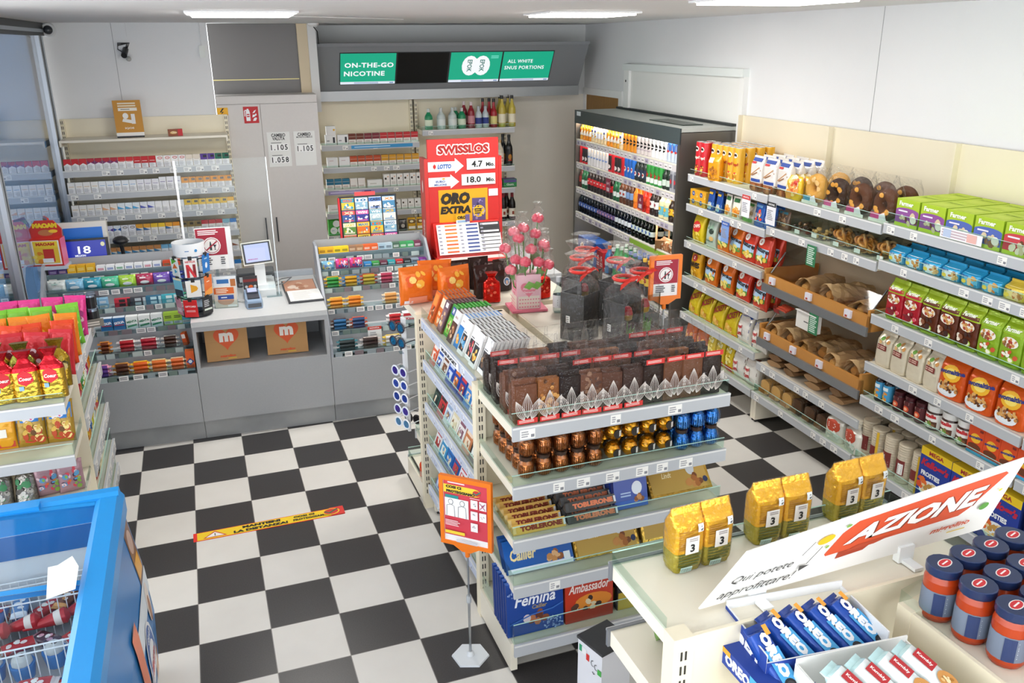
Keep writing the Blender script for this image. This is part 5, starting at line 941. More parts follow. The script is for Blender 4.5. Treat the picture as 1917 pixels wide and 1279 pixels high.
GO = carton('mint_box', .075, .05, .085, '#2f6fa8', [('t', 'GOLIA', 0, .05, .065, .018, '#f4f6fa', {'bold': .05, 'rot': .15}), ('r', -.0375, 0, .0375, .022, '#3f86c2'), ('r', -.03, .03, .03, .036, '#b8323e')], top='#dfe8f2'); GG = carton('mint_box', .075, .05, .085, '#eef2ef', [('t', 'MENTA', 0, .05, .065, .016, '#2a7a56', {'bold': .05, 'rot': .15}), ('p', [(-.03, .008), (.03, .02), (.03, .032), (-.03, .02)], '#3f9a6a')], top='#f2f5f3'); GL = gum('#a8cc3a', '#3a4a1a', .06, .085); GC = gum('#4ab4c8', '#eaf6f8', .07, .085)
srow(2, -.19, [GO, GO, GG, GG, GG], ['blue and white mint box, left one', 'blue and white mint box, right one', 'white mint box with green lettering, left one of three', 'white mint box with green lettering, middle one', 'white mint box with green lettering, right one'], 'mint boxes on the left rack', 'mints', pitch=.08)
srow(2, .215, [GL, GL], 'lime green gum box beside turquoise boxes', 'lime gum boxes', 'gum', pitch=.06); srow(2, .337, [GC], 'turquoise gum box at the right end by the desk', 'turquoise gum boxes', 'gum')
BARS = {}
def bar(c, c2, l=.13, seed=0): return wrapbar('chocolate_bar', l, .042, .026, c, [('r', -l*.32, -.012, l*.32, .012, c2), ('t', 'Choc', 0, 0, l*.4, .012, c)], 'bagg', c2, seed)
srow(1, -.23, [bar('#7a3a1e', '#e08a2a', .09), bar('#b8232e', '#f0e6e0'), bar('#b01f34', '#f4e9e6', .14), bar('#4a2a1e', '#e6dcd2', .12)], ['orange and brown chocolate bars', 'red chocolate bars, left pile', 'red and white chocolate bars, right pile', 'brown and white chocolate bars'], 'chocolate bar piles on the left counter', 'chocolate bar', pitch=.137, up=3, uph=.027)
OX = carton('chocolate_box', .03, .04, .09, '#d8541c', [('r', -.012, .05, .012, .08, '#f2ede6')], top='#e9702a'); put(OX, (.35, .25, .647), -.3, 'single orange and white box leaning at the rack end by desk', 'box', rot=Matrix.Rotation(-.15, 4, 'Y'))
srow(0, -.23, [bar('#6a3f94', '#e9a0b8', .1), bar('#5a3020', '#c98a3a', .12), bar('#e2601a', '#f6c22a', .13), bar('#e0702a', '#f6e0a0', .13), bar('#d8642a', '#f2d8b0', .12)], ['violet chocolate bars at the bottom left', 'dark brown chocolate bars at the bottom', 'orange and yellow wafer bars, left pile', 'orange and yellow wafer bars, middle pile', 'orange and cream wafer bars, right pile'], 'wafer bar piles in the bottom left row', 'chocolate bar', pitch=.115, up=3, uph=.027, dy=.01)
OW = carton('wafer_box', .055, .05, .12, '#dd5a1a', [('p', [(0, .02), (.025, .045), (0, .07), (-.025, .045)], '#1f3f86'), ('e', 0, .045, .012, .012, '#e6ecf4')], top='#e8702a'); put(OW, (.37, .105, .532), 0, 'tall orange wafer box at the bottom right rack end', 'box')
# right ramp
srow(5, 1.335, [gum(c, d, h=.075) for c, d in (('#e8b41e', '#8a5a14'), ('#e8b41e', '#8a5a14'), ('#ecd01e', '#5a5a1a'), ('#ecd01e', '#5a5a1a'), ('#9a7458', '#e2c9a8'), ('#a87a54', '#e2c9a8'), ('#e0622a', '#f4d8c8'), ('#e0622a', '#f4d8c8'), ('#a8c4d4', '#4a5a68'), ('#b4cad6', '#4a5a68'), ('#4a6a58', '#dfe8e2'), ('#3f9a5a', '#dff0e4'), ('#3fa864', '#dff0e4'), ('#7a3a54', '#e8d0da'))],
     [a+' gum box in the top row right of the till'+b for a, b in (('amber', ', left one'), ('amber', ', right one'), ('lemon yellow', ', left one'), ('lemon yellow', ', right one'), ('light brown', ', left one'), ('light brown', ', right one'), ('orange', ', left one'), ('orange', ', right one'), ('silver blue', ', left one'), ('silver blue', ', right one'), ('dark green', ''), ('bright green', ', left one'), ('bright green', ', right one'), ('plum', ''))], 'gum boxes in the top right row', 'gum', pitch=.0565)
CBG = bagp('sweet_bag', .1, .075, .05, '#7ab0cc', [('b', 12, 0, .04, .04, .025, .008, .016, ['#e9eef2', '#5a7ab4', '#e0c44a'], 3)], 3, 'pillow', seed=5, crink=.006, NV=8); CBP = bagp('sweet_bag', .1, .085, .05, '#d03a86', [('b', 18, 0, .045, .04, .03, .008, .016, ['#e04a3a', '#f0a8c8', '#3a4a9a', '#e9e0ea'], 4)], 3, 'pillow', seed=6, crink=.006, NV=8)
srow(4, 1.335, [CBG, CBP, CBP], ['pale blue sweet bag at the left of the second right row', 'pink sweet bag, left one of two', 'pink sweet bag, right one of two'], 'sweet bags on the right rack', 'sweet bag', pitch=.105)
srow(4, 1.655, [gum(c, d, .058, .042) for c, d in (('#2f86c4', '#dfeaf4'), ('#3f9a4a', '#dff0e0'), ('#6a2f44', '#e8d4da'), ('#2fa0a8', '#e0f2f2'), ('#c42a34', '#f4dada'), ('#2a2a2e', '#c9c9cc'), ('#8a98a8', '#3a3a4a'), ('#8a3a9a', '#ead4ee'))], [c+' gum box in the second right row' for c in ('blue', 'green', 'plum', 'teal', 'red', 'black', 'grey', 'magenta')], 'gum boxes in the second right row', 'gum', pitch=.061)
srow(3, 1.335, [bar('#2f8a3a', '#e6b82a'), bar('#c9962a', '#3a7ab0'), bar('#b8a03a', '#b03a2a'), bar('#b0405a', '#efe2e4'), bar('#8ab8a0', '#eef2ee'), bar('#b84a5a', '#f0e2e2')], ['green and gold bars, leftmost pile in the third right row', 'gold and blue bars, second pile', 'olive and red bars, third pile', 'rose bars, fourth pile', 'mint green bars, fifth pile', 'pink bars, last pile'], 'bar piles in the third right row', 'chocolate bar', pitch=.134, up=3, uph=.027)
srow(2, 1.335, [bar('#e8922a', '#f6d05a'), bar('#e8862a', '#f0c050'), None, bar('#e0a05a', '#f2e0c0')], ['orange wafer bars in the fourth right row, left pile', 'orange wafer bars in the fourth right row, middle pile', '', 'peach wafer bars in the fourth right row, right pile'], 'wafer piles in the fourth right row', 'chocolate bar', pitch=.134, up=3, uph=.027)
srow(1, 1.335, [bar('#2f6a9a', '#4a2a1e'), bar('#35507a', '#c95a3a'), None, bar('#c9333a', '#f4f0ee')], ['blue and brown bars in the fifth right row, left pile', 'blue and red bars in the fifth right row, middle pile', '', 'red and white bars in the fifth right row'], 'bar piles in the fifth right row', 'chocolate bar', pitch=.134, up=3, uph=.027)
KB = carton('chocolate_box', .13, .06, .08, '#f2efee', [('r', -.065, .055, .065, .075, '#c9303a'), ('t', 'Kinder', 0, .035, .09, .02, '#c9303a', {'bold': .03})], top='#f4f1f0'); put(KB, (1.93, .245, .647), 0, 'white and red chocolate box beside the gondola, fifth right row', 'box')
srow(0, 1.345, [bar('#2a3436', '#3f7a84', .15), bar('#3a2a28', '#b9b0ac', .15), bar('#e2ded8', '#d8b83a', .15)], ['black and teal bars in the bottom right row', 'dark brown and white bars in the bottom right row', 'white and yellow bars in the bottom right row'], 'bar piles in the bottom right row', 'chocolate bar', pitch=.165, up=3, uph=.027, dy=.01)
g = G().box(-.05, .05, -.001, .001, -.13, 0, M('#efefee')); g.art([('r', -.05, -.025, .05, 0, '#c93a2a'), ('l', -.035, .03, -.1, -.04, 4, '#b0b0b4'), ('t', 'NOVITA', 0, -.0125, .07, .01, '#fff')], frontS(-.001), .0005, 1); put(P('promo_tag', g), (1.64, .165, .665), 0, 'white hanging tag with a red head on the right sweet counter', 'tag')
# ---- scratch ticket rack
t = tag(obj('ticket_rack', None, None, (1.765, .93, 1.115), 0, Matrix.Rotation(-.12, 4, 'X')), 'black slanted rack filled with colourful scratch tickets', 'ticket rack')
g = G().box(-.225, .225, 0, .02, -.04, .37, M('#25262a', 'plastic')); g.box(-.235, -.222, -.02, .02, -.04, .36, M('#c9262e')); obj('board', g, t, (0, 0, 0)); obj('header_sign', G().box(-.10, .06, .0, .012, .37, .40, M('#d8484a', 'plastic')), t, (0, 0, 0))
pal = [['#e9c23a', '#2f9ab8', '#e06a2a'], ['#e88a5a', '#c9404a', '#f0d8b0'], ['#efe9dc', '#5a9ac8', '#e0b83a'], ['#3a5a9a', '#e0504a', '#f0e0c0'], ['#2a2a2c', '#d8962a', '#c9b8a0'], ['#8ab4cc', '#e9eef0', '#3f7aa8'], ['#5a8a3a', '#f0e9d0', '#e0c43a'], ['#d8a83a', '#3a6ab4', '#e0602a'], ['#3a3f94', '#e06aa8', '#f2eef2'], ['#ece0c4', '#c95a4a', '#8a9a6a'], ['#e0e4e6', '#4a7ac0', '#2a2a30'], ['#e2742a', '#f0d04a', '#3a86b8'], ['#efe6c8', '#c33a3a', '#6aa0a0'], ['#c9d8dc', '#7ab0c4', '#f0f0ee'], ['#9a6a3a', '#e6c84a', '#3a2a1a'], ['#4a8ab4', '#f0f4f6', '#e08a3a']]
for c in range(4):
    for r_ in range(4):
        cc = pal[(c*5+r_*3) % 16]; w_, h_ = .098, .092; g = G().box(-w_/2, w_/2, -.002, 0, 0, h_, M(cc[0])); rg = random.Random(c*7+r_)
        g.art([('r', -w_/2, h_*.62, w_/2, h_*.95, cc[1]), ('t', rg.choice(['LUCKY', 'CASH', 'X5', 'WIN', 'BINGO', '10', 'GOLD', 'MAXI']), 0, h_*.78, w_*.75, h_*.22, cc[2], {'bold': .04}), ('b', 9, 0, h_*.3, w_*.38, h_*.22, .006, .014, cc+['#f4f0e6'], c+r_*9), ('l', -w_*.4, w_*.4, .004, .018, 2, cc[1])], frontS(-.002), .0005, 1)
        o = obj('scratch_ticket', g, None, (0, 0, 0)); o.matrix_world = BF @ Matrix.Translation((1.765, .93, 1.115)) @ Matrix.Rotation(-.12, 4, 'X') @ Matrix.Translation((-.16+c*.107, -.004-.0015*r_, -.02+(3-r_)*.095))
        tag(o, 'colourful scratch ticket in %s row, %s of the rack' % (('top', 'second', 'third', 'bottom')[r_], ('first column', 'second column', 'third column', 'fourth column')[c]), 'lottery ticket', 'scratch tickets in the black rack')
obj('rack_stand', G().box(-.15, .15, .02, .04, -.26, .2, M('#2a2b2e', 'plastic')), t, (0, 0, 0))
# ---- lottery stand
t = tag(obj('lottery_stand', None, None, (2.505, .80, .961)), 'tall red lottery stand with jackpot boards and playing slips', 'lottery stand'); RED = '#c9241e'
obj('front_board', G().box(-.285, .285, .0, .03, .0, .945, M(RED, 'gloss')), t, (0, 0, 0))
g = G().box(-.315, -.286, -.0, .17, 0, .80, M('#c4302a', 'gloss')); g.art([('t', 'SWISS', .0, .2, .2, .035, '#f4e9e6', {'bold': .05, 'rot': pi/2}), ('e', 0, .56, .018, .05, '#f4e9e6')], planeS((-.315, .08, .02), (0, -1, 0), (0, 0, 1)), .001, 1); obj('side_board', g, t, (0, 0, 0)); obj('side_board', G().box(.286, .31, 0, .17, 0, .8, M(RED, 'gloss')), t, (0, 0, 0))
g = G(); S = frontS(0); g.art([('t', 'SWISSLOS', .0, .865, .43, .085, '#f6f2ee', {'bold': .11})], S, .001, 1); g.art([('t', 'SWISSLOS', .0, .865, .41, .066, '#a8201c', {'bold': .05})], S, .0022, 1); obj('lettering', g, t, (0, 0, 0))
g = G(); g.art([('p', [(-.285, .70), (-.07, .70), (-.07, .68), (.0, .735), (-.07, .80), (-.07, .775), (-.285, .775)], '#eef0f2'), ('r', -.245, .727, -.222, .75, '#c9241e'), ('r', -.238, .72, -.229, .757, '#c9241e'), ('t', 'LOTTO', -.155, .738, .11, .035, '#2a62b0', {'bold': .05, 'shear': .2}),
                ('p', [(-.285, .585), (-.11, .585), (-.11, .565), (-.04, .615), (-.11, .675), (-.11, .655), (-.285, .655)], '#eef0f2'), ('t', 'EURO', -.19, .622, .075, .018, '#3a5a9a', {'bold': .04}), ('t', 'MILLIONS', -.19, .598, .1, .016, '#3a5a9a', {'bold': .04}), ('e', -.165, .643, .012, .006, '#e0a02a')], S, .001, 1); obj('arrow_sign', g, t, (0, 0, 0))
for z0, tx, w_, x0 in ((.705, '4.7', .09, .025), (.585, '18.0', .115, -.02)):
    g = G().box(x0, .255, -.008, -.001, z0, z0+.085, M('#e9efec', 'plastic')); g.art([('t', tx, x0+(.255-x0)*.36, z0+.042, w_, .05, '#16181a', {'bold': .03}), ('t', 'Mio.', .215, z0+.036, .07, .032, '#16181a', {'bold': .04})], frontS(-.008), .0006, 1); obj('jackpot_board', g, t, (0, 0, 0))
g = G().box(-.21, .19, -.004, -.001, .27, .555, M('#dba419')); g.art([('t', 'ORO', -.075, .485, .24, .095, '#26211a', {'bold': .08, 'shear': .15}), ('t', 'EXTRA', -.075, .395, .25, .06, '#26211a', {'bold': .07, 'shear': .15}), ('l', -.19, -.1, .285, .30, 1, '#b8701a'), ('r', .06, .30, .17, .48, '#5a4a7a'), ('b', 24, .115, .39, .05, .08, .005, .012, ['#8a7ab0', '#3a2f5a', '#b0a0cc'], 3), ('e', .115, .375, .05, .048, '#e2b422'), ('l', .08, .15, .35, .4, 3, '#3a2f1a')], frontS(-.004), .0006, 1); obj('poster', g, t, (0, 0, 0))
obj('white_card', G().box(.2, .275, -.006, -.001, .49, .545, M('#efefef')), t, (0, 0, 0))
cols = [('#e2582a', '#e9842a'), ('#3a4a86', '#2f3f7a'), ('#202226', '#e9e9ea')]
for c in range(3):
    for r_ in range(8):
        y = -.10-.0*r_; z = .26-r_*.027; g = G().box(-.085, .085, -.004, 0, 0, .034, M('#f0efee') if not (c == 2 and r_ < 3) else M('#2a2a2e'))
        cc = cols[c]; g.art([('r', -.02 if c < 2 else -.07, .012, .075, .026, cc[0] if (r_ % 2 or c == 1) else cc[1])] if not (c == 2 and r_ >= 3) else [('r', -.08, .026, .08, .033, '#3a3a3e')], frontS(-.004), .0005, 1); g.art([('l', -.075, -.04, .008, .028, 1, '#8a8a9a')], frontS(-.004), .0009, 1)
        sl = obj('slip_stack', g, None); sl.matrix_world = BF @ Matrix.Translation((2.505-.165+c*.172, .80-.066-r_*.0128, .961+z)) @ Matrix.Rotation(-.45, 4, 'X')
        tag(sl, 'pile of lottery slips in the %s column, %s compartment' % (('left', 'middle', 'right')[c], ('top', 'second', 'third', 'fourth', 'fifth', 'sixth', 'seventh', 'lowest')[r_]), 'lottery slips', 'lottery slip piles in the red stand')
g = G().box(-.285, .27, -.16, 0, .035, .05, M(RED, 'gloss')); g.add([(-.27, -.03, .30), (.27, -.03, .30), (.27, -.145, .05), (-.27, -.145, .05), (-.27, -.004, .30), (.27, -.004, .30), (.27, -.004, .05), (-.27, -.004, .05)], [(3, 2, 1, 0), (0, 1, 5, 4), (0, 4, 7, 3), (1, 2, 6, 5)], M(RED, 'gloss')); obj('slip_holder', g, t, (0, 0, 0))
g = G().box(-.285, .27, -.26, -.16, .02, .045, M('#d23a30', 'gloss')); g.box(-.26, .25, -.255, -.165, .045, .048, M('#e6dcd8', 'gloss')); obj('writing_tray', g, t, (0, 0, 0))
g = G().box(-.06, .05, -.003, 0, 0, .09, M('#e2b01c')); g.art([('t', 'ORO', -.015, .065, .07, .026, '#26211a', {'bold': .07}), ('r', -.06, .02, .05, .045, '#e9eef2'), ('l', -.05, .03, .024, .042, 2, '#3a86c0'), ('r', .015, .03, .05, .088, '#6a5a8a')], frontS(-.003), .0005, 1); put(P('flyer', g), (2.48, .755, 1.235), 0, 'small yellow ORO flyer above the middle slip column', 'flyer')
# ---- desk: display, terminal, scanner, plexiglass, rack, leaflets, documents, bags
t = tag(obj('customer_display', None, None, (.89, .62, .861)), 'white customer display with a pale blue screen on the desk', 'monitor')
obj('base', G().box(-.13, .10, -.10, .2, 0, .05, M('#d8dcdc', 'plastic')).box(-.12, .1, -.05, .2, .05, .075, M('#e6ecee', 'plastic')), t, (0, 0, 0)); obj('neck', G().box(-.035, .04, .0, .05, .075, .23, M('#e9eaea', 'plastic')), t, (0, 0, 0))
h = obj('head', G().box(-.105, .105, -.02, .02, 0, .165, M('#e9e4da', 'plastic')).box(-.098, .098, -.0215, -.02, .008, .158, M('#15171c', 'gloss')), t, (0, -.0, .225), rot=Matrix.Rotation(-.18, 4, 'X') @ Matrix.Rotation(-.06, 4, 'Y'))
g = G(); g.art([('r', -.085, .02, .085, .148, '#b9c2f4'), ('t', 'MIGROLINO', -.035, .04, .07, .009, '#a83a6a', {'bold': .04})], frontS(-.0215), .001, 1, 'glow'); obj('screen', g, h)
t = tag(obj('till_machine', G().box(-.14, .14, -.1, .12, 0, .09, M('#3a3c40', 'plastic')).box(-.13, .13, -.11, -.1, .01, .03, M('#8a8d92', 'plastic')).box(-.13, .13, -.08, .1, .09, .10, M('#55585c', 'plastic')), None, (.86, .95, .861)), 'dark till machine with trays behind the customer display', 'till'); obj('drawer', G().box(-.12, .12, -.115, -.11, .04, .08, M('#c9ced2', 'plastic')), t)
t = tag(obj('card_terminal', None, None, (.82, .40, .861), .05), 'blue and grey card payment terminal on the desk', 'card reader')
g = G(); pr = [(-.045, -.17), (.045, -.17), (.055, -.1), (.05, .1), (-.05, .1), (-.055, -.1)]
g.rings([[(x*1.1, y, 0) for x, y in pr], [(x*1.1, y, .03) for x, y in pr], [(x, y, .055+.16*(y+.17)*.5) for x, y in pr]], M('#8fa6c0', 'plastic'), smooth=False); obj('body', g, t)
obj('keypad', G().box(-.04, .04, -.12, -.04, .068, .08, M('#3a3d42', 'plastic')), t, rot=Matrix.Rotation(.1, 4, 'X')); g = G().box(-.04, .04, -.02, .07, .075, .086, M('#4a4f58', 'gloss')); g.box(-.032, .032, -.012, .06, .086, .088, M('#c4cdf2', 'glow')); obj('screen', g, t, rot=Matrix.Rotation(.12, 4, 'X'))
g = G().box(-.05, .05, .09, .105, .05, .17, M('#2a2426', 'plastic')); g.art([('r', -.05, .07, .05, .09, '#7a2420'), ('e', 0, .035, .016, .012, '#e2652a'), ('e', -.03, .035, .01, .01, '#c9c9c9'), ('e', .03, .035, .01, .01, '#c9c9c9')], frontS(.09, .06), .001, 1); obj('contactless_pad', g, t)
obj('card_slot', G().box(-.045, .045, -.178, -.15, .012, .04, M('#4a4e54', 'plastic')), t); obj('cable', G().tube([(-.05, .0, .02), (-.10, .06, .006), (-.12, .2, .03), (-.1, .3, .06)], .006, M('#d9d9d6'), 6), t)
t = tag(obj('plexiglass_screen', None, None, (0, .55, .862)), 'clear plexiglass sneeze guard standing on the till desk', 'screen guard')
g = G().quad((.405, 0, .36), (1.01, 0, .36), (1.01, 0, 1.0), (.405, 0, 1.0), M('#f6fafa', 'clear')); g.quad((.94, 0, .0), (1.01, 0, 0), (1.01, 0, .36), (.94, 0, .36), M('#f6fafa', 'clear')); obj('pane', g, t)
obj('edge_strip', G().box(.40, .414, -.006, .006, .0, 1.0, M('#f2f4f6', 'plastic')), t); obj('edge', G().box(1.008, 1.014, -.004, .004, .0, 1.0, M('#dfe9ee', 'plastic')), t); obj('foot', G().box(.92, 1.03, -.06, .06, 0, .006, M('#e6eef0', 'clear')), t)
g = G().box(-.12, .12, -.004, .004, 0, .30, M('#efeeec', 'plastic')); g.box(.085, .12, -.0045, -.004, 0, .3, M('#e6e6e8'))
def noalc(w, h):
    return [('r', -w/2, h*.34, w/2, h, '#a3253a'), ('l', -w*.42, w*.4, h*.84, h*.97, 3, '#f4e6e6'), ('e', 0, h*.58, w*.3, w*.3, '#f2eeec'), ('e', 0, h*.58, w*.265, w*.265, '#a3253a'), ('e', 0, h*.58, w*.245, w*.245, '#eee9e6'), ('p', [(-w*.07, h*.47), (-w*.0, h*.47), (-w*.0, h*.58), (-w*.02, h*.68), (-w*.05, h*.68), (-w*.07, h*.58)], '#2a3a3a'), ('p', [(w*.04, h*.6), (w*.16, h*.6), (w*.115, h*.545), (w*.11, h*.49), (w*.15, h*.475), (w*.06, h*.475), (w*.09, h*.49), (w*.085, h*.545)], '#2a2a34'), ('p', [(-w*.2, h*.49), (-w*.17, h*.465), (w*.2, h*.67), (w*.17, h*.695)], '#a3253a'), ('l', -w*.42, w*.1, h*.1, h*.3, 4, '#55555a'), ('l', w*.25, w*.45, h*.1, h*.3, 4, '#55555a')]
g.art(noalc(.2, .29), lambda x, y, off: (x-.015, -.004-off, y+.005), .001, 1); put(P('info_sign', g, [('foot', G().box(-.1, .1, -.05, .05, -.24, -.232, M('#e6eef0', 'clear'))), ('post', G().box(-.01, .01, -.003, .003, -.236, 0, M('#e6eef0', 'clear')))]), (.60, .50, 1.10), 0, 'dark red no-alcohol info sign behind the gift card tower', 'sign')
# gift card tower
t = tag(obj('gift_card_rack', None, None, (.445, .24, .861)), 'round white gift card tower on the desk front', 'card rack')
obj('base', G().lathe([(.10, 0), (.105, .012), (.1, .02)], M('#23252b', 'plastic'), 20), t); obj('post', G().lathe([(.055, .02), (.055, .48)], M('#c9d6e2', 'clear'), 16), t)
g = G().lathe([(.098, .42), (.10, .42), (.104, .505), (.102, .505)], M('#eef0f2', 'plastic'), 24, caps=(False, False)); g.lathe([(.097, .505), (.099, .42)], M('#e6e8ea', 'plastic'), 24, caps=(False, False)); g.art([('l', -.02, .02, .455, .465, 1, '#5a86b8'), ('e', .05, .46, .01, .01, '#3a86c0')], cylS(.103), .002, 3); obj('header_ring', g, t)
for z in (.13, .27, .40): obj('ring', G().torus(.095, .004, M('#2a2c30', 'metal'), 0, 0, z, 20, 6), t)
def gcard(a, z, c, items, lab, h=.125, w=.085):
    g = G().box(-w/2, w/2, -.001, .001, 0, h, M(c, 'gloss')); g.art(items, frontS(-.001), .0006, 1); r_ = .112
    put(P('gift_card', g, [('hanger', G().box(-.012, .012, -.002, .01, h-.012, h+.012, M('#222'))) ]), (.445+r_*sin(a), .24-r_*cos(a), .861+z), a, lab, 'gift card', 'gift cards on the tower', rot=Matrix.Rotation(.06, 4, 'X'))
gcard(-.95, .29, '#eef2ee', [('p', [(-.03, .08), (.03, .11), (-.03, .12)], '#5ab83a'), ('p', [(-.03, .05), (.03, .06), (.0, .09)], '#e0702a'), ('p', [(-.01, .02), (.02, .035), (-.01, .05)], '#3aa0c8')], 'white gift card with coloured triangles, top left of the tower')
gcard(.05, .285, '#f0eeec', [('t', 'NETFLIX', 0, .108, .065, .014, '#c8262e', {'bold': .04}), ('p', [(-.03, .0), (-.012, .0), (-.012, .09), (-.03, .09)], '#b8232c'), ('p', [(.012, .0), (.03, .0), (.03, .09), (.012, .09)], '#8e1c24'), ('p', [(-.03, .09), (-.012, .09), (.03, .0), (.012, .0)], '#d8303a')], 'white gift card with a big red N, top front', .13, .085)
gcard(1.05, .30, '#2a7ac8', [('e', 0, .05, .014, .02, '#e9f2fa'), ('l', -.02, .03, .09, .105, 1, '#bcd8f0')], 'blue gift card at the top right of the tower')
gcard(-.9, .155, '#7ac8e0', [('r', -.042, 0, .042, .045, '#2a3a4a'), ('r', -.042, .11, .042, .125, '#f0e6c0')], 'light blue gift card, middle left of the tower')
gcard(.05, .15, '#f0eeea', [('p', [(-.018, .03), (.02, .045), (.028, .06), (.02, .075), (-.018, .09)], '#e8a41c')], 'white gift card with an orange arrow, middle front', .115, .095)
gcard(1.0, .145, '#e2702a', [('p', [(-.042, .0), (.042, .0), (.042, .05), (-.042, .03)], '#f0a04a'), ('l', -.02, .03, .09, .1, 1, '#fbe6d4')], 'orange gift card, middle right of the tower', .135)
gcard(-.25, .012, '#d8282e', [('t', 'GIFTCARD', 0, .075, .07, .012, '#fbeaea', {'bold': .03}), ('l', -.03, .03, .035, .05, 2, '#f2b8ba')], 'red gift card at the bottom front of the tower', .12, .09)
gcard(.75, .02, '#1d1f22', [('l', -.03, .03, .05, .1, 4, '#b9b9bc'), ('r', -.03, .025, .035, .038, '#cfd8cc')], 'black gift card at the bottom right of the tower', .12, .085)
gcard(-1.1, .02, '#d88aa0', [('r', -.03, .02, .03, .05, '#f0d8e0')], 'pink gift card at the bottom left of the tower', .12)
g = G().box(-.075, .075, -.004, .004, 0, .15, M('#dccfc0')); g.art([('r', -.075, .10, .06, .145, '#d8641e'), ('l', -.06, .04, .105, .14, 3, '#f4d8c0'), ('e', .0, .05, .055, .03, '#c99a80'), ('r', -.05, .06, .055, .09, '#2a4a96'), ('l', -.03, .03, .068, .08, 1, '#e9eef6'), ('r', .01, .005, .07, .02, '#f0eeea')], frontS(-.004), .001, 1)
put(P('leaflet_stand', g, [('holder', G().box(-.08, .08, -.012, .012, -.001, .05, M('#e9f2f2', 'clear'))), ('back_leaf', G().box(-.07, .08, .012, .016, .02, .22, M('#eaeef2')).art([('r', -.05, .17, .03, .2, '#2f6fb0'), ('r', .04, .14, .075, .2, '#b8703a')], frontS(.012), .001, 1))]), (.64, .33, .862), -.08, 'orange and white leaflets in a clear holder on the desk', 'leaflets')
g = G().box(-.125, .125, -.15, .15, 0, .012, M('#3a3c40', 'plastic')); g.box(-.11, .12, -.135, .14, .012, .016, M('#e9e9e6')); g.art([('l', -.08, .09, -.12, .1, 7, '#d9d9d8')], planeS((0, 0, .016), (1, 0, 0), (0, 1, 0)), .001, 1); put(P('document_tray', g), (1.18, .42, .862), .03, 'white sheet on a dark tray at the front right of the desk', 'tray')
g = G().box(-.12, .12, -.13, .13, 0, .012, M('#3a3c40', 'plastic')); g.box(-.11, .115, -.12, .12, .012, .015, M('#b98a72')); g.art([('b', 9, 0, 0, .07, .06, .02, .04, ['#c9a890', '#d8c4b4', '#9ab0b0', '#a8765c'], 3)], planeS((0, 0, .015), (1, 0, 0), (0, 1, 0)), .001, 1); put(P('document_tray', g), (1.165, .70, .862), .03, 'brown picture sheet on a dark tray behind the white sheet', 'tray', rot=Matrix.Rotation(.1, 4, 'X'))
tag(obj('cable', G().tube([(.97, .75, .875), (1.06, .72, .90), (1.12, .80, .92), (1.05, .86, .9), (.97, .80, .88)], .004, M('#7a7d80'), 6)), 'thin grey cable loop lying on the desk behind the screen', 'cable')
def paperbag(name):
    w, h, d = .33, .30, .05; g = G(); c = M('#b98a52', 'paper')
    g.box(-w/2, w/2, -d/2, d/2, 0, h, c); S = frontS(-d/2); H = lambda s: [(s*16*sin(a)**3/17, s*(13*cos(a)-5*cos(2*a)-2*cos(3*a)-cos(4*a))/17) for a in [2*pi*k/40 for k in range(40)]]
    g.art([('r', -w/2, h*.52, w/2, h*.525, '#a87a44'), ('p', [(x, y+.185) for x, y in H(.105)], '#d8541c'), ('t', 'm', 0, .19, .11, .075, '#f2ede4', {'bold': .06}), ('t', 'migrolino', 0, .035, .12, .026, '#d8541c', {'bold': .06}), ('r', .0, .014, .065, .02, '#e6c22a')], S, .0012, 1); return P(name, g, [], w, d, h)
PBG = paperbag('paper_bag')
put(PBG, (.615, .16, .532), .02, 'brown paper bag with orange heart in the desk niche, left', 'paper bag', 'paper bags in the desk niche', rot=Matrix.Rotation(-.2, 4, 'X') @ Matrix.Scale(.85, 4)); put(PBG, (1.02, .17, .532), -.02, 'brown paper bag with orange heart in the desk niche, right', 'paper bag', 'paper bags in the desk niche', rot=Matrix.Rotation(-.2, 4, 'X') @ Matrix.Scale(.85, 4))
obj('back_shelf', G().box(-.54, .40, .876, 1.25, .93, .95, M('#b4b8bc', 'plastic')), bpy.data.objects['display_counter']); obj('back_shelf', G().box(1.31, 2.15, .876, 1.1, .83, .85, M('#b4b8bc', 'plastic')), bpy.data.objects['display_counter.001'])
# ---- lottery monitor on the left counter
t = tag(obj('lottery_monitor', None, None, (-.30, .93, .951)), 'black monitor showing 18 in white on blue, left counter', 'monitor')
h = obj('head', G().box(-.16, .16, -.02, .02, 0, .215, M('#15171a', 'plastic')), t, (0, 0, .13), rot=Matrix.Rotation(-.15, 4, 'X'))
g = G(); g.art([('r', -.145, .016, .145, .2, '#1a2a9c'), ('t', '18', -.0, .135, .085, .055, '#f4f6fa', {'bold': .02}), ('t', 'MILLION', -.03, .095, .07, .014, '#e9eef6', {'bold': .04}), ('t', 'JACKPOT', .03, .075, .1, .016, '#e9eef6', {'bold': .04}), ('l', -.13, -.09, .03, .036, 1, '#dfe6f2'), ('t', 'EURO', .105, .05, .04, .009, '#e9eef6'), ('e', .125, .17, .014, .016, '#c9c8a0')], frontS(-.02), .001, 1, 'glow'); obj('screen', g, h)
obj('stand', G().box(-.03, .03, .0, .04, .01, .16, M('#15171a', 'plastic')).box(-.12, .12, -.06, .1, 0, .012, M('#1c3f9a', 'plastic')), t)
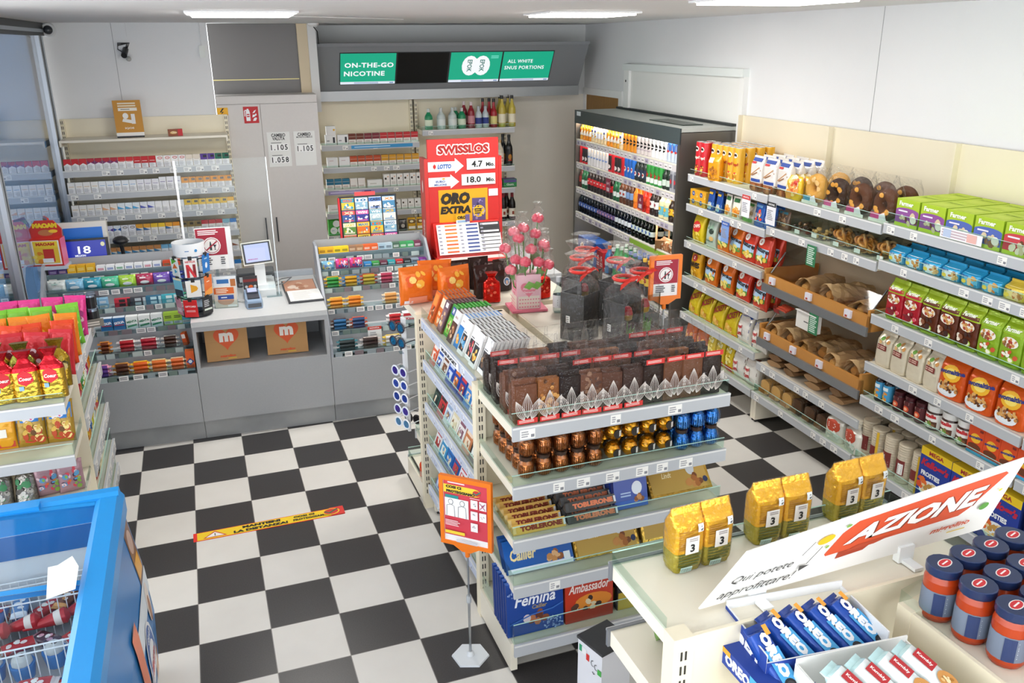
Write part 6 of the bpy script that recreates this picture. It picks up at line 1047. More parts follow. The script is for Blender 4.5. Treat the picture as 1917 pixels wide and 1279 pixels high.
t = tag(obj('till_terminal', G().box(-.18, .18, 0, .06, .12, .44, M('#d5d3cc', 'plastic')).box(-.05, .05, .01, .05, 0, .12, M('#8a8d90', 'plastic')).box(-.12, .12, -.06, .14, -.0, .012, M('#8a8d90', 'plastic')), None, (-.335, 1.06, .951), 0, Matrix.Rotation(-.1, 4, 'X')), 'light grey till terminal with a blue folder behind black monitor', 'till'); obj('blue_folder', G().box(-.11, .15, -.012, -.001, .05, .40, M('#1f6fd0', 'plastic')), t)
t = tag(obj('barcode_scanner', G().box(-.05, .05, -.04, .06, 0, .014, M('#1a1b1e', 'plastic')), None, (-.07, 1.08, .951)), 'black barcode scanner on a thin stand beside the monitor', 'scanner'); obj('stand', G().tube([(0, 0, .014), (.01, 0, .12), (0, -.01, .25)], .014, M('#1a1b1e', 'plastic'), 8), t); obj('scanner_head', G().ball(0, -.02, .29, .055, .06, .035, M('#15161a', 'plastic'), 12, 8), t)
def candydisp():
    g = G().box(-.10, .10, -.05, .05, 0, .19, M('#cc3326', 'gloss'), side=M('#d86a8a', 'gloss')); S = frontS(-.05); g.art([('r', -.09, .01, .09, .18, '#f2ece6'), ('r', -.08, .02, .08, .13, '#e9c23a'), ('r', -.08, .13, .08, .175, '#f0cf3a'), ('t', 'MAOAM', 0, .155, .12, .022, '#c33a1e', {'bold': .06}), ('r', -.02, .03, .05, .12, '#c3342a'), ('b', 7, -.05, .06, .03, .04, .012, .02, ['#e08a2a', '#a8521c', '#f0d86a'], 3), ('r', -.03, .025, .04, .055, '#eceef0')], S, .001, 1)
    c = G(); c.add([(-.1, -.0, .19), (.1, 0, .19), (.105, 0, .25), (.06, 0, .31), (-.06, 0, .31), (-.105, 0, .25), (-.1, .012, .19), (.1, .012, .19), (.105, .012, .25), (.06, .012, .31), (-.06, .012, .31), (-.105, .012, .25)], [(0, 1, 2, 3, 4, 5), (11, 10, 9, 8, 7, 6)]+[(k, 6+k, 6+(k+1) % 6, (k+1) % 6) for k in range(6)], M('#c9352a', 'gloss')); c.art([('t', 'MAOAM', 0, .275, .16, .035, '#f0cf2a', {'bold': .09}), ('e', 0, .225, .05, .022, '#b9784a'), ('e', .05, .235, .03, .012, '#f0c83a')], frontS(0), .001, 1)
    return P('sweet_display', g, [('topper', c)], .2, .1, .2)
CD = candydisp(); put(CD, (-.50, .79, 1.16), -.15, 'red and yellow sweet display box facing us, left counter end', 'sweet box', 'sweet display boxes on the counter end'); put(CD, (-.515, .93, 1.16), -1.2, 'red and yellow sweet display box turned towards the glass', 'sweet box', 'sweet display boxes on the counter end')
g = G().lathe([(.05, .0), (.05, 1.145)], M('#a9c0d8', 'plastic'), 16); g.box(-.12, .2, -.13, .16, 1.145, 1.158, M('#c9d4de', 'plastic')); tag(obj('display_column', g, None, (-.525, .86, 0)) if False else obj('display_shelf', G().box(-.55, -.385, .70, 1.02, 1.14, 1.158, M('#b9c6d4', 'plastic')).box(-.55, -.53, .88, 1.02, .952, 1.14, M('#a9bccf', 'plastic'))), 'pale blue stand carrying the sweet display boxes', 'stand')
# ================================================================== drinks in the fridge
frame(BF)
def clearm(c): return M(c, 'clear')
def frow(ps, y0, pitch, z, base, group, cat='drink', deep=2, where='', backlabel=None, n=None, **k):
    ps = ps if isinstance(ps, list) else [ps]*n
    row(ps, len(ps), (4.142, y0, z+.001), pitch, RZ, base, cat, group, where, deep=deep, backlabel=(backlabel or base+' behind the front ones') if deep > 1 else None, **k)
def cn(col, art=(), h=.165, r=.033, top='#c9cbce', bands=None): return can('drink_can', r, h, col, art, top, bands=bands)
def pet(liq, cap, lab, art=(), h=.23, r=.034, lz=(.28, .55), sh=.6): return bottle('drink_bottle', r, h, M(liq, 'gloss'), cap, lab, None, sh=sh, lz=lz, nr=.013, caph=.025, art=art, waist=True)
J1 = pet('#e8901c', '#8ac04a', '#f2ece2', [('e', 0, .1, .02, .03, '#f0a02a'), ('l', -.02, .02, .12, .14, 1, '#e06a1a')], .17, .033); J2 = pet('#f0d8a8', '#e9e6f0', '#e9eef6', [('r', -.02, .1, .02, .12, '#3a5ab4'), ('b', 6, 0, .07, .02, .015, .006, .012, ['#e8901c', '#f0b43a'], 2)], .17, .033); J3 = pet('#e2a43a', '#e8902a', '#efe8da', [('e', 0, .09, .018, .02, '#d8641a')], .17, .033); J4 = pet('#e9d0a0', '#5a3f94', '#eceaf2', [('p', [(-.02, .05), (.02, .08), (.02, .1), (-.02, .07)], '#7a4a2a')], .17, .033)
frow([J3, J1, J1, J1], 2.45, .072, 1.68, 'orange juice bottle at the far end', 'juice bottles at the far end', 'bottle')
frow([J2, J2, J4, J4, J2], 2.155, .072, 1.68, 'white and orange milk drink bottle on top fridge shelf', 'milk drink bottles', 'bottle')
frow([J1, J1, J3, J3, J2], 1.79, .072, 1.68, 'orange juice bottle with green cap, middle', 'juice bottles in the middle', 'bottle')
KA = cn('#e2901c', [('e', 0, .085, .026, .026, '#1c1a18'), ('r', -.026, .08, .026, .09, '#e2901c')]); KB = cn('#d9cfcb', [('e', 0, .085, .026, .026, '#1c1a18'), ('r', -.026, .08, .026, .09, '#d9cfcb'), ('r', -.03, .04, .03, .05, '#b9aab0')]); KC = cn('#f0eeec', [('e', 0, .09, .024, .026, '#1c1a18'), ('r', -.026, .082, .026, .09, '#f0eeec')]); KD = cn('#c9d4de', [('r', -.1, .02, .0, .08, '#2a62b4'), ('r', -.0, .085, .1, .15, '#2a62b4'), ('e', 0, .085, .02, .01, '#d03a3a')], .15, .03)
frow(KA, 1.42, .07, 1.68, 'orange coffee drink can with a black oval', 'orange coffee cans', 'can', n=4, deep=4); frow(KB, 1.14, .07, 1.68, 'beige coffee drink can with a black oval', 'beige coffee cans', 'can', n=4, deep=4); frow(KC, .86, .07, 1.68, 'white coffee drink can with a black oval', 'white coffee cans', 'can', n=4, deep=4); frow(KD, .575, .064, 1.68, 'blue and silver energy drink can', 'energy drink cans', 'can', n=4, deep=4)
R1 = cn('#c8202a', (), .175); R2 = cn('#c8202a', [('r', -.034, .02, .034, .15, '#2a2426'), ('e', 0, .05, .025, .02, '#e9dcd8')], .175); Y1 = cn('#e9e6e6', [('r', -.1, .13, .1, .16, '#eab42a'), ('r', -.025, .075, .025, .09, '#8aa4d4')], .175); PB_ = cn('#1f62b8', [('e', 0, .075, .018, .024, '#f0ece6'), ('e', 0, .08, .014, .01, '#d0303a')], .175); BC = bottle('beer_bottle', .031, .205, M('#1c2420', 'gloss'), '#2a62b4', '#20304a', None, sh=.55, lz=(.15, .5), nr=.013, art=[('e', 0, .06, .018, .022, '#f0ece6'), ('e', 0, .063, .013, .009, '#d0303a')]); GB_ = cn('#2f8a3c', [('r', -.034, .02, .034, .06, '#e9f0e9'), ('p', [(0, .115), (-.008, .09), (-.024, .09), (-.012, .078), (-.016, .06), (0, .07), (.016, .06), (.012, .078), (.024, .09), (.008, .09)], '#c8202a')], .175); GK = bottle('beer_bottle', .031, .2, M('#16261c', 'gloss'), '#1c5a3a', '#c9d8cc', None, sh=.55, lz=(.15, .4), nr=.013); SLV = cn('#9a9ca4', [('r', -.02, .03, .02, .14, '#5a5c66'), ('e', 0, .08, .014, .02, '#c9303a')], .175)
frow([R1, R2, R2], 2.45, .07, 1.45, 'red and black energy can at the far left end', 'red cans at the far end', 'can', deep=3); frow(Y1, 2.24, .071, 1.45, 'white beer can with yellow top', 'white beer cans', 'can', n=7, deep=3); frow([R2, R1, R2, R2, R1], 1.735, .072, 1.45, 'red and black energy can in the middle', 'red cans in the middle', 'can', deep=3); frow(PB_, 1.375, .068, 1.45, 'blue cola can with round emblem', 'blue cola cans', 'can', n=3, deep=3); frow(BC, 1.165, .075, 1.45, 'dark bottle with round blue and red emblem', 'dark bottles', 'bottle', n=3); frow(GB_, .935, .073, 1.45, 'green beer can with a red star', 'green beer cans', 'can', n=4, deep=3); frow(GK, .64, .07, 1.45, 'dark green beer bottle', 'dark green bottles', 'bottle', n=2); frow(SLV, .505, .068, 1.45, 'silver can with a grey label', 'silver cans', 'can', n=2, deep=3)
CO = pet('#1c1210', '#c8202a', '#d02a30', [('t', 'Coca', 0, .1, .04, .018, '#f4ece8', {'shear': .3, 'bold': .02})], .22); DG = bottle('drink_bottle', .033, .215, M('#1f5a38', 'gloss'), '#e9ecec', '#dfe8e2', None, sh=.55, lz=(.2, .4), nr=.013); IT = pet('#5a3018', '#c9b48a', '#c9d2da', [('r', -.02, .08, .02, .1, '#b03a2a')], .22); IB = pet('#4a2c1a', '#8a9ab0', '#7a9ac8', [('l', -.02, .02, .08, .1, 1, '#e9eef6')], .22); OR = pet('#e8781a', '#e8902a', '#f0922a', [('l', -.02, .02, .08, .1, 1, '#f6e0c0')], .22, sh=.55); RO = pet('#d8301c', '#c8202a', '#e2502a', [('l', -.02, .02, .08, .1, 1, '#f6d0c0')], .22, sh=.55); WZ = pet('#2a1c18', '#20242a', '#efece8', [('e', 0, .095, .014, .014, '#a03040')], .22); CR = bottle('drink_bottle', .042, .21, M('#e2d8a8', 'gloss'), '#e9e4c8', '#6ab8c8', None, sh=.62, lz=(.15, .5), nr=.018, art=[('e', 0, .085, .022, .016, '#e8b42a'), ('l', -.02, .02, .05, .065, 1, '#f0f4f4')]); YT = pet('#2a1a12', '#e6b81c', '#e8c02a', [('e', 0, .09, .018, .016, '#b03a2a'), ('e', 0, .09, .01, .01, '#f0e0a0')], .2)
frow([pet('#4a1c16', '#5a2a20', '#a83a34', (), .21), DG, DG], 2.45, .068, 1.2, 'dark bottle at far left of third shelf', 'bottles at the far left', 'bottle'); frow(CO, 2.235, .077, 1.2, 'cola bottle with a red label', 'cola bottles on the third shelf', 'bottle', n=8); frow(DG, 1.61, .07, 1.2, 'green glass bottle with pale label', 'green bottles on the third shelf', 'bottle', n=2); frow([IT, IT, IB, IB], 1.465, .07, 1.2, 'brown iced tea bottle with pale label', 'iced tea bottles', 'bottle'); frow(OR, 1.175, .082, 1.2, 'bright orange lemonade bottle', 'orange lemonade bottles', 'bottle', n=2); frow(RO, 1.0, .078, 1.2, 'bright red lemonade bottle', 'red lemonade bottles', 'bottle', n=2); frow(WZ, .845, .078, 1.2, 'dark bottle with a white label and red dot', 'white-labelled bottles', 'bottle', n=2); frow(CR, .685, .09, 1.2, 'cream lemonade bottle with turquoise label', 'cream lemonade bottles', 'bottle', n=2); frow(YT, .505, .075, 1.2, 'black iced tea bottle with yellow label', 'yellow-labelled bottles', 'bottle', n=2)
for y, lab in ((1.62, 'dark red promotion tag over the cola bottles'), (.93, 'dark red promotion tag over the red lemonade')):
    g = G().box(-.05, .05, -.001, .001, -.13, 0, M('#8e2f48')); g.art([('r', -.03, -.12, .03, -.085, '#d9c9ce'), ('t', '6+1' if y > 1 else '6', 0, -.045, .06 if y > 1 else .03, .03, '#f0e2e6')], frontS(-.001), .0006, 1); put(P('promo_tag', g), (4.108, y, 1.4 if y > 1 else 1.36), RZ, lab, 'tag')
def water(cap, lab, col='#aebfd2', h=.215, r=.033, art=()): return bottle('water_bottle', r, h, M(col, 'clear'), cap, lab, M('#c4d2e4', 'clear'), sh=.6, lz=(.3, .5), nr=.013, caph=.022, art=art, waist=True)
W1 = water('#c9d4e6', '#3f5a9a', art=[('e', 0, .085, .012, .012, '#d0d8ea')]); W2 = water('#5a6a9a', '#6a5a8a', art=[('e', 0, .085, .014, .01, '#e0a8b8')]); W3 = water('#e9ecf0', '#d9dfe6', '#b4c2ce'); W4 = water('#3a8a5a', '#c9d8d2', '#2f8a5a', .215, .034, [('e', 0, .09, .014, .014, '#3a62b4')])
frow(W1, 2.45, .068, .945, 'clear water bottle with a blue label, left end', 'blue-labelled water bottles', 'water', n=7, deep=3); frow(W2, 1.97, .068, .945, 'clear water bottle with a violet label', 'violet-labelled water bottles', 'water', n=6, deep=3); frow(W3, 1.55, .069, .945, 'clear water bottle with a white label', 'white-labelled water bottles', 'water', n=5, deep=3); frow(W4, 1.19, .071, .945, 'green water bottle with pale blue label', 'green water bottles', 'water', n=6, deep=3)
WC = G()
for s_ in (0, 1):
    for k in range(4): WC.box(-.13+.0*k, .13, -.06+s_*.105, -.045+s_*.105, .0+k*.035, .02+k*.035, M('#b0885a'))
WC.box(-.13, -.115, -.06, .06, 0, .14, M('#a87c4e')); WC.box(.115, .13, -.06, .06, 0, .14, M('#a87c4e')); put(P('wooden_crate', WC), (4.22, .70, .99), RZ-.5, 'small tilted wooden crate at the right of the water shelf', 'crate', rot=Matrix.Rotation(.6, 4, 'Y'))
SAL = bagp('salad_pack', .16, .1, .1, '#b9855a', [('b', 30, 0, .05, .07, .04, .008, .018, ['#d8a878', '#8a5a34', '#c9703a', '#e9d0b0'], 3)], 4, 'fold', seed=4); frow([SAL, SAL], .63, .15, .945, 'bagged bread snack at the right end of the water shelf', 'bread snacks in the fridge', 'snack bag', deep=1)
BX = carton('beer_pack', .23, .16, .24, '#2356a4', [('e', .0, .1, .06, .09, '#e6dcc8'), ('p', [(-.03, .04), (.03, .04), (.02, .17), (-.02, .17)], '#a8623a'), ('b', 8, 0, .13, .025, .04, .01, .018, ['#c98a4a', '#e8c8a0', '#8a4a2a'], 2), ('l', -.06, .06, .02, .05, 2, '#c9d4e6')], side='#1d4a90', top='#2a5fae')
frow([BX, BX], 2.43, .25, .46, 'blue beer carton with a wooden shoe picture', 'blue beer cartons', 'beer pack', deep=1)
frow([carton('beer_pack', .07, .12, .19, c, [('t', '5', 0, .12, .03, None, '#f0e8e6', {'bold': .04}), ('l', -.025, .025, .04, .08, 2, '#f0d0d0')]) for c in ('#a81f2c', '#c8282f')], 1.93, .08, .46, 'red slim carton beside the blue beer cartons', 'red slim cartons', 'beer pack', deep=1)
def big(liq, cap, lab, fin='gloss', h=.32, r=.045, art=(), fill=None): return bottle('large_bottle', r, h, M(liq, fin), cap, lab, fill, sh=.6, lz=(.3, .52), nr=.016, caph=.03, art=art, waist=True)
frow([big('#2a7ab8', '#e2601a', '#d9e4ee', h=.27), big('#c9d4da', '#dfe4ea', '#c9d8e6', 'clear', h=.27)], 1.76, .09, .46, ['blue bottle with an orange cap on the bottom fridge shelf', 'clear bottle with white cap beside the blue one'], 'bottles beside the red cartons', 'bottle', deep=1)
frow(big('#2f9a54', '#cfe0d4', '#3a5fb4', art=[('e', 0, .13, .02, .02, '#e6ecf4')]), 1.58, .095, .46, 'large green water bottle on the bottom fridge shelf', 'large green bottles', 'water', n=3); frow(big('#b9cad6', '#4a6ab0', '#e0d4da', 'clear', art=[('r', -.02, .11, .02, .13, '#c05a7a')], fill=M('#c9d8e6', 'clear')), 1.29, .095, .46, 'large clear water bottle with blue cap', 'large clear bottles', 'water', n=3)
frow(big('#24140e', '#e6b81c', '#e6c22a', art=[('e', 0, .14, .022, .02, '#b03a2a')]), .995, .098, .46, 'large iced tea bottle with yellow label', 'large iced tea bottles', 'bottle', n=2); frow(big('#1a100e', '#c8202a', '#c8242c', art=[('t', 'Coca', 0, .13, .06, .025, '#f4e8e6', {'shear': .3})]), .795, .1, .46, 'large cola bottle with red cap', 'large cola bottles', 'bottle', n=4)
# ================================================================== goods on the centre gondola
frame(WF)
def tablet(c, art, w=.082, h=.165, d=.013, edge='#e9e6e2', top=None, fin='gloss', name='chocolate_tablet'):
    g = G().box(-w/2, w/2, -d/2, d/2, 0, h, M(edge, 'paper'), front=M(c, fin), top=M(top or edge)); g.art(art, frontS(-d/2), .0006, 1); return P(name, g, [], w, d, h)
def pic(c, cols, seed, x0=-.03, x1=.03, y0=.015, y1=.085): return [('r', x0, y0, x1, y1, c), ('b', 9, (x0+x1)/2, (y0+y1)/2, abs(x1-x0)*.38, (y1-y0)*.38, .008, .016, cols, seed)]
LR = [(tablet('#e0671c', [('r', -.03, .09, .03, .15, '#e88a3a')]+pic('#d8581a', ['#8a4a24', '#e9c8a0', '#5a2c16'], 1), edge='#c9561a', top='#7a4a34'), 'orange'), (tablet('#e2762a', [('r', -.03, .1, .03, .15, '#f2dcc4')]+pic('#e0671c', ['#8a4a24', '#e9c8a0'], 2), edge='#c9561a', top='#6a4434'), 'orange and cream'), (tablet('#6a4a54', [('r', -.02, .13, .02, .155, '#e9e4e6')]+pic('#8a6a70', ['#d9b48a', '#c98e5a', '#efe0c8'], 3, y1=.12), edge='#4a2f2a', top='#5a4038'), 'grey-violet'),
      (tablet('#3f9a34', [('r', -.025, .115, .025, .155, '#3a4a9a'), ('t', 'M', 0, .135, .025, None, '#f2f0ec', {'bold': .04})]+pic('#7ab84a', ['#c98e4a', '#e9d8a0', '#8a5a2c'], 4, y1=.1), edge='#2f8a2a', top='#4aaa3c'), 'bright green'), (tablet('#e9e7e6', [('r', -.041, 0, .041, .105, '#4a2c22'), ('t', 'Milch', 0, .13, .04, .012, '#c9a8a0')]+pic('#5a3628', ['#a8704a', '#d8b088', '#7a4a30'], 5, y1=.1), top='#5a3a34'), 'white and nut brown'), (tablet('#e9e9ea', [('r', -.041, 0, .041, .11, '#1f72b8'), ('l', -.02, .02, .13, .14, 1, '#c9b8b4')]+pic('#2a86c8', ['#e8a44a', '#d8842a', '#f0c88a'], 6, y1=.1), top='#2f7ac0'), 'white and blue')]
WT_ = [tablet('#efeeed', pic('#2c2c30', cc, k, -.034, .03, .02, .10)+[('l', -.03, .03, .105, .112, 1, '#55555a')], top=tp) for k, (cc, tp) in enumerate(((['#3a8ac0', '#e08a4a', '#8ab4d0'], '#2a2a2c'), (['#d8506a', '#e89a7a', '#b03a4a'], '#2a2a2c'), (['#e8a43a', '#f0c86a', '#c97a2a'], '#2c2c2e'), (['#6a4a3a', '#b98a5a', '#3a2a22'], '#2c2c2e')))]
GX = 1.635
fac = [(p, c+' chocolate tablet') for p, c in LR]+[(WT_[0], 'white tablet with a blue picture'), (WT_[1], 'white tablet with a red picture'), (WT_[2], 'white tablet with an amber picture'), (WT_[3], 'white tablet with a brown picture')]
for i, (p, lab) in enumerate(fac):
    row([p], 1, (GX+.01*(i % 2), -1.525-i*.091, 1.203), .091, RZ, lab+' at the front of its row on the gondola top', 'chocolate', lab+'s', deep=9 if i > 2 else 8, dp=.02, lean=-.38, jit=.003, backlabel=lab+' standing in the row behind the first')
g = G()
for i in range(6): g.T = None
LOW = {1: (.96, [('#e05a2a', '#f0e6e0'), ('#e9ecf2', '#2f5ab0'), ('#e6e2e0', '#7a4a30'), ('#1f4fb4', '#c9d4ee'), ('#1c46a8', '#e0742a'), ('#1a3f9a', '#c9303a'), ('#3a86d0', '#e9c8b0'), ('#e6e4ee', '#c95a5a'), ('#e2ddec', '#8a7ab8')]), 2: (.705, [('#2a4a44', '#1a2a2a'), ('#c9343a', '#3a2a2c'), ('#e9ecf2', '#9ab0d0'), ('#efe9d8', '#e0d4b0'), ('#f0ecea', '#8a5a6a'), ('#c97a4a', '#f0d8c0'), ('#2a2624', '#f0f0ee'), ('#d8d44a', '#2a62b0')]), 3: (.45, [('#e9eaec', '#b03a3a'), ('#3a9ad0', '#e9f2f6'), ('#1f62b0', '#3a86d0'), ('#1a58a4', '#c93a44'), ('#eceaf0', '#c9303a'), ('#b98a6a', '#efe2d4'), ('#efe9d0', '#c93a3a'), ('#8a2a30', '#e9d0c8')]), 4: (.19, [('#5a62b0', '#c9cfea'), ('#2f4a9a', '#e9eef6'), ('#3a86c0', '#f0f0f0'), ('#8a4a8a', '#efe0ee'), ('#2a5aa0', '#c9d8f0')])}
for k, (z, cs) in LOW.items():
    w_ = .92/len(cs) if k != 4 else .1
    for i, (a, b) in enumerate(cs):
        p = tablet(a, [('r', -w_*.36, .085, w_*.36, .115, b), ('l', -w_*.3, w_*.3, .125, .145, 2, b)]+pic(b, [a, '#e9d8c0', '#8a5a3a', b], k*9+i, -w_*.3, w_*.3, .02, .07), w_-.008, .17, .016, a, name='paperback' if k in (2, 4) else 'chocolate_tablet')
        nm, wh = ('booklet' if k in (2, 4) else 'chocolate tablet'), ('second', 'third', 'fourth', 'fifth')[k-1]
        row([p], 1, (GX, -1.53-i*w_, z+.003), w_, RZ, '%s on the %s left shelf, %s' % (nm, wh, ordn(i, len(cs))), nm, nm+'s on the '+wh+' left shelf', deep=4, dp=.022, lean=-.36, backlabel='%s in the rows behind, %s of the %s left shelf' % (nm, ordn(i, len(cs)), wh))
# clear guard along the top-left edge
tag(obj('shelf_guard', G().quad((1.612, -1.5, 1.206), (1.612, -2.44, 1.206), (1.612, -2.44, 1.27), (1.612, -1.5, 1.27), GUARD)), 'clear guard strip along the left top edge of the gondola', 'guard')
g = G().box(-.16, .16, -.001, .001, 0, .04, M('#e9e9ec')); g.art([('t', 'M-BUDGET', 0, .02, .26, .022, '#1c1c20', {'bold': .05})], frontS(-.001), .0006, 1); put(P('brand_strip', g), (1.605, -2.05, 1.15), RZ, 'white strip with black lettering under the white tablets', 'tag')
# orange bags at the far end, dark pouches, hearts box with sugar roses
OBG = bagp('snack_bag', .2, .22, .09, '#e8701a', [('b', 9, 0, .15, .06, .04, .012, .028, ['#f4b43a', '#f6d47a', '#e2581a'], 3), ('r', -.08, .01, -.03, .03, '#e9dfe2'), ('r', -.1, .005, .1, .05, '#e89070')], 3.5, 'pillow', seed=61, crink=.008)
for i, (x, y, rz_) in enumerate(((1.66, -1.20, .1), (1.80, -1.10, -.15), (1.86, -1.28, .25))): put(OBG, (x, y, 1.197), rz_, 'big orange snack bag on the far end of the gondola, '+('left one', 'rear one', 'right one')[i], 'snack bag', 'big orange bags')
BP = bagp('coffee_pouch', .13, .19, .06, '#3a2a26', [('r', -.065, 0, .065, .09, '#2a1e1c'), ('e', .015, .055, .022, .026, '#e6eaf2'), ('e', .015, .055, .016, .02, '#3a86c8'), ('e', .015, .05, .008, .012, '#f0c8a8'), ('b', 10, 0, .15, .05, .03, .006, .014, ['#5a4a46', '#6f5f5a', '#48383a'], 4)], 3, 'stand', seed=62, crink=.005)
for i, (x, y) in enumerate(((1.96, -1.06), (2.09, -1.02), (2.06, -1.22), (2.21, -1.12))): put(BP, (x, y, 1.202), .05*i, 'dark brown pouch with a round blue emblem, '+('rear left', 'rear right', 'front left', 'front right')[i], 'pouch', 'dark pouches with blue emblem')
t = tag(obj('gift_box', None, None, (2.205, -1.53, 1.203), -.12), 'pink heart-patterned box holding wrapped sugar roses', 'gift box')
g = G().box(-.068, .068, -.06, .06, .012, .205, M('#f0b4c4'), front=M('#f2c4d0'))
hrt = lambda cx, cy, s: ('p', [(cx+s*16*sin(a)**3/17, cy+s*(13*cos(a)-5*cos(2*a)-2*cos(3*a)-cos(4*a))/17) for a in [2*pi*k/24 for k in range(24)]], '#e8869c')
for S in (frontS(-.06), planeS((-.068, 0, 0), (0, -1, 0), (0, 0, 1))):
    g.art([('r', -.06, .012, .06, .085, '#f6ece2'), hrt(0, .125, .05), ('t', 'Auf liebe', .0, .128, .07, .012, '#fbe9ee'), ('t', 'Gemacht', 0, .108, .06, .012, '#fbe9ee')]+[hrt(-.052+.015*(k % 8), .025+.022*(k//8), .005) for k in range(24)], S, .001, 1)
obj('box', g, t); obj('tray', G().box(-.10, .10, -.09, .09, 0, .012, M('#e2788e')), t)
rg = random.Random(5)
RS = [(-.10, .03, .40), (-.06, -.03, .34), (-.03, .04, .46), (.02, -.02, .40), (.0, .06, .52), (.06, .05, .48), (.09, .0, .42), (.11, .06, .38), (.05, -.05, .32), (-.09, -.05, .28), (-.02, -.06, .33), (.10, -.05, .30), (.075, .06, .58), (-.05, .05, .5)]
for i, (x, y, z) in enumerate(RS):
    x, y, z = x*1.1, y*1.1, z*.84; st = G().tube([(x*.4, y*.5, .1), (x*.8, y*.8, z*.6), (x, y, z)], .004, M('#4f8a3a'), 5)
    hd = G()
    rr_ = .021
    for q in range(5): hd.ball(x+.014*cos(q*1.26), y+.014*sin(q*1.26), z+.006*(q % 2), rr_, rr_, rr_*1.15, M(rg.choice(['#e0566a', '#d8445c', '#e87a86']), 'gloss'), 7, 5)
    fl = softbag(.075, .15, .07, M('#ffffff', 'crinkle'), 2.2, 'gather', (), None, .004, 10, 6, i)[0]; fl.v = [(a+x, b+y, c+z-.06) for a, b, c in fl.v]
    lf = G().add([(x*.6-.03, y-.05, z*.55), (x*.6, y-.06, z*.5), (x*.6+.035, y-.05, z*.6), (x*.6, y-.045, z*.66)], [(0, 1, 2, 3)], M('#6a9a3a', 'gloss')) if i % 2 == 0 else None
    put(P('sugar_rose', hd, [('stem', st), ('wrapper', fl)]+([('leaf', lf)] if lf else [])), (2.205, -1.53, 1.203), -.12, 'pink sugar rose in crinkled wrapper, '+['leftmost', 'low left', 'left of centre', 'centre', 'upper centre', 'upper right of centre', 'right', 'far right', 'low right of centre', 'lowest left', 'low centre', 'lowest right', 'topmost', 'upper left'][i]+' of the bunch', 'sugar rose', 'sugar roses in the pink box')
RBG = bagp('gift_bag', .1, .17, .06, '#c8261c', [('b', 6, 0, .08, .03, .04, .006, .012, ['#e86a4a', '#a81a14'], 3)], 3, 'gather', 'foil', seed=63)
put(RBG, (2.37, -1.36, 1.202), .2, 'shiny red gift bag standing behind the pink box', 'gift bag'); put(RBG, (2.07, -1.33, 1.202), -.2, 'shiny red gift bag left behind the pink box', 'gift bag')
put(bottle('glass_bottle', .032, .2, M('#dfe6e6', 'clear'), '#c9ccd0', '#e6e6ea', None, sh=.5, lz=(.15, .5), art=[('l', -.02, .02, .04, .08, 3, '#8a8a90')]), (2.345, -1.66, 1.202), 0, 'small clear glass bottle right of the pink box', 'bottle')
# black gift boxes with tulips under crinkled film
def tulipbox(seed, flower=True):
    g = G(); BK = M('#2e2d2e', 'paper'); h = .24; a = .068
    g.box(-a, a, -a, a, 0, .01, BK); g.box(-a, -a+.005, -a, a, 0, h, BK); g.box(-a, a, a-.005, a, 0, h, BK); g.box(a-.004, a, -a, -a+.004, 0, h, M('#b9bcb8', 'clear')); g.box(-a, a, -a, -a+.0015, 0, h, BK) if seed % 2 else g.quad((-a, -a, 0), (a, -a, 0), (a, -a, h), (-a, -a, h), M('#d9dedb', 'clear'))
    g.art([('r', -.035, .09, -.012, .125, '#eceae6'), ('l', -.033, -.014, .092, .122, 3, '#8a8a8a')], planeS((-a, 0, 0), (0, -1, 0), (0, 0, 1)), .001, 1)
    parts = []
    if flower:
        parts += [('stem', G().tube([(0, -.02, .01), (.005, -.025, .1), (0, -.03, .15)], .004, M('#4f9a3a'), 5)), ('tulip', G().lathe([(.006, .14), (.022, .15), (.026, .175), (.018, .205), (.01, .212)], M('#d8a82a', 'gloss'), 10, 0, -.03, mats=[M('#e0b82a', 'gloss'), M('#d8a02a', 'gloss'), M('#c8343a', 'gloss'), M('#b82a3a', 'gloss'), M('#b82a3a', 'gloss')]))]
        lg = G()
        for q in range(5): lg.add([(-.02+.01*q, -.035, .03), (-.01+.012*q, -.04, .05), (.0+.012*q, -.035, .1+.01*(q % 3)), (-.012+.01*q, -.03, .07)], [(0, 1, 2, 3)], M('#6aaa3c'))
        parts.append(('leaf', lg))
    f = softbag(.165, .43, .165, M('#ffffff', 'crinkle'), 4, 'gather', (), None, .006, 18, 12, seed)[0]; rb = G().torus(.05, .009, M('#d8362e', 'gloss'), 0, 0, .345, 14, 6); rb.add([(-.08, -.05, .31), (-.02, -.055, .34), (.05, -.055, .35), (.09, -.05, .325), (.08, -.05, .34), (.03, -.055, .365), (-.03, -.055, .36), (-.075, -.05, .335)], [tuple(range(8))], M('#d8362e', 'gloss'))
    return P('flower_box', g, parts+[('wrapper', f), ('ribbon', rb)], .15, .15, .26)
TB1, TB2 = tulipbox(1), tulipbox(2)
for x, y, r_, p, lab in ((2.27, -2.10, .55, TB1, 'black flower box in film, front left of the group'), (2.38, -1.86, .4, TB2, 'black flower box in film, rear left of the group'), (2.40, -2.31, .35, TB2, 'black flower box with a red tulip, front middle'), (2.54, -2.22, .3, TB2, 'black flower box with a red tulip, front right'), (2.53, -1.98, .5, TB1, 'black flower box in film, rear right'), (2.48, -1.70, .5, TB1, 'black flower box in film, farthest of the group')): put(p, (x, y, 1.203), r_, lab, 'flower box', 'flower boxes in crinkled film')
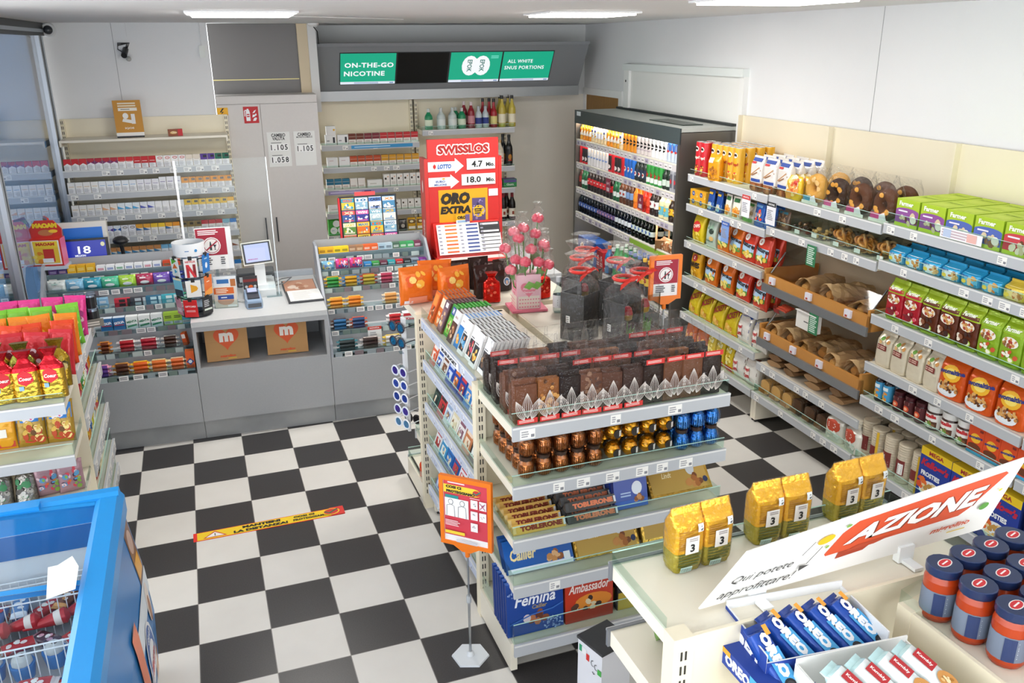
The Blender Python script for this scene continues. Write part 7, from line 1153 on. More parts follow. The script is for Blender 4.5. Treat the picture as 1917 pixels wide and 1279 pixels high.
# sunglasses rack on the far end, left side
def glasses(fr, ln):
    g = G()
    for s in (-1, 1): g.torus(.028, .005, M(fr, 'gloss'), s*.034, 0, 0, 16, 6, 'y'); g.tube([(s*.063, 0, .006), (s*.068, .07, .01), (s*.066, .12, -.012)], .003, M(fr, 'gloss'), 5)
    g.tube([(-.008, 0, .008), (.008, 0, .008)], .003, M(fr, 'gloss'), 5)
    l = [('lens', G().lathe([(.026, -.001), (.026, .001)], M(ln, 'foil'), 14)) for s in (-1, 1)]
    for (n_, q), s in zip(l, (-1, 1)): q.v = [(a+s*.034, c, b) for a, b, c in q.v]
    return P('sunglasses', g, l, .14, .12, .06)
GLS = [glasses('#2a2a3a', '#2a8ac8'), glasses('#e9e9ee', '#3a5ac8'), glasses('#dfe4ee', '#5a4ac0'), glasses('#eceef2', '#4a6ae0'), glasses('#e9edf2', '#6aa8e0')]
SR = tag(obj('sunglasses_rack', None, None, (1.572, -1.20, 0)), 'slim white sunglasses rack on the far gondola end', 'rack'); obj('post', G().box(-.005, .012, -.03, .03, .42, 1.12, M('#e6e8ec', 'plastic')), SR)
g = G()
for k in range(8): g.box(-.028, -.005, -.02, .02, .47+k*.088, .474+k*.088, M('#d9dfe6', 'clear'))
obj('peg', g, SR)
for k, (z, p) in enumerate(((1.07, 0), (.98, 0), (.80, 2), (.72, 3), (.64, 1), (.56, 2), (.48, 4))): put(GLS[p], (1.535, -1.20-.004*k, z), RZ+.5, 'mirrored sunglasses on the rack, '+['topmost pair', 'second pair from top', 'third pair from top', 'fourth pair from top', 'fifth pair from top', 'sixth pair from top', 'lowest pair'][k], 'sunglasses', 'mirrored sunglasses')
put(glasses('#1c1c20', '#2a2a30'), (1.62, -1.13, .455), RZ+.6, 'black sunglasses lying on the lower glass shelf', 'sunglasses'); put(RBG if False else bagp('gift_bag', .1, .13, .05, '#e0481c', (), 3, 'gather', seed=64), (1.66, -1.28, .143), .3, 'small orange bag at the foot of the sunglasses rack', 'bag')
# ------------------------------------------------------------------ front end: chocolate in film bags
def pod(cx, cy, h, w, rot):
    out = []
    for f in (-1, -.62, -.22, .22, .62, 1):
        pts = []
        for j in range(9):
            v = j/8; x = f*w/2*sin(pi*min(max(v**.85, 0), 1)); y = h*v; pts.append((cx+x*cos(rot)-y*sin(rot), cy+x*sin(rot)+y*cos(rot)))
        out.append(('c', pts, .002, '#d8cfc8'))
    return out
def chocbag(c, seed, tops, flake=None):
    w, h, d = .094, .19, .08; g = softbag(w*1.12, h+.075, d*1.15, M('#ffffff', 'film'), 3.5, 'fold', (), None, .006, 14, 8, seed)[0]; b = G(); rg = random.Random(seed)
    for k in range(5): b.box(-w/2+.003*rg.random(), w/2-.003*rg.random(), -d/2+k*.016, -d/2+k*.016+.013, .002, h-.02*rg.random()-.012*abs(k-1), M(c, 'matte'))
    if flake: b.art([('b', 40, 0, h*.5, w*.44, h*.42, .006, .012, flake, seed)], frontS(-d/2), .001, 1, 'gloss')
    l = G(); S = lambda x, y, off: (x, -d/2*1.17-.004-off, y)
    l.art(pod(0, .028, .105, .038, 0)+pod(.016, .024, .09, .032, -.38)+pod(-.016, .024, .09, .032, .38), S, .001, 1); y0 = .006 if not tops else h-.012; l2 = G().art([('r', -w*.45, y0, w*.45, y0+.022, '#d0312c'), ('l', -w*.38, w*.3, y0+.005, y0+.017, 2, '#f0c8c0')], S, .0035, 1)
    return P('chocolate_bag', g, [('chocolate', b), ('print', l), ('label', l2)], w*1.12, d*1.15, h+.075)
CBS = [chocbag('#6f4632', 1, 0), chocbag('#8a5630', 2, 0, ['#b9783a', '#d8a05a', '#5a3418']), chocbag('#2c211f', 3, 0), chocbag('#6a4636', 4, 0, ['#8a6650', '#4a2c20']), chocbag('#5a3c30', 5, 0), chocbag('#43302a', 6, 0), chocbag('#2f211c', 7, 1), chocbag('#6b4530', 8, 1), chocbag('#714a34', 9, 1), chocbag('#30241f', 10, 1)]
NMC = ['milk brown', 'gold nutty', 'blackish', 'flaked brown', 'mid brown', 'dark brown with low label', 'very dark with top label', 'milk chocolate with top label, left one', 'milk chocolate with top label, right one', 'darkest, rightmost']
for i, p in enumerate(CBS):
    x = 1.665+i*.0925
    for j in range(4): put(CBS[i if j == 0 else (i+j*3) % 10], (x, -2.893+j*.108, 1.187), random.uniform(-.06, .06), (NMC[i]+' chocolate slab bag in the front row') if j == 0 else 'chocolate slab bag in crinkled film behind the front row', 'chocolate', 'chocolate slab bags, front row' if j == 0 else 'chocolate slab bags behind')
def praline(c, c2, lab, ball=False):
    g = G(); h = .095
    if ball: g.ball(0, 0, .045, .038, .038, .042, M('#ffffff', 'clear'), 12, 8); f = G().ball(0, 0, .045, .035, .035, .039, M(c, 'foil'), 12, 8); l = G().art([('e', .008, .042, .02, .02, '#2a2420'), ('r', .012, .03, .026, .055, '#e2ddd6')], cylS(.037), .002, 4); return P('praline_ball', g, [('foil', f), ('label', l)], .08, .08, .088)
    g.lathe([(.026, 0), (.034, .012), (.036, .04), (.032, .065), (.025, .08), (.025, h)], M('#ffffff', 'clear'), 14)
    f = G().lathe([(.022, .002), (.032, .014), (.034, .04), (.030, .062), (.02, .075)], M(c, 'foil'), 14); q = cylS(.0345)
    f.art([('c', [(-.045+.009*k, .012), (-.045+.009*k, .058)], .0025, c2) for k in range(11)], q, .0006, 1, 'foil')
    return P('praline_jar', g, [('foil', f), ('lid', G().lathe([(.026, h-.016), (.027, h-.002), (.02, h)], M('#3a2a22', 'gloss'), 14).art([('e', 0, 0, .018, .018, lab)], planeS((0, 0, h), (1, 0, 0), (0, 1, 0)), .001, 1))], .075, .075, h)
PR1, PR2, PR3, PR4 = praline('#b8703a', '#7a3f1c', '#4a3a34'), praline('#b8703a', '#7a3f1c', '#c9d8e6'), praline('#d8961c', '#8a5a14', '', True), praline('#2a7ad0', '#6aaaf0', '#3a86d0')
rg = random.Random(9)
row([PR1]*5, 5, (1.645, -2.92, .927), .076, 0, 'copper foil praline jar', 'pralines', 'copper praline jars', 'in the front row', deep=5, up=2, uph=.097, jit=.002, backlabel='copper foil praline jar in the rows behind')
for i, (x, y) in enumerate(((1.683, -2.88), (1.683, -2.725), (1.835, -2.725))): put(P('lid_sticker', G().lathe([(.019, 0), (.019, .002)], M('#dfe8f0'), 14)), (x, y, 1.1225), 0, 'round pale blue sticker on a praline jar lid, '+('front', 'rear left', 'rear right')[i], 'sticker')
row([PR3]*4, 4, (2.035, -2.91, .927), .082, 0, 'gold foil praline ball with black label', 'pralines', 'gold praline balls', 'in the front row', deep=2, up=2, uph=.09, dp=.1, backlabel='gold foil praline ball in the second row')
row([PR4]*3, 3, (2.365, -2.92, .927), .073, 0, 'blue foil praline jar', 'pralines', 'blue praline jars', 'in the front row', deep=4, up=2, uph=.097, backlabel='blue foil praline jar in the rows behind')
def prism(c, c2, word, tri=.036, l=.235):
    g = G(); s_ = tri; h = s_*.87; P3 = [(-s_/2*1.15, 0), (s_/2*1.15, 0), (0, h*1.15)]
    g.add([(-l/2, y, z) for y, z in P3]+[(l/2, y, z) for y, z in P3], [(0, 2, 1), (3, 4, 5), (0, 1, 4, 3), (1, 2, 5, 4), (2, 0, 3, 5)], M(c, 'gloss'))
    n_ = Vector((0, s_*.575, h*1.15)).normalized(); S = planeS((0, P3[0][0], 0), (1, 0, 0), n_); g.art([('t', word, .01, .021, l*.8, .022, c2, {'bold': .07}), ('r', l*.46, .008, l*.5, .034, '#dfe2ea'), ('r', -l*.5, .006, -l*.44, .036, '#e9c88a' if c[1] > '8' else '#4a4a4c')], S, .0008, 1); return P('chocolate_prism', g, [], l, s_*1.15, h*1.15)
TBY, TBK = prism('#e2b45a', '#8e3222', 'TOBLERONE'), prism('#3c3a3a', '#e0805a', 'TOBLERONE')
for j in range(6): put(TBY, (1.73, -2.90+j*.05, .683+(.0)), random.uniform(-.02, .02), 'yellow triangular chocolate bar, '+('front of the pile', 'second in the pile', 'third in the pile', 'fourth in the pile', 'fifth in the pile', 'rearmost in the pile')[j], 'chocolate', 'yellow triangular bars')
for k in range(2):
    for j in range(5): put(TBK, (1.975, -2.90+j*.05+k*.024, .683+k*.043), random.uniform(-.02, .02), ('lower ', 'upper ')[k]+'dark grey triangular chocolate bar, '+('front', 'second', 'third', 'fourth', 'rearmost')[j], 'chocolate', 'dark triangular bars')
BLX = tablet('#1c3f9c', [('r', -.078, .0, .078, .035, '#3a62b8'), ('e', .03, .085, .025, .03, '#dfe6f0'), ('b', 5, .04, .04, .02, .012, .01, .016, ['#8a5230', '#c98e5a'], 3), ('l', -.05, .0, .05, .075, 2, '#a8bce0')], .16, .13, .03, '#22317a', '#1a2f80', name='chocolate_box')
for j in range(5): put(BLX, (2.17, -2.88+j*.045, .683), 0, 'blue chocolate box with milk jug picture, '+('front', 'second', 'third', 'fourth', 'rear')[j]+' of five', 'chocolate box', 'blue chocolate boxes', Matrix.Rotation(-.25, 4, 'X'))
def goldbox(w, h): return tablet('#b08a3c', [('r', -w*.46, h*.08, w*.46, h*.92, '#c09a4c'), ('t', 'Lindt', -w*.18, h*.6, w*.16, h*.16, '#f4e6b8', {'shear': .3}), ('e', w*.22, h*.7, w*.07, h*.2, '#d9dde2'), ('b', 9, w*.26, h*.35, w*.14, h*.16, .012, .02, ['#7a4420', '#c98a4a', '#e9e2da', '#a8642c'], 3), ('e', w*.42, h*.3, .012, .014, '#26325a')], w, h, .018, '#8a6a24', '#d8b860', 'foil', 'chocolate_box')
GBX = goldbox(.31, .15)
for j in range(2): put(GBX, (2.44, -2.86+j*.03, .683), 0, 'wide gold chocolate box on the third end shelf, '+('front one', 'rear one')[j], 'chocolate box', 'wide gold boxes, third shelf', Matrix.Rotation(-.75, 4, 'X'))
CAI = tablet('#1c5cae', [('t', 'Cailler', -.07, .075, .12, .05, '#f0dca0', {'shear': .25, 'bold': .03}), ('b', 7, .075, .045, .04, .018, .012, .02, ['#9a5a30', '#c98a50', '#7a4020', '#e0b080'], 3), ('r', -.15, .0, .15, .02, '#dfe8f4'), ('e', .1, .1, .014, .014, '#a8bce0'), ('r', .11, .02, .14, .05, '#e6ecf4')], .31, .14, .018, '#154a94', '#2a6ac0', name='chocolate_box')
for j in range(3): put(CAI, (1.755, -2.87+j*.026, .463), 0, 'wide blue chocolate box with cream lettering, '+('front', 'middle', 'rear')[j], 'chocolate box', 'wide blue boxes', Matrix.Rotation(-.6, 4, 'X'))
for j in range(2): put(GBX, (2.075, -2.87+j*.026, .463), 0, 'wide gold chocolate box beside the blue ones, '+('front', 'rear')[j], 'chocolate box', 'wide gold boxes, fourth shelf', Matrix.Rotation(-.6, 4, 'X'))
for j in range(3): put(GBX, (2.41, -2.85+j*.03, .463), 0, 'wide gold chocolate box half hidden by coffee bags, '+('front', 'middle', 'rear')[j], 'chocolate box', 'wide gold boxes at the right', Matrix.Rotation(-.4, 4, 'X'))
FE = tablet('#1c4394', [('t', 'Femina', .0, .165, .19, .055, '#eef0f6', {'shear': .25}), ('t', 'Cailler', .02, .125, .07, .02, '#a8915a', {'shear': .2}), ('b', 6, .02, .075, .05, .025, .016, .022, ['#8a4a2c', '#b9704a', '#e0a080', '#6a3420'], 3), ('e', -.04, .075, .018, .02, '#d9c8d0'), ('b', 46, -.085, .215, .045, .035, .003, .006, ['#7a94cc', '#a8bce4'], 4), ('b', 50, .08, .03, .05, .03, .003, .006, ['#7a94cc', '#a8bce4'], 5), ('c', [(-.12, .06), (-.02, .09), (.08, .1), (.13, .12)], .006, '#3a6ab8')], .262, .255, .022, '#16357a', '#2a56a8', name='chocolate_box')
for j in range(6): put(FE, (1.72, -2.89+j*.032, .168), 0, 'square blue praline box with white script, '+('front', 'second', 'third', 'fourth', 'fifth', 'rear')[j]+' of the row', 'praline box', 'square blue praline boxes', Matrix.Rotation(-.08, 4, 'X'))
AM = tablet('#c23a24', [('t', 'Ambassador', 0, .165, .2, .045, '#f4e4dc', {'shear': .3}), ('e', .02, .09, .09, .04, '#e0862a'), ('b', 9, .0, .085, .09, .03, .013, .018, ['#3a2420', '#5a3426', '#2a1c18', '#e0cba8'], 3), ('r', -.115, 0, .115, .05, '#a82f1c')], .232, .23, .026, '#8e2a1a', '#a83a20', name='chocolate_box')
for j in range(4): put(AM, (1.975, -2.89+j*.04, .168), 0, 'square red praline box with white script, '+('front', 'second', 'third', 'rear')[j]+' of the row', 'praline box', 'square red praline boxes', Matrix.Rotation(-.06, 4, 'X'))
DY = tablet('#2a2226', [('r', -.07, 0, .07, .09, '#c9a83a'), ('r', -.07, .15, -.02, .2, '#c8388a')], .15, .22, .03, '#1c181a', name='chocolate_box')
for j in range(3): put(DY, (2.19, -2.88+j*.05, .168), 0, 'dark box with yellow foot behind the near gondola shelf, '+('front', 'middle', 'rear')[j], 'chocolate box', 'dark and yellow boxes')
# ================================================================== sweet gondola at the left, freezer
frame(WF)
def sweet(c, c2, seed, kind='pillow', fin='bagg', h=.235, w=.115, hd=None):
    it = [('b', 9, 0, h*.45, w*.3, h*.2, .01, .022, c2, seed)]
    if hd: it += [('p', [(-w*.4, h*.72), (w*.4, h*.66), (w*.4, h*.93), (-w*.4, h*.93)], hd)]
    return bagp('sweet_bag', w, h, .06, c, it, 3, kind, fin, seed=seed, crink=.009, NV=10)
GLD = [bagp('foil_sweet_bag', .115, .24, .06, '#c9a03a', [('p', [(-.03, .09), (.0, .075), (.035, .095), (.03, .13), (.0, .15), (-.03, .13)], '#d01f2c'), ('t', 'Coeur', .002, .11, .055, .018, '#f6e9e2', {'shear': .2, 'bold': .03}), ('r', -.03, .055, -.01, .075, '#8ab4e0')], 3, 'gather', 'foil', bands=[(.55, M('#c9a03a', 'foil')), (1, M('#c0202c', 'foil'))], seed=70+k, crink=.012) for k in range(3)]
SR_ = [(-1.525, GLD, 'gold and red foil sweet bag'), (-1.37, [sweet('#a8862a', ['#e6d08a', '#4a4418', '#d8b84a'], 81, 'gather', 'foil'), sweet('#8a8a3a', ['#2a2a20', '#d9c86a'], 82, 'gather', 'foil')], 'olive gold foil bag'), (-1.22, [sweet('#d02a34', ['#f0c8d0', '#8a1a24', '#e96a5a'], 83, hd='#d8404a')], 'red sweet bag'), (-1.07, [sweet('#e2451c', ['#f0e0d0', '#f0c43a', '#c8281c'], 84, hd='#e8521c')], 'red-orange sweet bag'),
       (-.92, [sweet('#ea8a1c', ['#f6d23a', '#e9e0d4', '#d84a1c'], 85, hd='#f0962a')], 'orange sweet bag'), (-.74, [sweet('#7ac43a', ['#e6e24a', '#2f8a3a', '#f0f0e0'], 86, hd='#8ad43a')], 'lime green sweet bag'), (-.56, [sweet('#e0388a', ['#f2b8d4', '#a82a7a', '#e9e0f0'], 87, hd='#e8409a')], 'pink sweet bag')]
for k, (y, ps, nm) in enumerate(SR_):
    for i in range(7):
        x = -.185-i*.108+.03*(k % 2)*(-1 if i else 0)
        put(ps[i % len(ps)], (x, y+random.uniform(-.012, .012), 1.032), random.uniform(-.25, .25), nm+' on top of the sweet gondola, '+['rightmost', 'second from right', 'third from right', 'fourth from right', 'fifth from right', 'sixth from right', 'leftmost'][i], 'sweet bag', nm+'s on the sweet gondola', Matrix.Rotation(-.10, 4, 'X') @ Matrix.Rotation(random.uniform(-.07, .07), 4, 'Y'))
YB = bagp('jelly_bag', .12, .19, .05, '#e6a41c', [('p', [(-.05, .15), (.05, .12), (.05, .165), (-.05, .185)], '#e0742a'), ('r', -.02, .06, .02, .1, '#f0eee6'), ('p', [(-.05, .01), (.05, .01), (.05, .04), (-.05, .02)], '#c9402c')], 3, 'pillow', seed=71, crink=.008)
BBG = bagp('jelly_bag', .13, .21, .06, '#a8842a', [('r', -.058, .12, .058, .195, '#2a7ac8'), ('b', 10, 0, .155, .04, .025, .01, .016, ['#e9e6f0', '#d84a8a', '#f0d84a'], 3), ('b', 14, 0, .06, .05, .05, .012, .024, ['#d8b04a', '#6a4418', '#b8441c', '#efd88a'], 4), ('c', [(-.06, .03), (0, .02), (.06, .035)], .006, '#d0302c')], 3, 'pillow', seed=72, crink=.008)
GRB = bagp('jelly_bag', .15, .15, .08, '#6a7a34', [('b', 12, 0, .07, .05, .05, .012, .024, ['#4a5a22', '#8a9a4a', '#3a4a1c'], 5)], 3, 'pillow', seed=73)
for i, (x, p, lab) in enumerate(((-.21, BBG, 'blue-headed jelly bag, right one on the second end shelf'), (-.335, BBG, 'blue-headed jelly bag, left one on the second end shelf'), (-.46, YB, 'yellow and orange jelly bag, right one'), (-.56, YB, 'yellow and orange jelly bag, left one'), (-.72, GRB, 'dull green bag on the second end shelf'))): put(p, (x, -1.44, .762), random.uniform(-.2, .2), lab, 'sweet bag', 'jelly bags on the second end shelf', Matrix.Rotation(-.25, 4, 'X'))
for i in range(3): put(GRB, (-.75+.12*i, -1.32, .762), 0, 'dull green bag at the back of the second end shelf, '+ordn(i, 3), 'sweet bag', 'dull green bags behind')
TW = bagp('twist_bag', .1, .2, .07, '#8a8680', [('b', 14, 0, .08, .035, .06, .01, .018, ['#b9b6b0', '#5a5652', '#d8d6d2', '#3f8a5a'], 6)], 3, 'gather', 'foil', seed=74, crink=.01, parts=[('tie', G().torus(.018, .006, M('#2f8a4a'), 0, 0, .155, 10, 6))])
MX = bagp('sweet_bag', .12, .17, .07, '#b08a94', [('b', 26, 0, .08, .05, .06, .008, .016, ['#d84a5a', '#5a9ac8', '#e0c8d0', '#4a2a4a', '#e2742a', '#8ab44a'], 7)], 3, 'pillow', seed=75)
for i in range(6): put(TW, (-.40-.105*i, -1.50, .502), random.uniform(-.3, .3), 'silver twisted sweet bag with green tie, '+ordn(5-i, 6), 'sweet bag', 'silver twisted bags', Matrix.Rotation(-.3, 4, 'X'))
for i in range(2): put(MX, (-.2-.1*i, -1.47, .502), .2, 'bag of mixed coloured sweets above the freezer edge, '+('right one', 'left one')[i], 'sweet bag', 'mixed sweet bags')
SIDE = [(.76, ['#2f86c0', '#e0c23a', '#d84a5a', '#4a9a4a', '#e8e4e0', '#c93a8a', '#e2801c']), (.49, ['#f0eee8', '#3fa43a', '#e2901c', '#3a6ab4', '#d8d02a', '#e4e2e0', '#c8303a']), (.24, ['#2f2a3a', '#e9e6e0', '#c23a34', '#3a3a44', '#d8b83a', '#eae8e4', '#6a9ac4']), (.07, ['#e6e6e2', '#2a4a3a', '#d9d6ce', '#4a5a6a', '#e8e2da', '#3f8a5a', '#b9b6ae'])]
for z, cs in SIDE:
    for i, c in enumerate(cs):
        p = sweet(c, [c, '#f2efe8', '#e0b83a', '#b8343a'], 90+i, h=.17, w=.11, hd=cs[(i+3) % 7]); put(p, (-.19, -1.10+.118*i, z+.002), pi/2+random.uniform(-.2, .2), 'small sweet bag on the %s side shelf, %s' % ({.76: 'second', .49: 'third', .24: 'fourth', .07: 'lowest'}[z], ('nearest', 'second from near end', 'third from near end', 'fourth from near end', 'fifth from near end', 'sixth from near end', 'farthest')[i]), 'sweet bag', 'sweet bags on the %.2f side shelf' % z if False else 'sweet bags on the side shelves', Matrix.Rotation(-.15, 4, 'X'))
DC = can('black_tin', .027, .085, '#1c1e22', (), '#8a98a8', 'gloss', 14, bands=[(.08, '#8fa6bc'), (1, '#1c1e22')])
g = G().box(-.09, .09, -.07, .07, 0, .012, M('#a8a49a', 'plastic')); g.box(-.1, .1, -.085, -.07, 0, .045, M('#7a766c', 'plastic')); g.art([('l', -.08, .08, .008, .036, 2, '#d9d4c8')], frontS(-.085), .001, 1); put(P('tin_tray', g), (-.17, -.36, 1.034), .2, 'small grey tray with black tins on the gondola corner', 'tray')
for k in range(2):
    for i in range(3):
        for j in range(2): put(DC, (-.225+i*.057, -.39+j*.057, 1.048+k*.087), 0, 'black tin with silver rim, %s layer, %s' % (('lower', 'upper')[k], ('front left', 'back left', 'front middle', 'back middle', 'front right', 'back right')[i*2+j]), 'tin', 'black tins on the corner tray')
# ------------------------------------------------------------------ freezer
BL = M('#1f8fd8', 'gloss'); t = tag(obj('ice_cream_freezer', None, None, (0, 0, 0)), 'blue chest freezer with curved sliding glass lids', 'freezer')
X0, X1, Y0, Y1 = -1.05, .12, -4.6, -2.34
g = G(); iw = M('#d9dde0', 'gloss')
for a in ((X0, X0+.06, Y0, Y1), (X1-.06, X1, Y0, Y1), (X0+.06, X1-.06, Y1-.06, Y1), (X0+.06, X1-.06, Y0, Y0+.06)): g.box(a[0], a[1], a[2], a[3], .05, .80, M('#e2e6ea', 'gloss'))
g.box(X0+.06, X1-.06, Y0+.06, Y1-.06, .05, .40, iw); g.box(X0+.06, X1-.06, Y1-.066, Y1-.0605, .70, .80, M('#2a6fb4', 'gloss')); obj('body', g, t)  # blue band paints the rim's reflection onto the far inner wall
g = G(); P_ = [(.0, .80), (.035, .55), (.05, .3), (.035, .06)]
R = [[(X1+dx, y, z) for dx, z in P_] for y in (Y0, Y1)]; n = len(P_)
g.add(R[0]+R[1], [(k, k+1, n+k+1, n+k) for k in range(n-1)], M('#2f7cc0', 'gloss'))
def SS_(x, y, off):
    z = y; q = [(a, b) for a, b in P_[::-1]]; dx = next(q[i][0]+(q[i+1][0]-q[i][0])*(z-q[i][1])/(q[i+1][1]-q[i][1]) for i in range(len(q)-1) if z <= q[i+1][1]+1e-6); return (X1+dx+off, x, z)
yy = Y1
g.art([('r', yy-.16, .53, yy-.02, .77, '#7a4a30'), ('e', yy-.09, .70, .05, .05, '#c9a898'), ('r', yy-.15, .55, yy-.04, .63, '#e0a02a'), ('r', yy-.6, .42, yy, .53, '#dfe8f0'), ('p', [(yy-.16, .06), (yy-.06, .06), (yy-.09, .38), (yy-.13, .38)], '#c9905c'), ('e', yy-.11, .42, .05, .09, '#efe4dc'), ('e', yy-.11, .39, .03, .06, '#a8683c'), ('r', yy-1.1, .17, yy-.17, .27, '#dfe8f0'), ('e', yy-.32, .30, .12, .15, '#f0f2f6'), ('e', yy-.32, .30, .105, .135, '#2a5fae'), ('e', yy-.32, .28, .085, .09, '#f0f2f6'), ('t', 'FRISCO', yy-.32, .28, .14, .07, '#c8202c', {'bold': .05}), ('t', 'GELATI', yy-.32, .40, .10, .03, '#e9eef4', {'bold': .03}), ('r', yy-.62, .06, yy-.5, .6, '#e2682a')], SS_, .002, 8, 'gloss'); obj('side_panel', g, t)
g = G(); zt = .90
for a in ((X1-.085, X1+.015, Y0, Y1+.0), (X0-.02, X0+.08, Y0, Y1)): g.rings([[(x, y, z) for x, z in ((a[0], .80), (a[1], .80), (a[1], zt-.03), (a[1]-.02, zt), (a[0]+.02, zt), (a[0], zt-.012))] for y in (a[2], a[3])], BL, smooth=False)
g.rings([[(x, y, z) for y, z in ((Y1-.055, .80), (Y1+.02, .80), (Y1+.02, zt-.02), (Y1, zt+.012), (Y1-.04, zt+.012), (Y1-.055, zt))] for x in (X0, X1)], BL, smooth=False); g.box(-.30, -.16, Y1-.08, Y1-.03, zt, zt+.02, BL); obj('rim', g, t)
for k, (y0, y1, zz) in enumerate(((-2.99, Y1-.06, zt-.014), (Y0+.05, -2.96, zt-.034))):
    l = obj('sliding_lid', G().grid(lambda u, v: (X0+.07+(X1-.155-X0)*u, y0+(y1-y0)*v, zz+.02*sin(pi*u)), 10, 1, M('#eef6fa', 'clear')), t)
    for yq in (y0, y1-.03):
        f = G().grid(lambda u, v: (X0+.07+(X1-.155-X0)*u, yq+.03*v, zz+.004+.02*sin(pi*u)), 10, 1, BL); obj('lid_frame', f, l)
WH = M('#eef0f2', 'plastic')
def basket(y, z0, z1, x0=X0+.08, x1=X1-.09):
    g = G(); x = x0
    for zz in (z0, z1, z1-.025): g.tube([(x0, y, zz), (x1, y, zz)], .0035, WH, 5)
    while x < x1: g.tube([(x, y, z0), (x, y, z1)], .002, WH, 4); x += .03
    for s in (0, 1): g.tube([(x1-.02, y-.02, z1-.02), (x1-.005, y-.03, z1+.03), (x1-.005, y+.03, z1+.03), (x1-.02, y+.02, z1-.02)], .004, WH, 5)
    return g
for k, (y, a, b) in enumerate(((-2.44, .42, .62), (-2.58, .42, .63), (-2.90, .42, .63), (-3.2, .42, .62))): obj('wire_basket', basket(y, a, b), t)
CONE = G().lathe([(.006, 0), (.03, .13), (.032, .15), (.012, .165)], M('#b8242e', 'bagg'), 10); CP3 = P('ice_cream_cone', CONE, [('paper_band', G().lathe([(.0265, .11), (.031, .135)], M('#e9dcd4'), 10, caps=(False, False)))], .064, .064, .165)
CUP = P('ice_cream_cup', G().lathe([(.034, 0), (.044, .06)], M('#2a7ac0', 'gloss'), 14), [('dome_lid', G().lathe([(.045, .06), (.043, .085), (.03, .105), (.01, .112)], M('#f2f6fa', 'clear'), 14, caps=(False, True))), ('ice_cream', G().ball(0, 0, .065, .036, .036, .034, M('#e2dcd4', 'matte'), 10, 6)), ('sauce', G().ball(.004, -.004, .088, .016, .014, .012, M('#3a2018', 'gloss'), 8, 5))], .09, .09, .11)
IB1 = [wrapbar('ice_cream_bar', .15, .06, .03, c, [('b', 5, 0, 0, .04, .015, .008, .014, [d, '#f0ece6'], 3)], 'bagg', d, 3) for c, d in (('#2a62a8', '#c8303a'), ('#c22f38', '#e9d8d4'), ('#3a86c4', '#8a5230'), ('#4a2a3a', '#d8a0b0'), ('#5a8ac0', '#e0e6ee'), ('#7a4426', '#c98e4a'), ('#2a4a8a', '#7ab8dc'))]
rg = random.Random(4); X_ = [-.02-.085*i for i in range(11)]
for i in range(11):
    put(IB1[(i*3+2) % 7], (X_[i], -2.50, .50+.03*(i % 2)), rg.uniform(-.5, .5)+1.2, 'wrapped ice cream bar in the far freezer basket, '+ordn(10-i, 11), 'ice cream', 'ice cream bars in the far basket'); put(IB1[(i*2) % 7], (X_[i]-.02, -2.46, .45), rg.uniform(-.5, .5)+1.4, 'wrapped ice cream bar behind the far basket wire, '+ordn(10-i, 11), 'ice cream', 'ice cream bars behind the wire')
for i in range(9):
    o = put(CP3, (-.05-.1*i, -2.64+.02*(i % 2), .53), rg.uniform(-.6, .6), 'red ice cream cone lying in the middle basket, '+ordn(8-i, 9), 'ice cream', 'red cones in the middle basket', Matrix.Rotation(1.45, 4, 'Y')); put(IB1[(1, 3, 1, 5)[i % 4]], (-.06-.1*i, -2.70, .49), rg.uniform(-.9, .9), 'red or brown ice cream pack in the middle basket, '+ordn(8-i, 9), 'ice cream', 'packs in the middle basket')
for i in range(8): put(CUP, (-.03-.1*i, -2.80+.03*(i % 2)-.006*i, .45), 0, 'ice cream cup with clear dome lid, '+ordn(7-i, 8), 'ice cream', 'dome-lidded ice cream cups')
for j in range(2):
    for i in range(8): put(IB1[(i+j*3) % 7], (-.06-.11*i, -2.95-.09*j, .47+.02*(i % 2)), rg.uniform(-.6, .6), 'wrapped ice cream bar in the nearest basket, %s row, %s' % (('far', 'near')[j], ordn(7-i, 8)), 'ice cream', 'ice cream bars in the nearest basket')
g = G().add([(0, 0, 0), (.085, .02, 0), (.095, .16, .0), (.075, .24, 0), (.03, .20, 0), (0, .2, 0)], [(0, 1, 2, 3, 4, 5)], M('#f2f1ea')); put(P('paper_note', g), (-.05, -3.08, .915), .1, 'blank white paper label stuck on the freezer lid', 'label')
# ================================================================== near gondola goods, signs, floor sticker
frame(WF)
def coffee():
    w, h, d = .094, .185, .07; parts = []
    def one(sx, seed):
        g, S = softbag(w, h, d, M('#eeb22a', 'gfoil'), 5, 'fold', [('l', -w*.38, w*.4, h*.1, h*.34, 5, '#5a6224'), ('l', -w*.4, w*.3, h*.38, h*.7, 9, '#b07a1a'), ('r', -.018, h*.32, .024, h*.6, '#f0ece8'), ('t', '3', .003, h*.42, .014, .024, '#1c1c1e', {'bold': .03}), ('l', -.008, .02, h*.52, h*.58, 2, '#a8a0a0'), ('r', .018, h*.66, .036, h*.78, '#e9eef0'), ('b', 7, .027, h*.72, .006, .007, .001, .003, ['#3a3a3c'], 2), ('r', -.03, .004, .006, .022, '#c9e6dc')]+[('r', -.028+.004*k, .006, -.0265+.004*k, .02, '#2a3a3a') for k in range(8)], [(.34, M('#a89a34', 'gfoil')), (1, M('#eeb22a', 'gfoil'))], .004, 20, 12, seed)
        g.v = [(a+sx, b, c) for a, b, c in g.v]; return g
    f = softbag(w*2.04, h*1.02, d*1.06, M('#ffffff', 'film'), 6, 'fold', (), None, .003, 18, 8, 5)[0]
    return P('coffee_pack', f, [('bag', one(-w/2, 3)), ('bag', one(w/2, 4))], w*2, d, h)
CF = coffee()
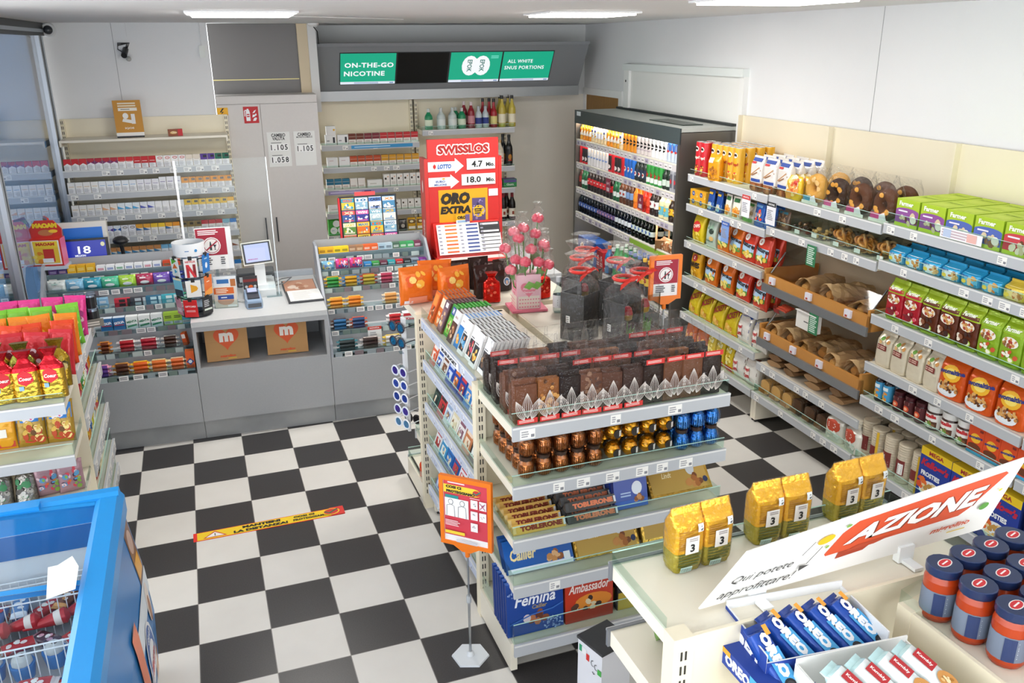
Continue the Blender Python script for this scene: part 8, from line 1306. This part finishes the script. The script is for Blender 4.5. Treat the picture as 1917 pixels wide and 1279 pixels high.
for i, (x, y) in enumerate(((1.735, -4.055), (2.02, -4.02), (2.31, -4.0))): put(CF, (x, y, 1.242), (.05, -.02, .03)[i], 'gold and green double coffee pack on the near shelf, '+('left', 'middle', 'right')[i]+' of three', 'coffee', 'double coffee packs')
# promotion board
BLc, TLc, TRc, BRc = Vector((1.622, 0, 1.252)), Vector((1.752, 0, 1.388)), Vector((2.665, 0, 1.484)), Vector((2.545, 0, 1.280)); YB_ = -4.25
def SA(u, v, off): p = (BLc*(1-u)+BRc*u)*(1-v)+(TLc*(1-u)+TRc*u)*v; return (p.x, YB_-.003-off, p.z)
g = G(); q = [SA(0, 0, 0), SA(1, 0, 0), SA(1, 1, 0), SA(0, 1, 0)]; q2 = [(x, y+.006, z) for x, y, z in q]
g.add(q+q2, [(0, 1, 2, 3), (7, 6, 5, 4)]+[(k, 4+k, 4+(k+1) % 4, (k+1) % 4) for k in range(4)], M('#f0eee9', 'plastic')); RDO = '#d4522c'
g.art([('p', [(.355, .36), (.345, .40), (.36, .72), (.395, .86), (.94, .88), (.955, .84), (.87, .44), (.84, .36)], RDO), ('p', [(.40, .36), (.52, .36), (.50, .27), (.405, .25)], '#a83f24'), ('p', [(.46, .40), (.60, .40), (.53, .33), (.42, .33)], '#b8482a')], SA, .001, 1); lt = G()
lt.art([('t', 'AZIONE', .653, .602, .50, .28, '#7e3420', {'bold': .045, 'shear': .25}), ('t', 'AZIONE', .645, .615, .50, .28, '#f2efe9', {'bold': .045, 'shear': .25}), ('t', 'Qui potete', .135, .42, .20, .16, '#3a3836', {'shear': .2, 'bold': .0}), ('t', 'approfittare!', .15, .18, .245, .17, '#3a3836', {'shear': .2, 'bold': .0}), ('t', 'migrolino', .83, .22, .15, .10, RDO, {'shear': .2, 'bold': .03}), ('r', .83, .13, .9, .145, '#e6c23a'), ('e', .30, .72, .028, .075, '#e8b81c'), ('e', .325, .57, .006, .025, '#8ab03a'), ('e', .355, .86, .01, .025, '#7aa84a'), ('e', .925, .42, .018, .05, '#5a9a3c'), ('e', .955, .62, .007, .02, '#e6d04a'), ('c', [(.255, .76), (.24, .56), (.30, .62), (.285, .36)], .004, '#4a4846'), ('p', [(.262, .36), (.30, .33), (.272, .26)], '#4a4846')], SA, .0025, 1)
t = tag(obj('promotion_board', g, None, (0, 0, 0)), 'slanted white board reading AZIONE on a red field', 'sign'); obj('lettering', lt, t)
for u in (.18, .70):
    p = SA(u, 0, 0); obj('clip', G().box(p[0]-.025, p[0]+.025, -4.262, -4.24, 1.243, p[2]+.02, M('#f2f4f4', 'plastic')).box(p[0]-.015, p[0]+.015, -4.31, -4.262, 1.243, 1.252, M('#f2f4f4', 'plastic')), t)
# biscuit trays
def tray(w, d, h, out, inn, lab=()):
    g = G()
    for a in ((-w/2, w/2, -d/2, -d/2+.004, h*.8), (-w/2, w/2, d/2-.004, d/2, h*1.15), (-w/2, -w/2+.004, -d/2+.004, d/2-.004, h), (w/2-.004, w/2, -d/2+.004, d/2-.004, h)): g.box(a[0], a[1], a[2], a[3], 0, a[4], M(inn), front=M(out) if a[3]-a[2] < .01 and a[2] < 0 else None)
    g.box(-w/2, w/2, -d/2, d/2, 0, .004, M(inn)); g.add([(-w/2-.001, -d/2, 0), (-w/2-.001, d/2, 0), (-w/2-.001, d/2, h), (-w/2-.001, -d/2, h)], [(0, 3, 2, 1)], M(out)); g.art(lab, planeS((-w/2-.001, 0, 0), (0, -1, 0), (0, 0, 1)), .001, 1); return P('biscuit_tray', g, [], w, d, h)
OTR = tray(.33, .20, .095, '#1f3f96', '#e9ebee', [('t', 'OREO', .0, .05, .13, .045, '#f2f4f8', {'bold': .07, 'shear': .2}), ('r', -.1, .0, .1, .02, '#4a9ad8'), ('e', -.06, .04, .025, .02, '#1c1a1c')])
put(OTR, (1.85, -4.375, 1.155), -.10, 'blue and white open tray of dark sandwich biscuits', 'tray')
OR_ = wrapbar('biscuit_roll', .19, .055, .045, '#1f4aa4', [('r', -.03, -.022, .06, .022, '#4aa4dc'), ('t', 'OREO', -.015, .0, .11, .028, '#f4f6fa', {'bold': .08}), ('e', .06, -.004, .018, .018, '#17161a'), ('e', .06, -.004, .012, .012, '#3a3638'), ('r', -.085, .008, -.06, .022, '#e8a03a')], 'bagg', '#1a3c8c', 3)
for i in range(4): put(OR_, (1.775+.068*i, -4.40, 1.195), -1.1-.10, 'blue roll of dark sandwich biscuits leaning in the tray, '+ordn(i, 4), 'biscuits', 'blue biscuit rolls', Matrix.Rotation(.45, 4, 'Y'))
put(OR_, (1.705, -4.43, 1.19), -1.4, 'blue roll of dark biscuits at the left side, outer one', 'biscuits', 'blue biscuit rolls', Matrix.Rotation(.6, 4, 'Y'))
WTR = tray(.30, .28, .085, '#e4ecec', '#eeeeea', [('r', .02, .02, .1, .07, '#c9343a')]); put(WTR, (1.87, -4.64, 1.155), -.08, 'white open tray of wrapped almond biscuits cut by bottom edge', 'tray')
KB2 = wrapbar('biscuit_pack', .17, .058, .04, '#e2e9e8', [('r', -.05, -.012, .0, .02, '#b0262c'), ('t', 'Kambly', -.025, .004, .04, .012, '#f4e6e2', {'bold': .03}), ('e', .035, 0, .026, .024, '#c98e4a'), ('b', 10, .035, 0, .018, .016, .005, .009, ['#e2b878', '#a8702c', '#f0d8a8'], 4)], 'bagg', '#bfe0e2', 4)
for i in range(4): put(KB2, (1.785+.066*i, -4.62, 1.225), -1.15, 'white biscuit pack with dark red label in the white tray, '+ordn(i, 4), 'biscuits', 'white biscuit packs', Matrix.Rotation(.4, 4, 'Y'))
OB2 = carton('biscuit_box', .2, .05, .05, '#1f3f96', [('t', 'OREO', .0, .025, .1, .03, '#f2f4f8', {'bold': .06}), ('r', -.1, .035, -.03, .05, '#e8a02a'), ('r', .05, 0, .1, .05, '#4aa4dc')]); put(OB2, (1.665, -4.40, 1.152), RZ, 'blue box of dark biscuits lying at the shelf edge', 'biscuits')
JB = jar('sauce_jar', .041, .148, M('#a83a14', 'gloss'), '#1c2c52', '#6f7a8c', lz=(.16, .66), lidh=.02, lidr=1.08, art=[('l', -.03, .03, .03, .075, 8, '#b9c0cc'), ('r', .034, .022, .06, .082, '#22335e'), ('r', -.06, .022, -.034, .082, '#22335e')], lidart=[('e', 0, 0, .024, .014, '#e9e4e2'), ('e', 0, 0, .021, .0115, '#c8242e'), ('r', -.013, -.002, .013, .002, '#f0e2e0')])
for j in range(3):
    for i in range(4):
        put(JB, (2.175+.088*i+.01*j, -4.46-.092*j+.012*i, 1.237), .3, 'jar of red sauce with dark blue lid, %s row, %s' % (('far', 'middle', 'near')[j], ordn(i, 4)), 'sauce jar', 'red sauce jars')
g = G()
for x, y0, y1 in ((2.115, -4.40, -4.56),): g.quad((x, y0, 1.237), (x, y1, 1.237), (x, y1, 1.285), (x, y0, 1.285), GUARD)
g.quad((2.115, -4.40, 1.237), (2.30, -4.36, 1.237), (2.30, -4.36, 1.285), (2.115, -4.40, 1.285), GUARD); tag(obj('shelf_divider', g), 'clear divider in front of the sauce jars', 'guard')
put(tablet('#d8482c', [], .12, .16, .08, '#c93f26', name='sauce_box'), (2.30, -4.80, 1.237), .2, 'bright red box at the lower right corner of view', 'box')
bag2 = bagp('snack_bag', .1, .1, .06, '#6a8a4a', [('b', 8, 0, .05, .03, .03, .008, .014, ['#e6e2d4', '#3a5a2a', '#c9d0c0'], 2)], 3, 'pillow', seed=5); put(bag2, (1.66, -4.05, 1.022), .4, 'small green snack bag under the coffee shelf', 'snack bag')
# poster stand COSI CI PROTEGGIAMO
def stand(name, loc, rz, w, h, items, lab, pole, base):
    OR = M('#ee7a1c', 'plastic'); t = tag(obj(name, None, None, loc, rz), lab, 'sign'); zb = pole
    g = G(); rr = .02
    g.box(-w/2-.012, w/2+.012, -.006, .006, zb, zb+h+.024, M('#eeeceb')); g.art(items, frontS(-.006, zb+.012), .001, 2); obj('sheet', g, t)
    f = G()
    for a in ((-w/2-.02, -w/2-.002, zb-.006, zb+h+.03), (w/2+.002, w/2+.02, zb-.006, zb+h+.03)): f.box(a[0], a[1], -.011, .009, a[2], a[3], OR)
    f.box(-w/2-.002, w/2+.002, -.011, .009, zb+h+.01, zb+h+.03, OR); f.box(-w/2-.002, w/2+.002, -.011, .009, zb-.006, zb+.012, OR)
    f.add([(-.06, -.011, zb-.006), (.06, -.011, zb-.006), (.02, -.011, zb-.03), (-.02, -.011, zb-.03), (-.06, .009, zb-.006), (.06, .009, zb-.006), (.02, .009, zb-.03), (-.02, .009, zb-.03)], [(0, 3, 2, 1), (4, 5, 6, 7), (0, 4, 7, 3), (1, 2, 6, 5), (3, 7, 6, 2)], OR); f.lathe([(.011, zb-.055), (.011, zb-.02)], OR, 8); obj('frame', f, t)
    obj('pole', G().lathe([(.006, .01), (.006, zb*.55)], M('#b8bcc0', 'metal'), 8).lathe([(.0045, zb*.55), (.0045, zb-.04)], M('#b8bcc0', 'metal'), 8), t); obj('collar', G().lathe([(.011, zb*.5), (.011, zb*.56)], M('#b9bdc0', 'plastic'), 8), t)
    b = G()
    if base: b.add([(base*cos(a), base*sin(a), 0) for a in [2*pi*k/6+.4 for k in range(6)]]+[(base*.97*cos(a), base*.97*sin(a), .008) for a in [2*pi*k/6+.4 for k in range(6)]], [tuple(range(6))[::-1], tuple(range(6, 12))]+[(k, (k+1) % 6, 6+(k+1) % 6, 6+k) for k in range(6)], M('#dfe4e8', 'plastic')); b.lathe([(.018, .008), (.012, .03)], M('#d9dcdf', 'plastic'), 10)
    else: b.box(-.03, .03, -.02, .02, 0, .012, M('#e6e9ea', 'plastic'))
    obj('base', b, t); return t
w, h = .20, .29; WT2 = '#f2efee'
it = [('r', -w/2, h*.10, w/2, h, '#cf3f4e'), ('l', -w*.4, w*.2, h*.95, h*.985, 1, '#f0dcd8'), ('r', -w/2, h*.80, w*.22, h*.93, '#f0cf3a'), ('e', w*.22, h*.865, w*.14, h*.065, '#f0cf3a'), ('t', 'COSI CI', -w*.26, h*.90, w*.36, h*.045, '#2a2620', {'bold': .06}), ('t', 'PROTEGGIAMO', -.02, h*.83, w*.66, h*.045, '#2a2620', {'bold': .06}), ('e', w*.27, h*.865, w*.09, h*.045, '#c8342c'), ('c', [(w*.2, h*.87), (w*.26, h*.845), (w*.36, h*.90)], .006, '#2f7a6a'),
      ('r', -w*.46, h*.72, -w*.15, h*.77, '#2a8a8a'), ('r', -w*.47, h*.42, w*.08, h*.72, WT2), ('e', -w*.33, h*.66, .012, .014, '#8a8a8a'), ('e', -w*.33, h*.66, .009, .011, WT2), ('e', -w*.06, h*.66, .012, .014, '#8a8a8a'), ('e', -w*.06, h*.66, .009, .011, WT2), ('c', [(-w*.43, h*.42), (-w*.42, h*.60), (-w*.33, h*.62), (-w*.25, h*.60), (-w*.24, h*.42)], .0022, '#77777a'), ('c', [(-w*.16, h*.42), (-w*.15, h*.60), (-w*.06, h*.62), (w*.02, h*.60), (w*.03, h*.42)], .0022, '#77777a')]
for a, b in ((.14, .62), (.34, .62), (.14, .44), (.34, .44), (.14, .25)): it += [('r', w*a, h*b, w*(a+.16), h*(b+.14), WT2), ('b', 5, w*(a+.08), h*(b+.07), .008, .01, .002, .005, ['#a8a8aa', '#c9b8b8'], int(a*100+b*10))]
it += [('c', [(w*.36, h*.64), (w*.48, h*.74)], .003, '#b03a6a'), ('c', [(w*.36, h*.74), (w*.48, h*.64)], .003, '#b03a6a'), ('l', -w*.45, w*.0, h*.28, h*.38, 4, '#f0c8c8'), ('r', -w*.46, h*.15, w*.0, h*.2, '#f0cf3a'), ('l', w*.14, w*.48, h*.79, h*.81, 1, '#f0c8c8'), ('l', -w*.2, w*.3, h*.02, h*.08, 2, '#c9ccd4')]
stand('poster_stand', (1.462, -2.755, .001), -.75, w, h, it, 'orange-framed stand poster reading COSI CI PROTEGGIAMO beside middle gondola', .575, .085)
w2, h2 = .125, .185
stand('sign_stand', (2.655, -2.25, 1.202), -.1, w2, h2, noalc(w2, h2), 'small orange-framed no-alcohol sign before the drinks fridge', .205, 0)
obj('bracket', G().box(2.60, 2.70, -2.30, -2.20, 1.19, 1.2, M('#c9cdd0', 'plastic'))); tag(bpy.data.objects['bracket'], 'small grey bracket holding the no-alcohol sign at gondola edge', 'bracket')
# floor sticker
g = G().box(-.42, .42, -.045, .045, 0, .001, M('#e8352a', 'gloss')); S = planeS((0, 0, .001), (1, 0, 0), (0, 1, 0))
g.art([('r', -.40, -.04, .415, .04, '#f0cb1c'), ('p', [(-.37, -.03), (-.24, -.03), (-.305, .034)], '#c8342c'), ('p', [(-.355, -.024), (-.255, -.024), (-.305, .022)], '#f2efe9'), ('t', '!', -.305, -.005, .006, .03, '#1c1c1c', {'bold': .06}), ('t', 'MANTIENI', -.05, .017, .21, .026, '#1c1a16', {'bold': .06}), ('t', 'LA DISTANZA!', -.055, -.02, .30, .026, '#1c1a16', {'bold': .06}), ('t', 'COSI CI', .19, .016, .12, .02, '#3a3418', {'bold': .05}), ('t', 'PROTEGGIAMO', .225, -.017, .2, .02, '#3a3418', {'bold': .05}), ('r', .34, -.045, .42, .045, '#d8342c'), ('e', .345, 0, .05, .036, '#f0cb1c'), ('e', .345, 0, .042, .03, '#c8342c'), ('c', [(.31, .005), (.335, -.014), (.385, .022)], .012, '#2f6a4a')], S, .0004, 1)
tag(obj('floor_sticker', g, None, (.725, -1.275, .0005), .012), 'long yellow floor sticker reading MANTIENI LA DISTANZA', 'sticker')
# dispenser post
g = G().box(-.075, .075, -.07, .07, 0, .395, M('#e9e9ee', 'plastic')); S = planeS((-.075, 0, 0), (0, -1, 0), (0, 0, 1)); g.art([('r', -.062, .345, -.045, .375, '#2f9a6a'), ('r', -.02, .325, -.002, .355, '#d8342c'), ('r', -.045, .342, -.02, .372, '#f4f4f4'), ('c', [(.022, .345), (.012, .34), (.01, .33), (.015, .32), (.024, .32)], .003, '#2a2a2c'), ('c', [(.042, .338), (.032, .333), (.03, .323), (.035, .313), (.044, .313)], .003, '#2a2a2c'), ('r', .048, .30, .07, .325, '#4ab04a'), ('c', [(.02, .295), (.026, .288), (.034, .292)], .004, '#2a2a2c')], S, .001, 1)
t = tag(obj('dispenser_post', g, None, (1.845, -3.31, .001), .28), 'white box-shaped hand sanitiser post with black top', 'dispenser'); obj('top_pad', G().box(-.079, .079, -.074, .074, .396, .408, M('#3a3a3c', 'plastic')), t); obj('pedal', G().box(-.17, -.076, -.04, .04, .16, .185, M('#e2e4e8', 'plastic')), t); obj('lock', G().lathe([(.008, 0), (.008, .006)], M('#8a8d90', 'metal'), 10), t, (.03, -.071, .12), rot=Matrix.Rotation(pi/2, 4, 'X'))
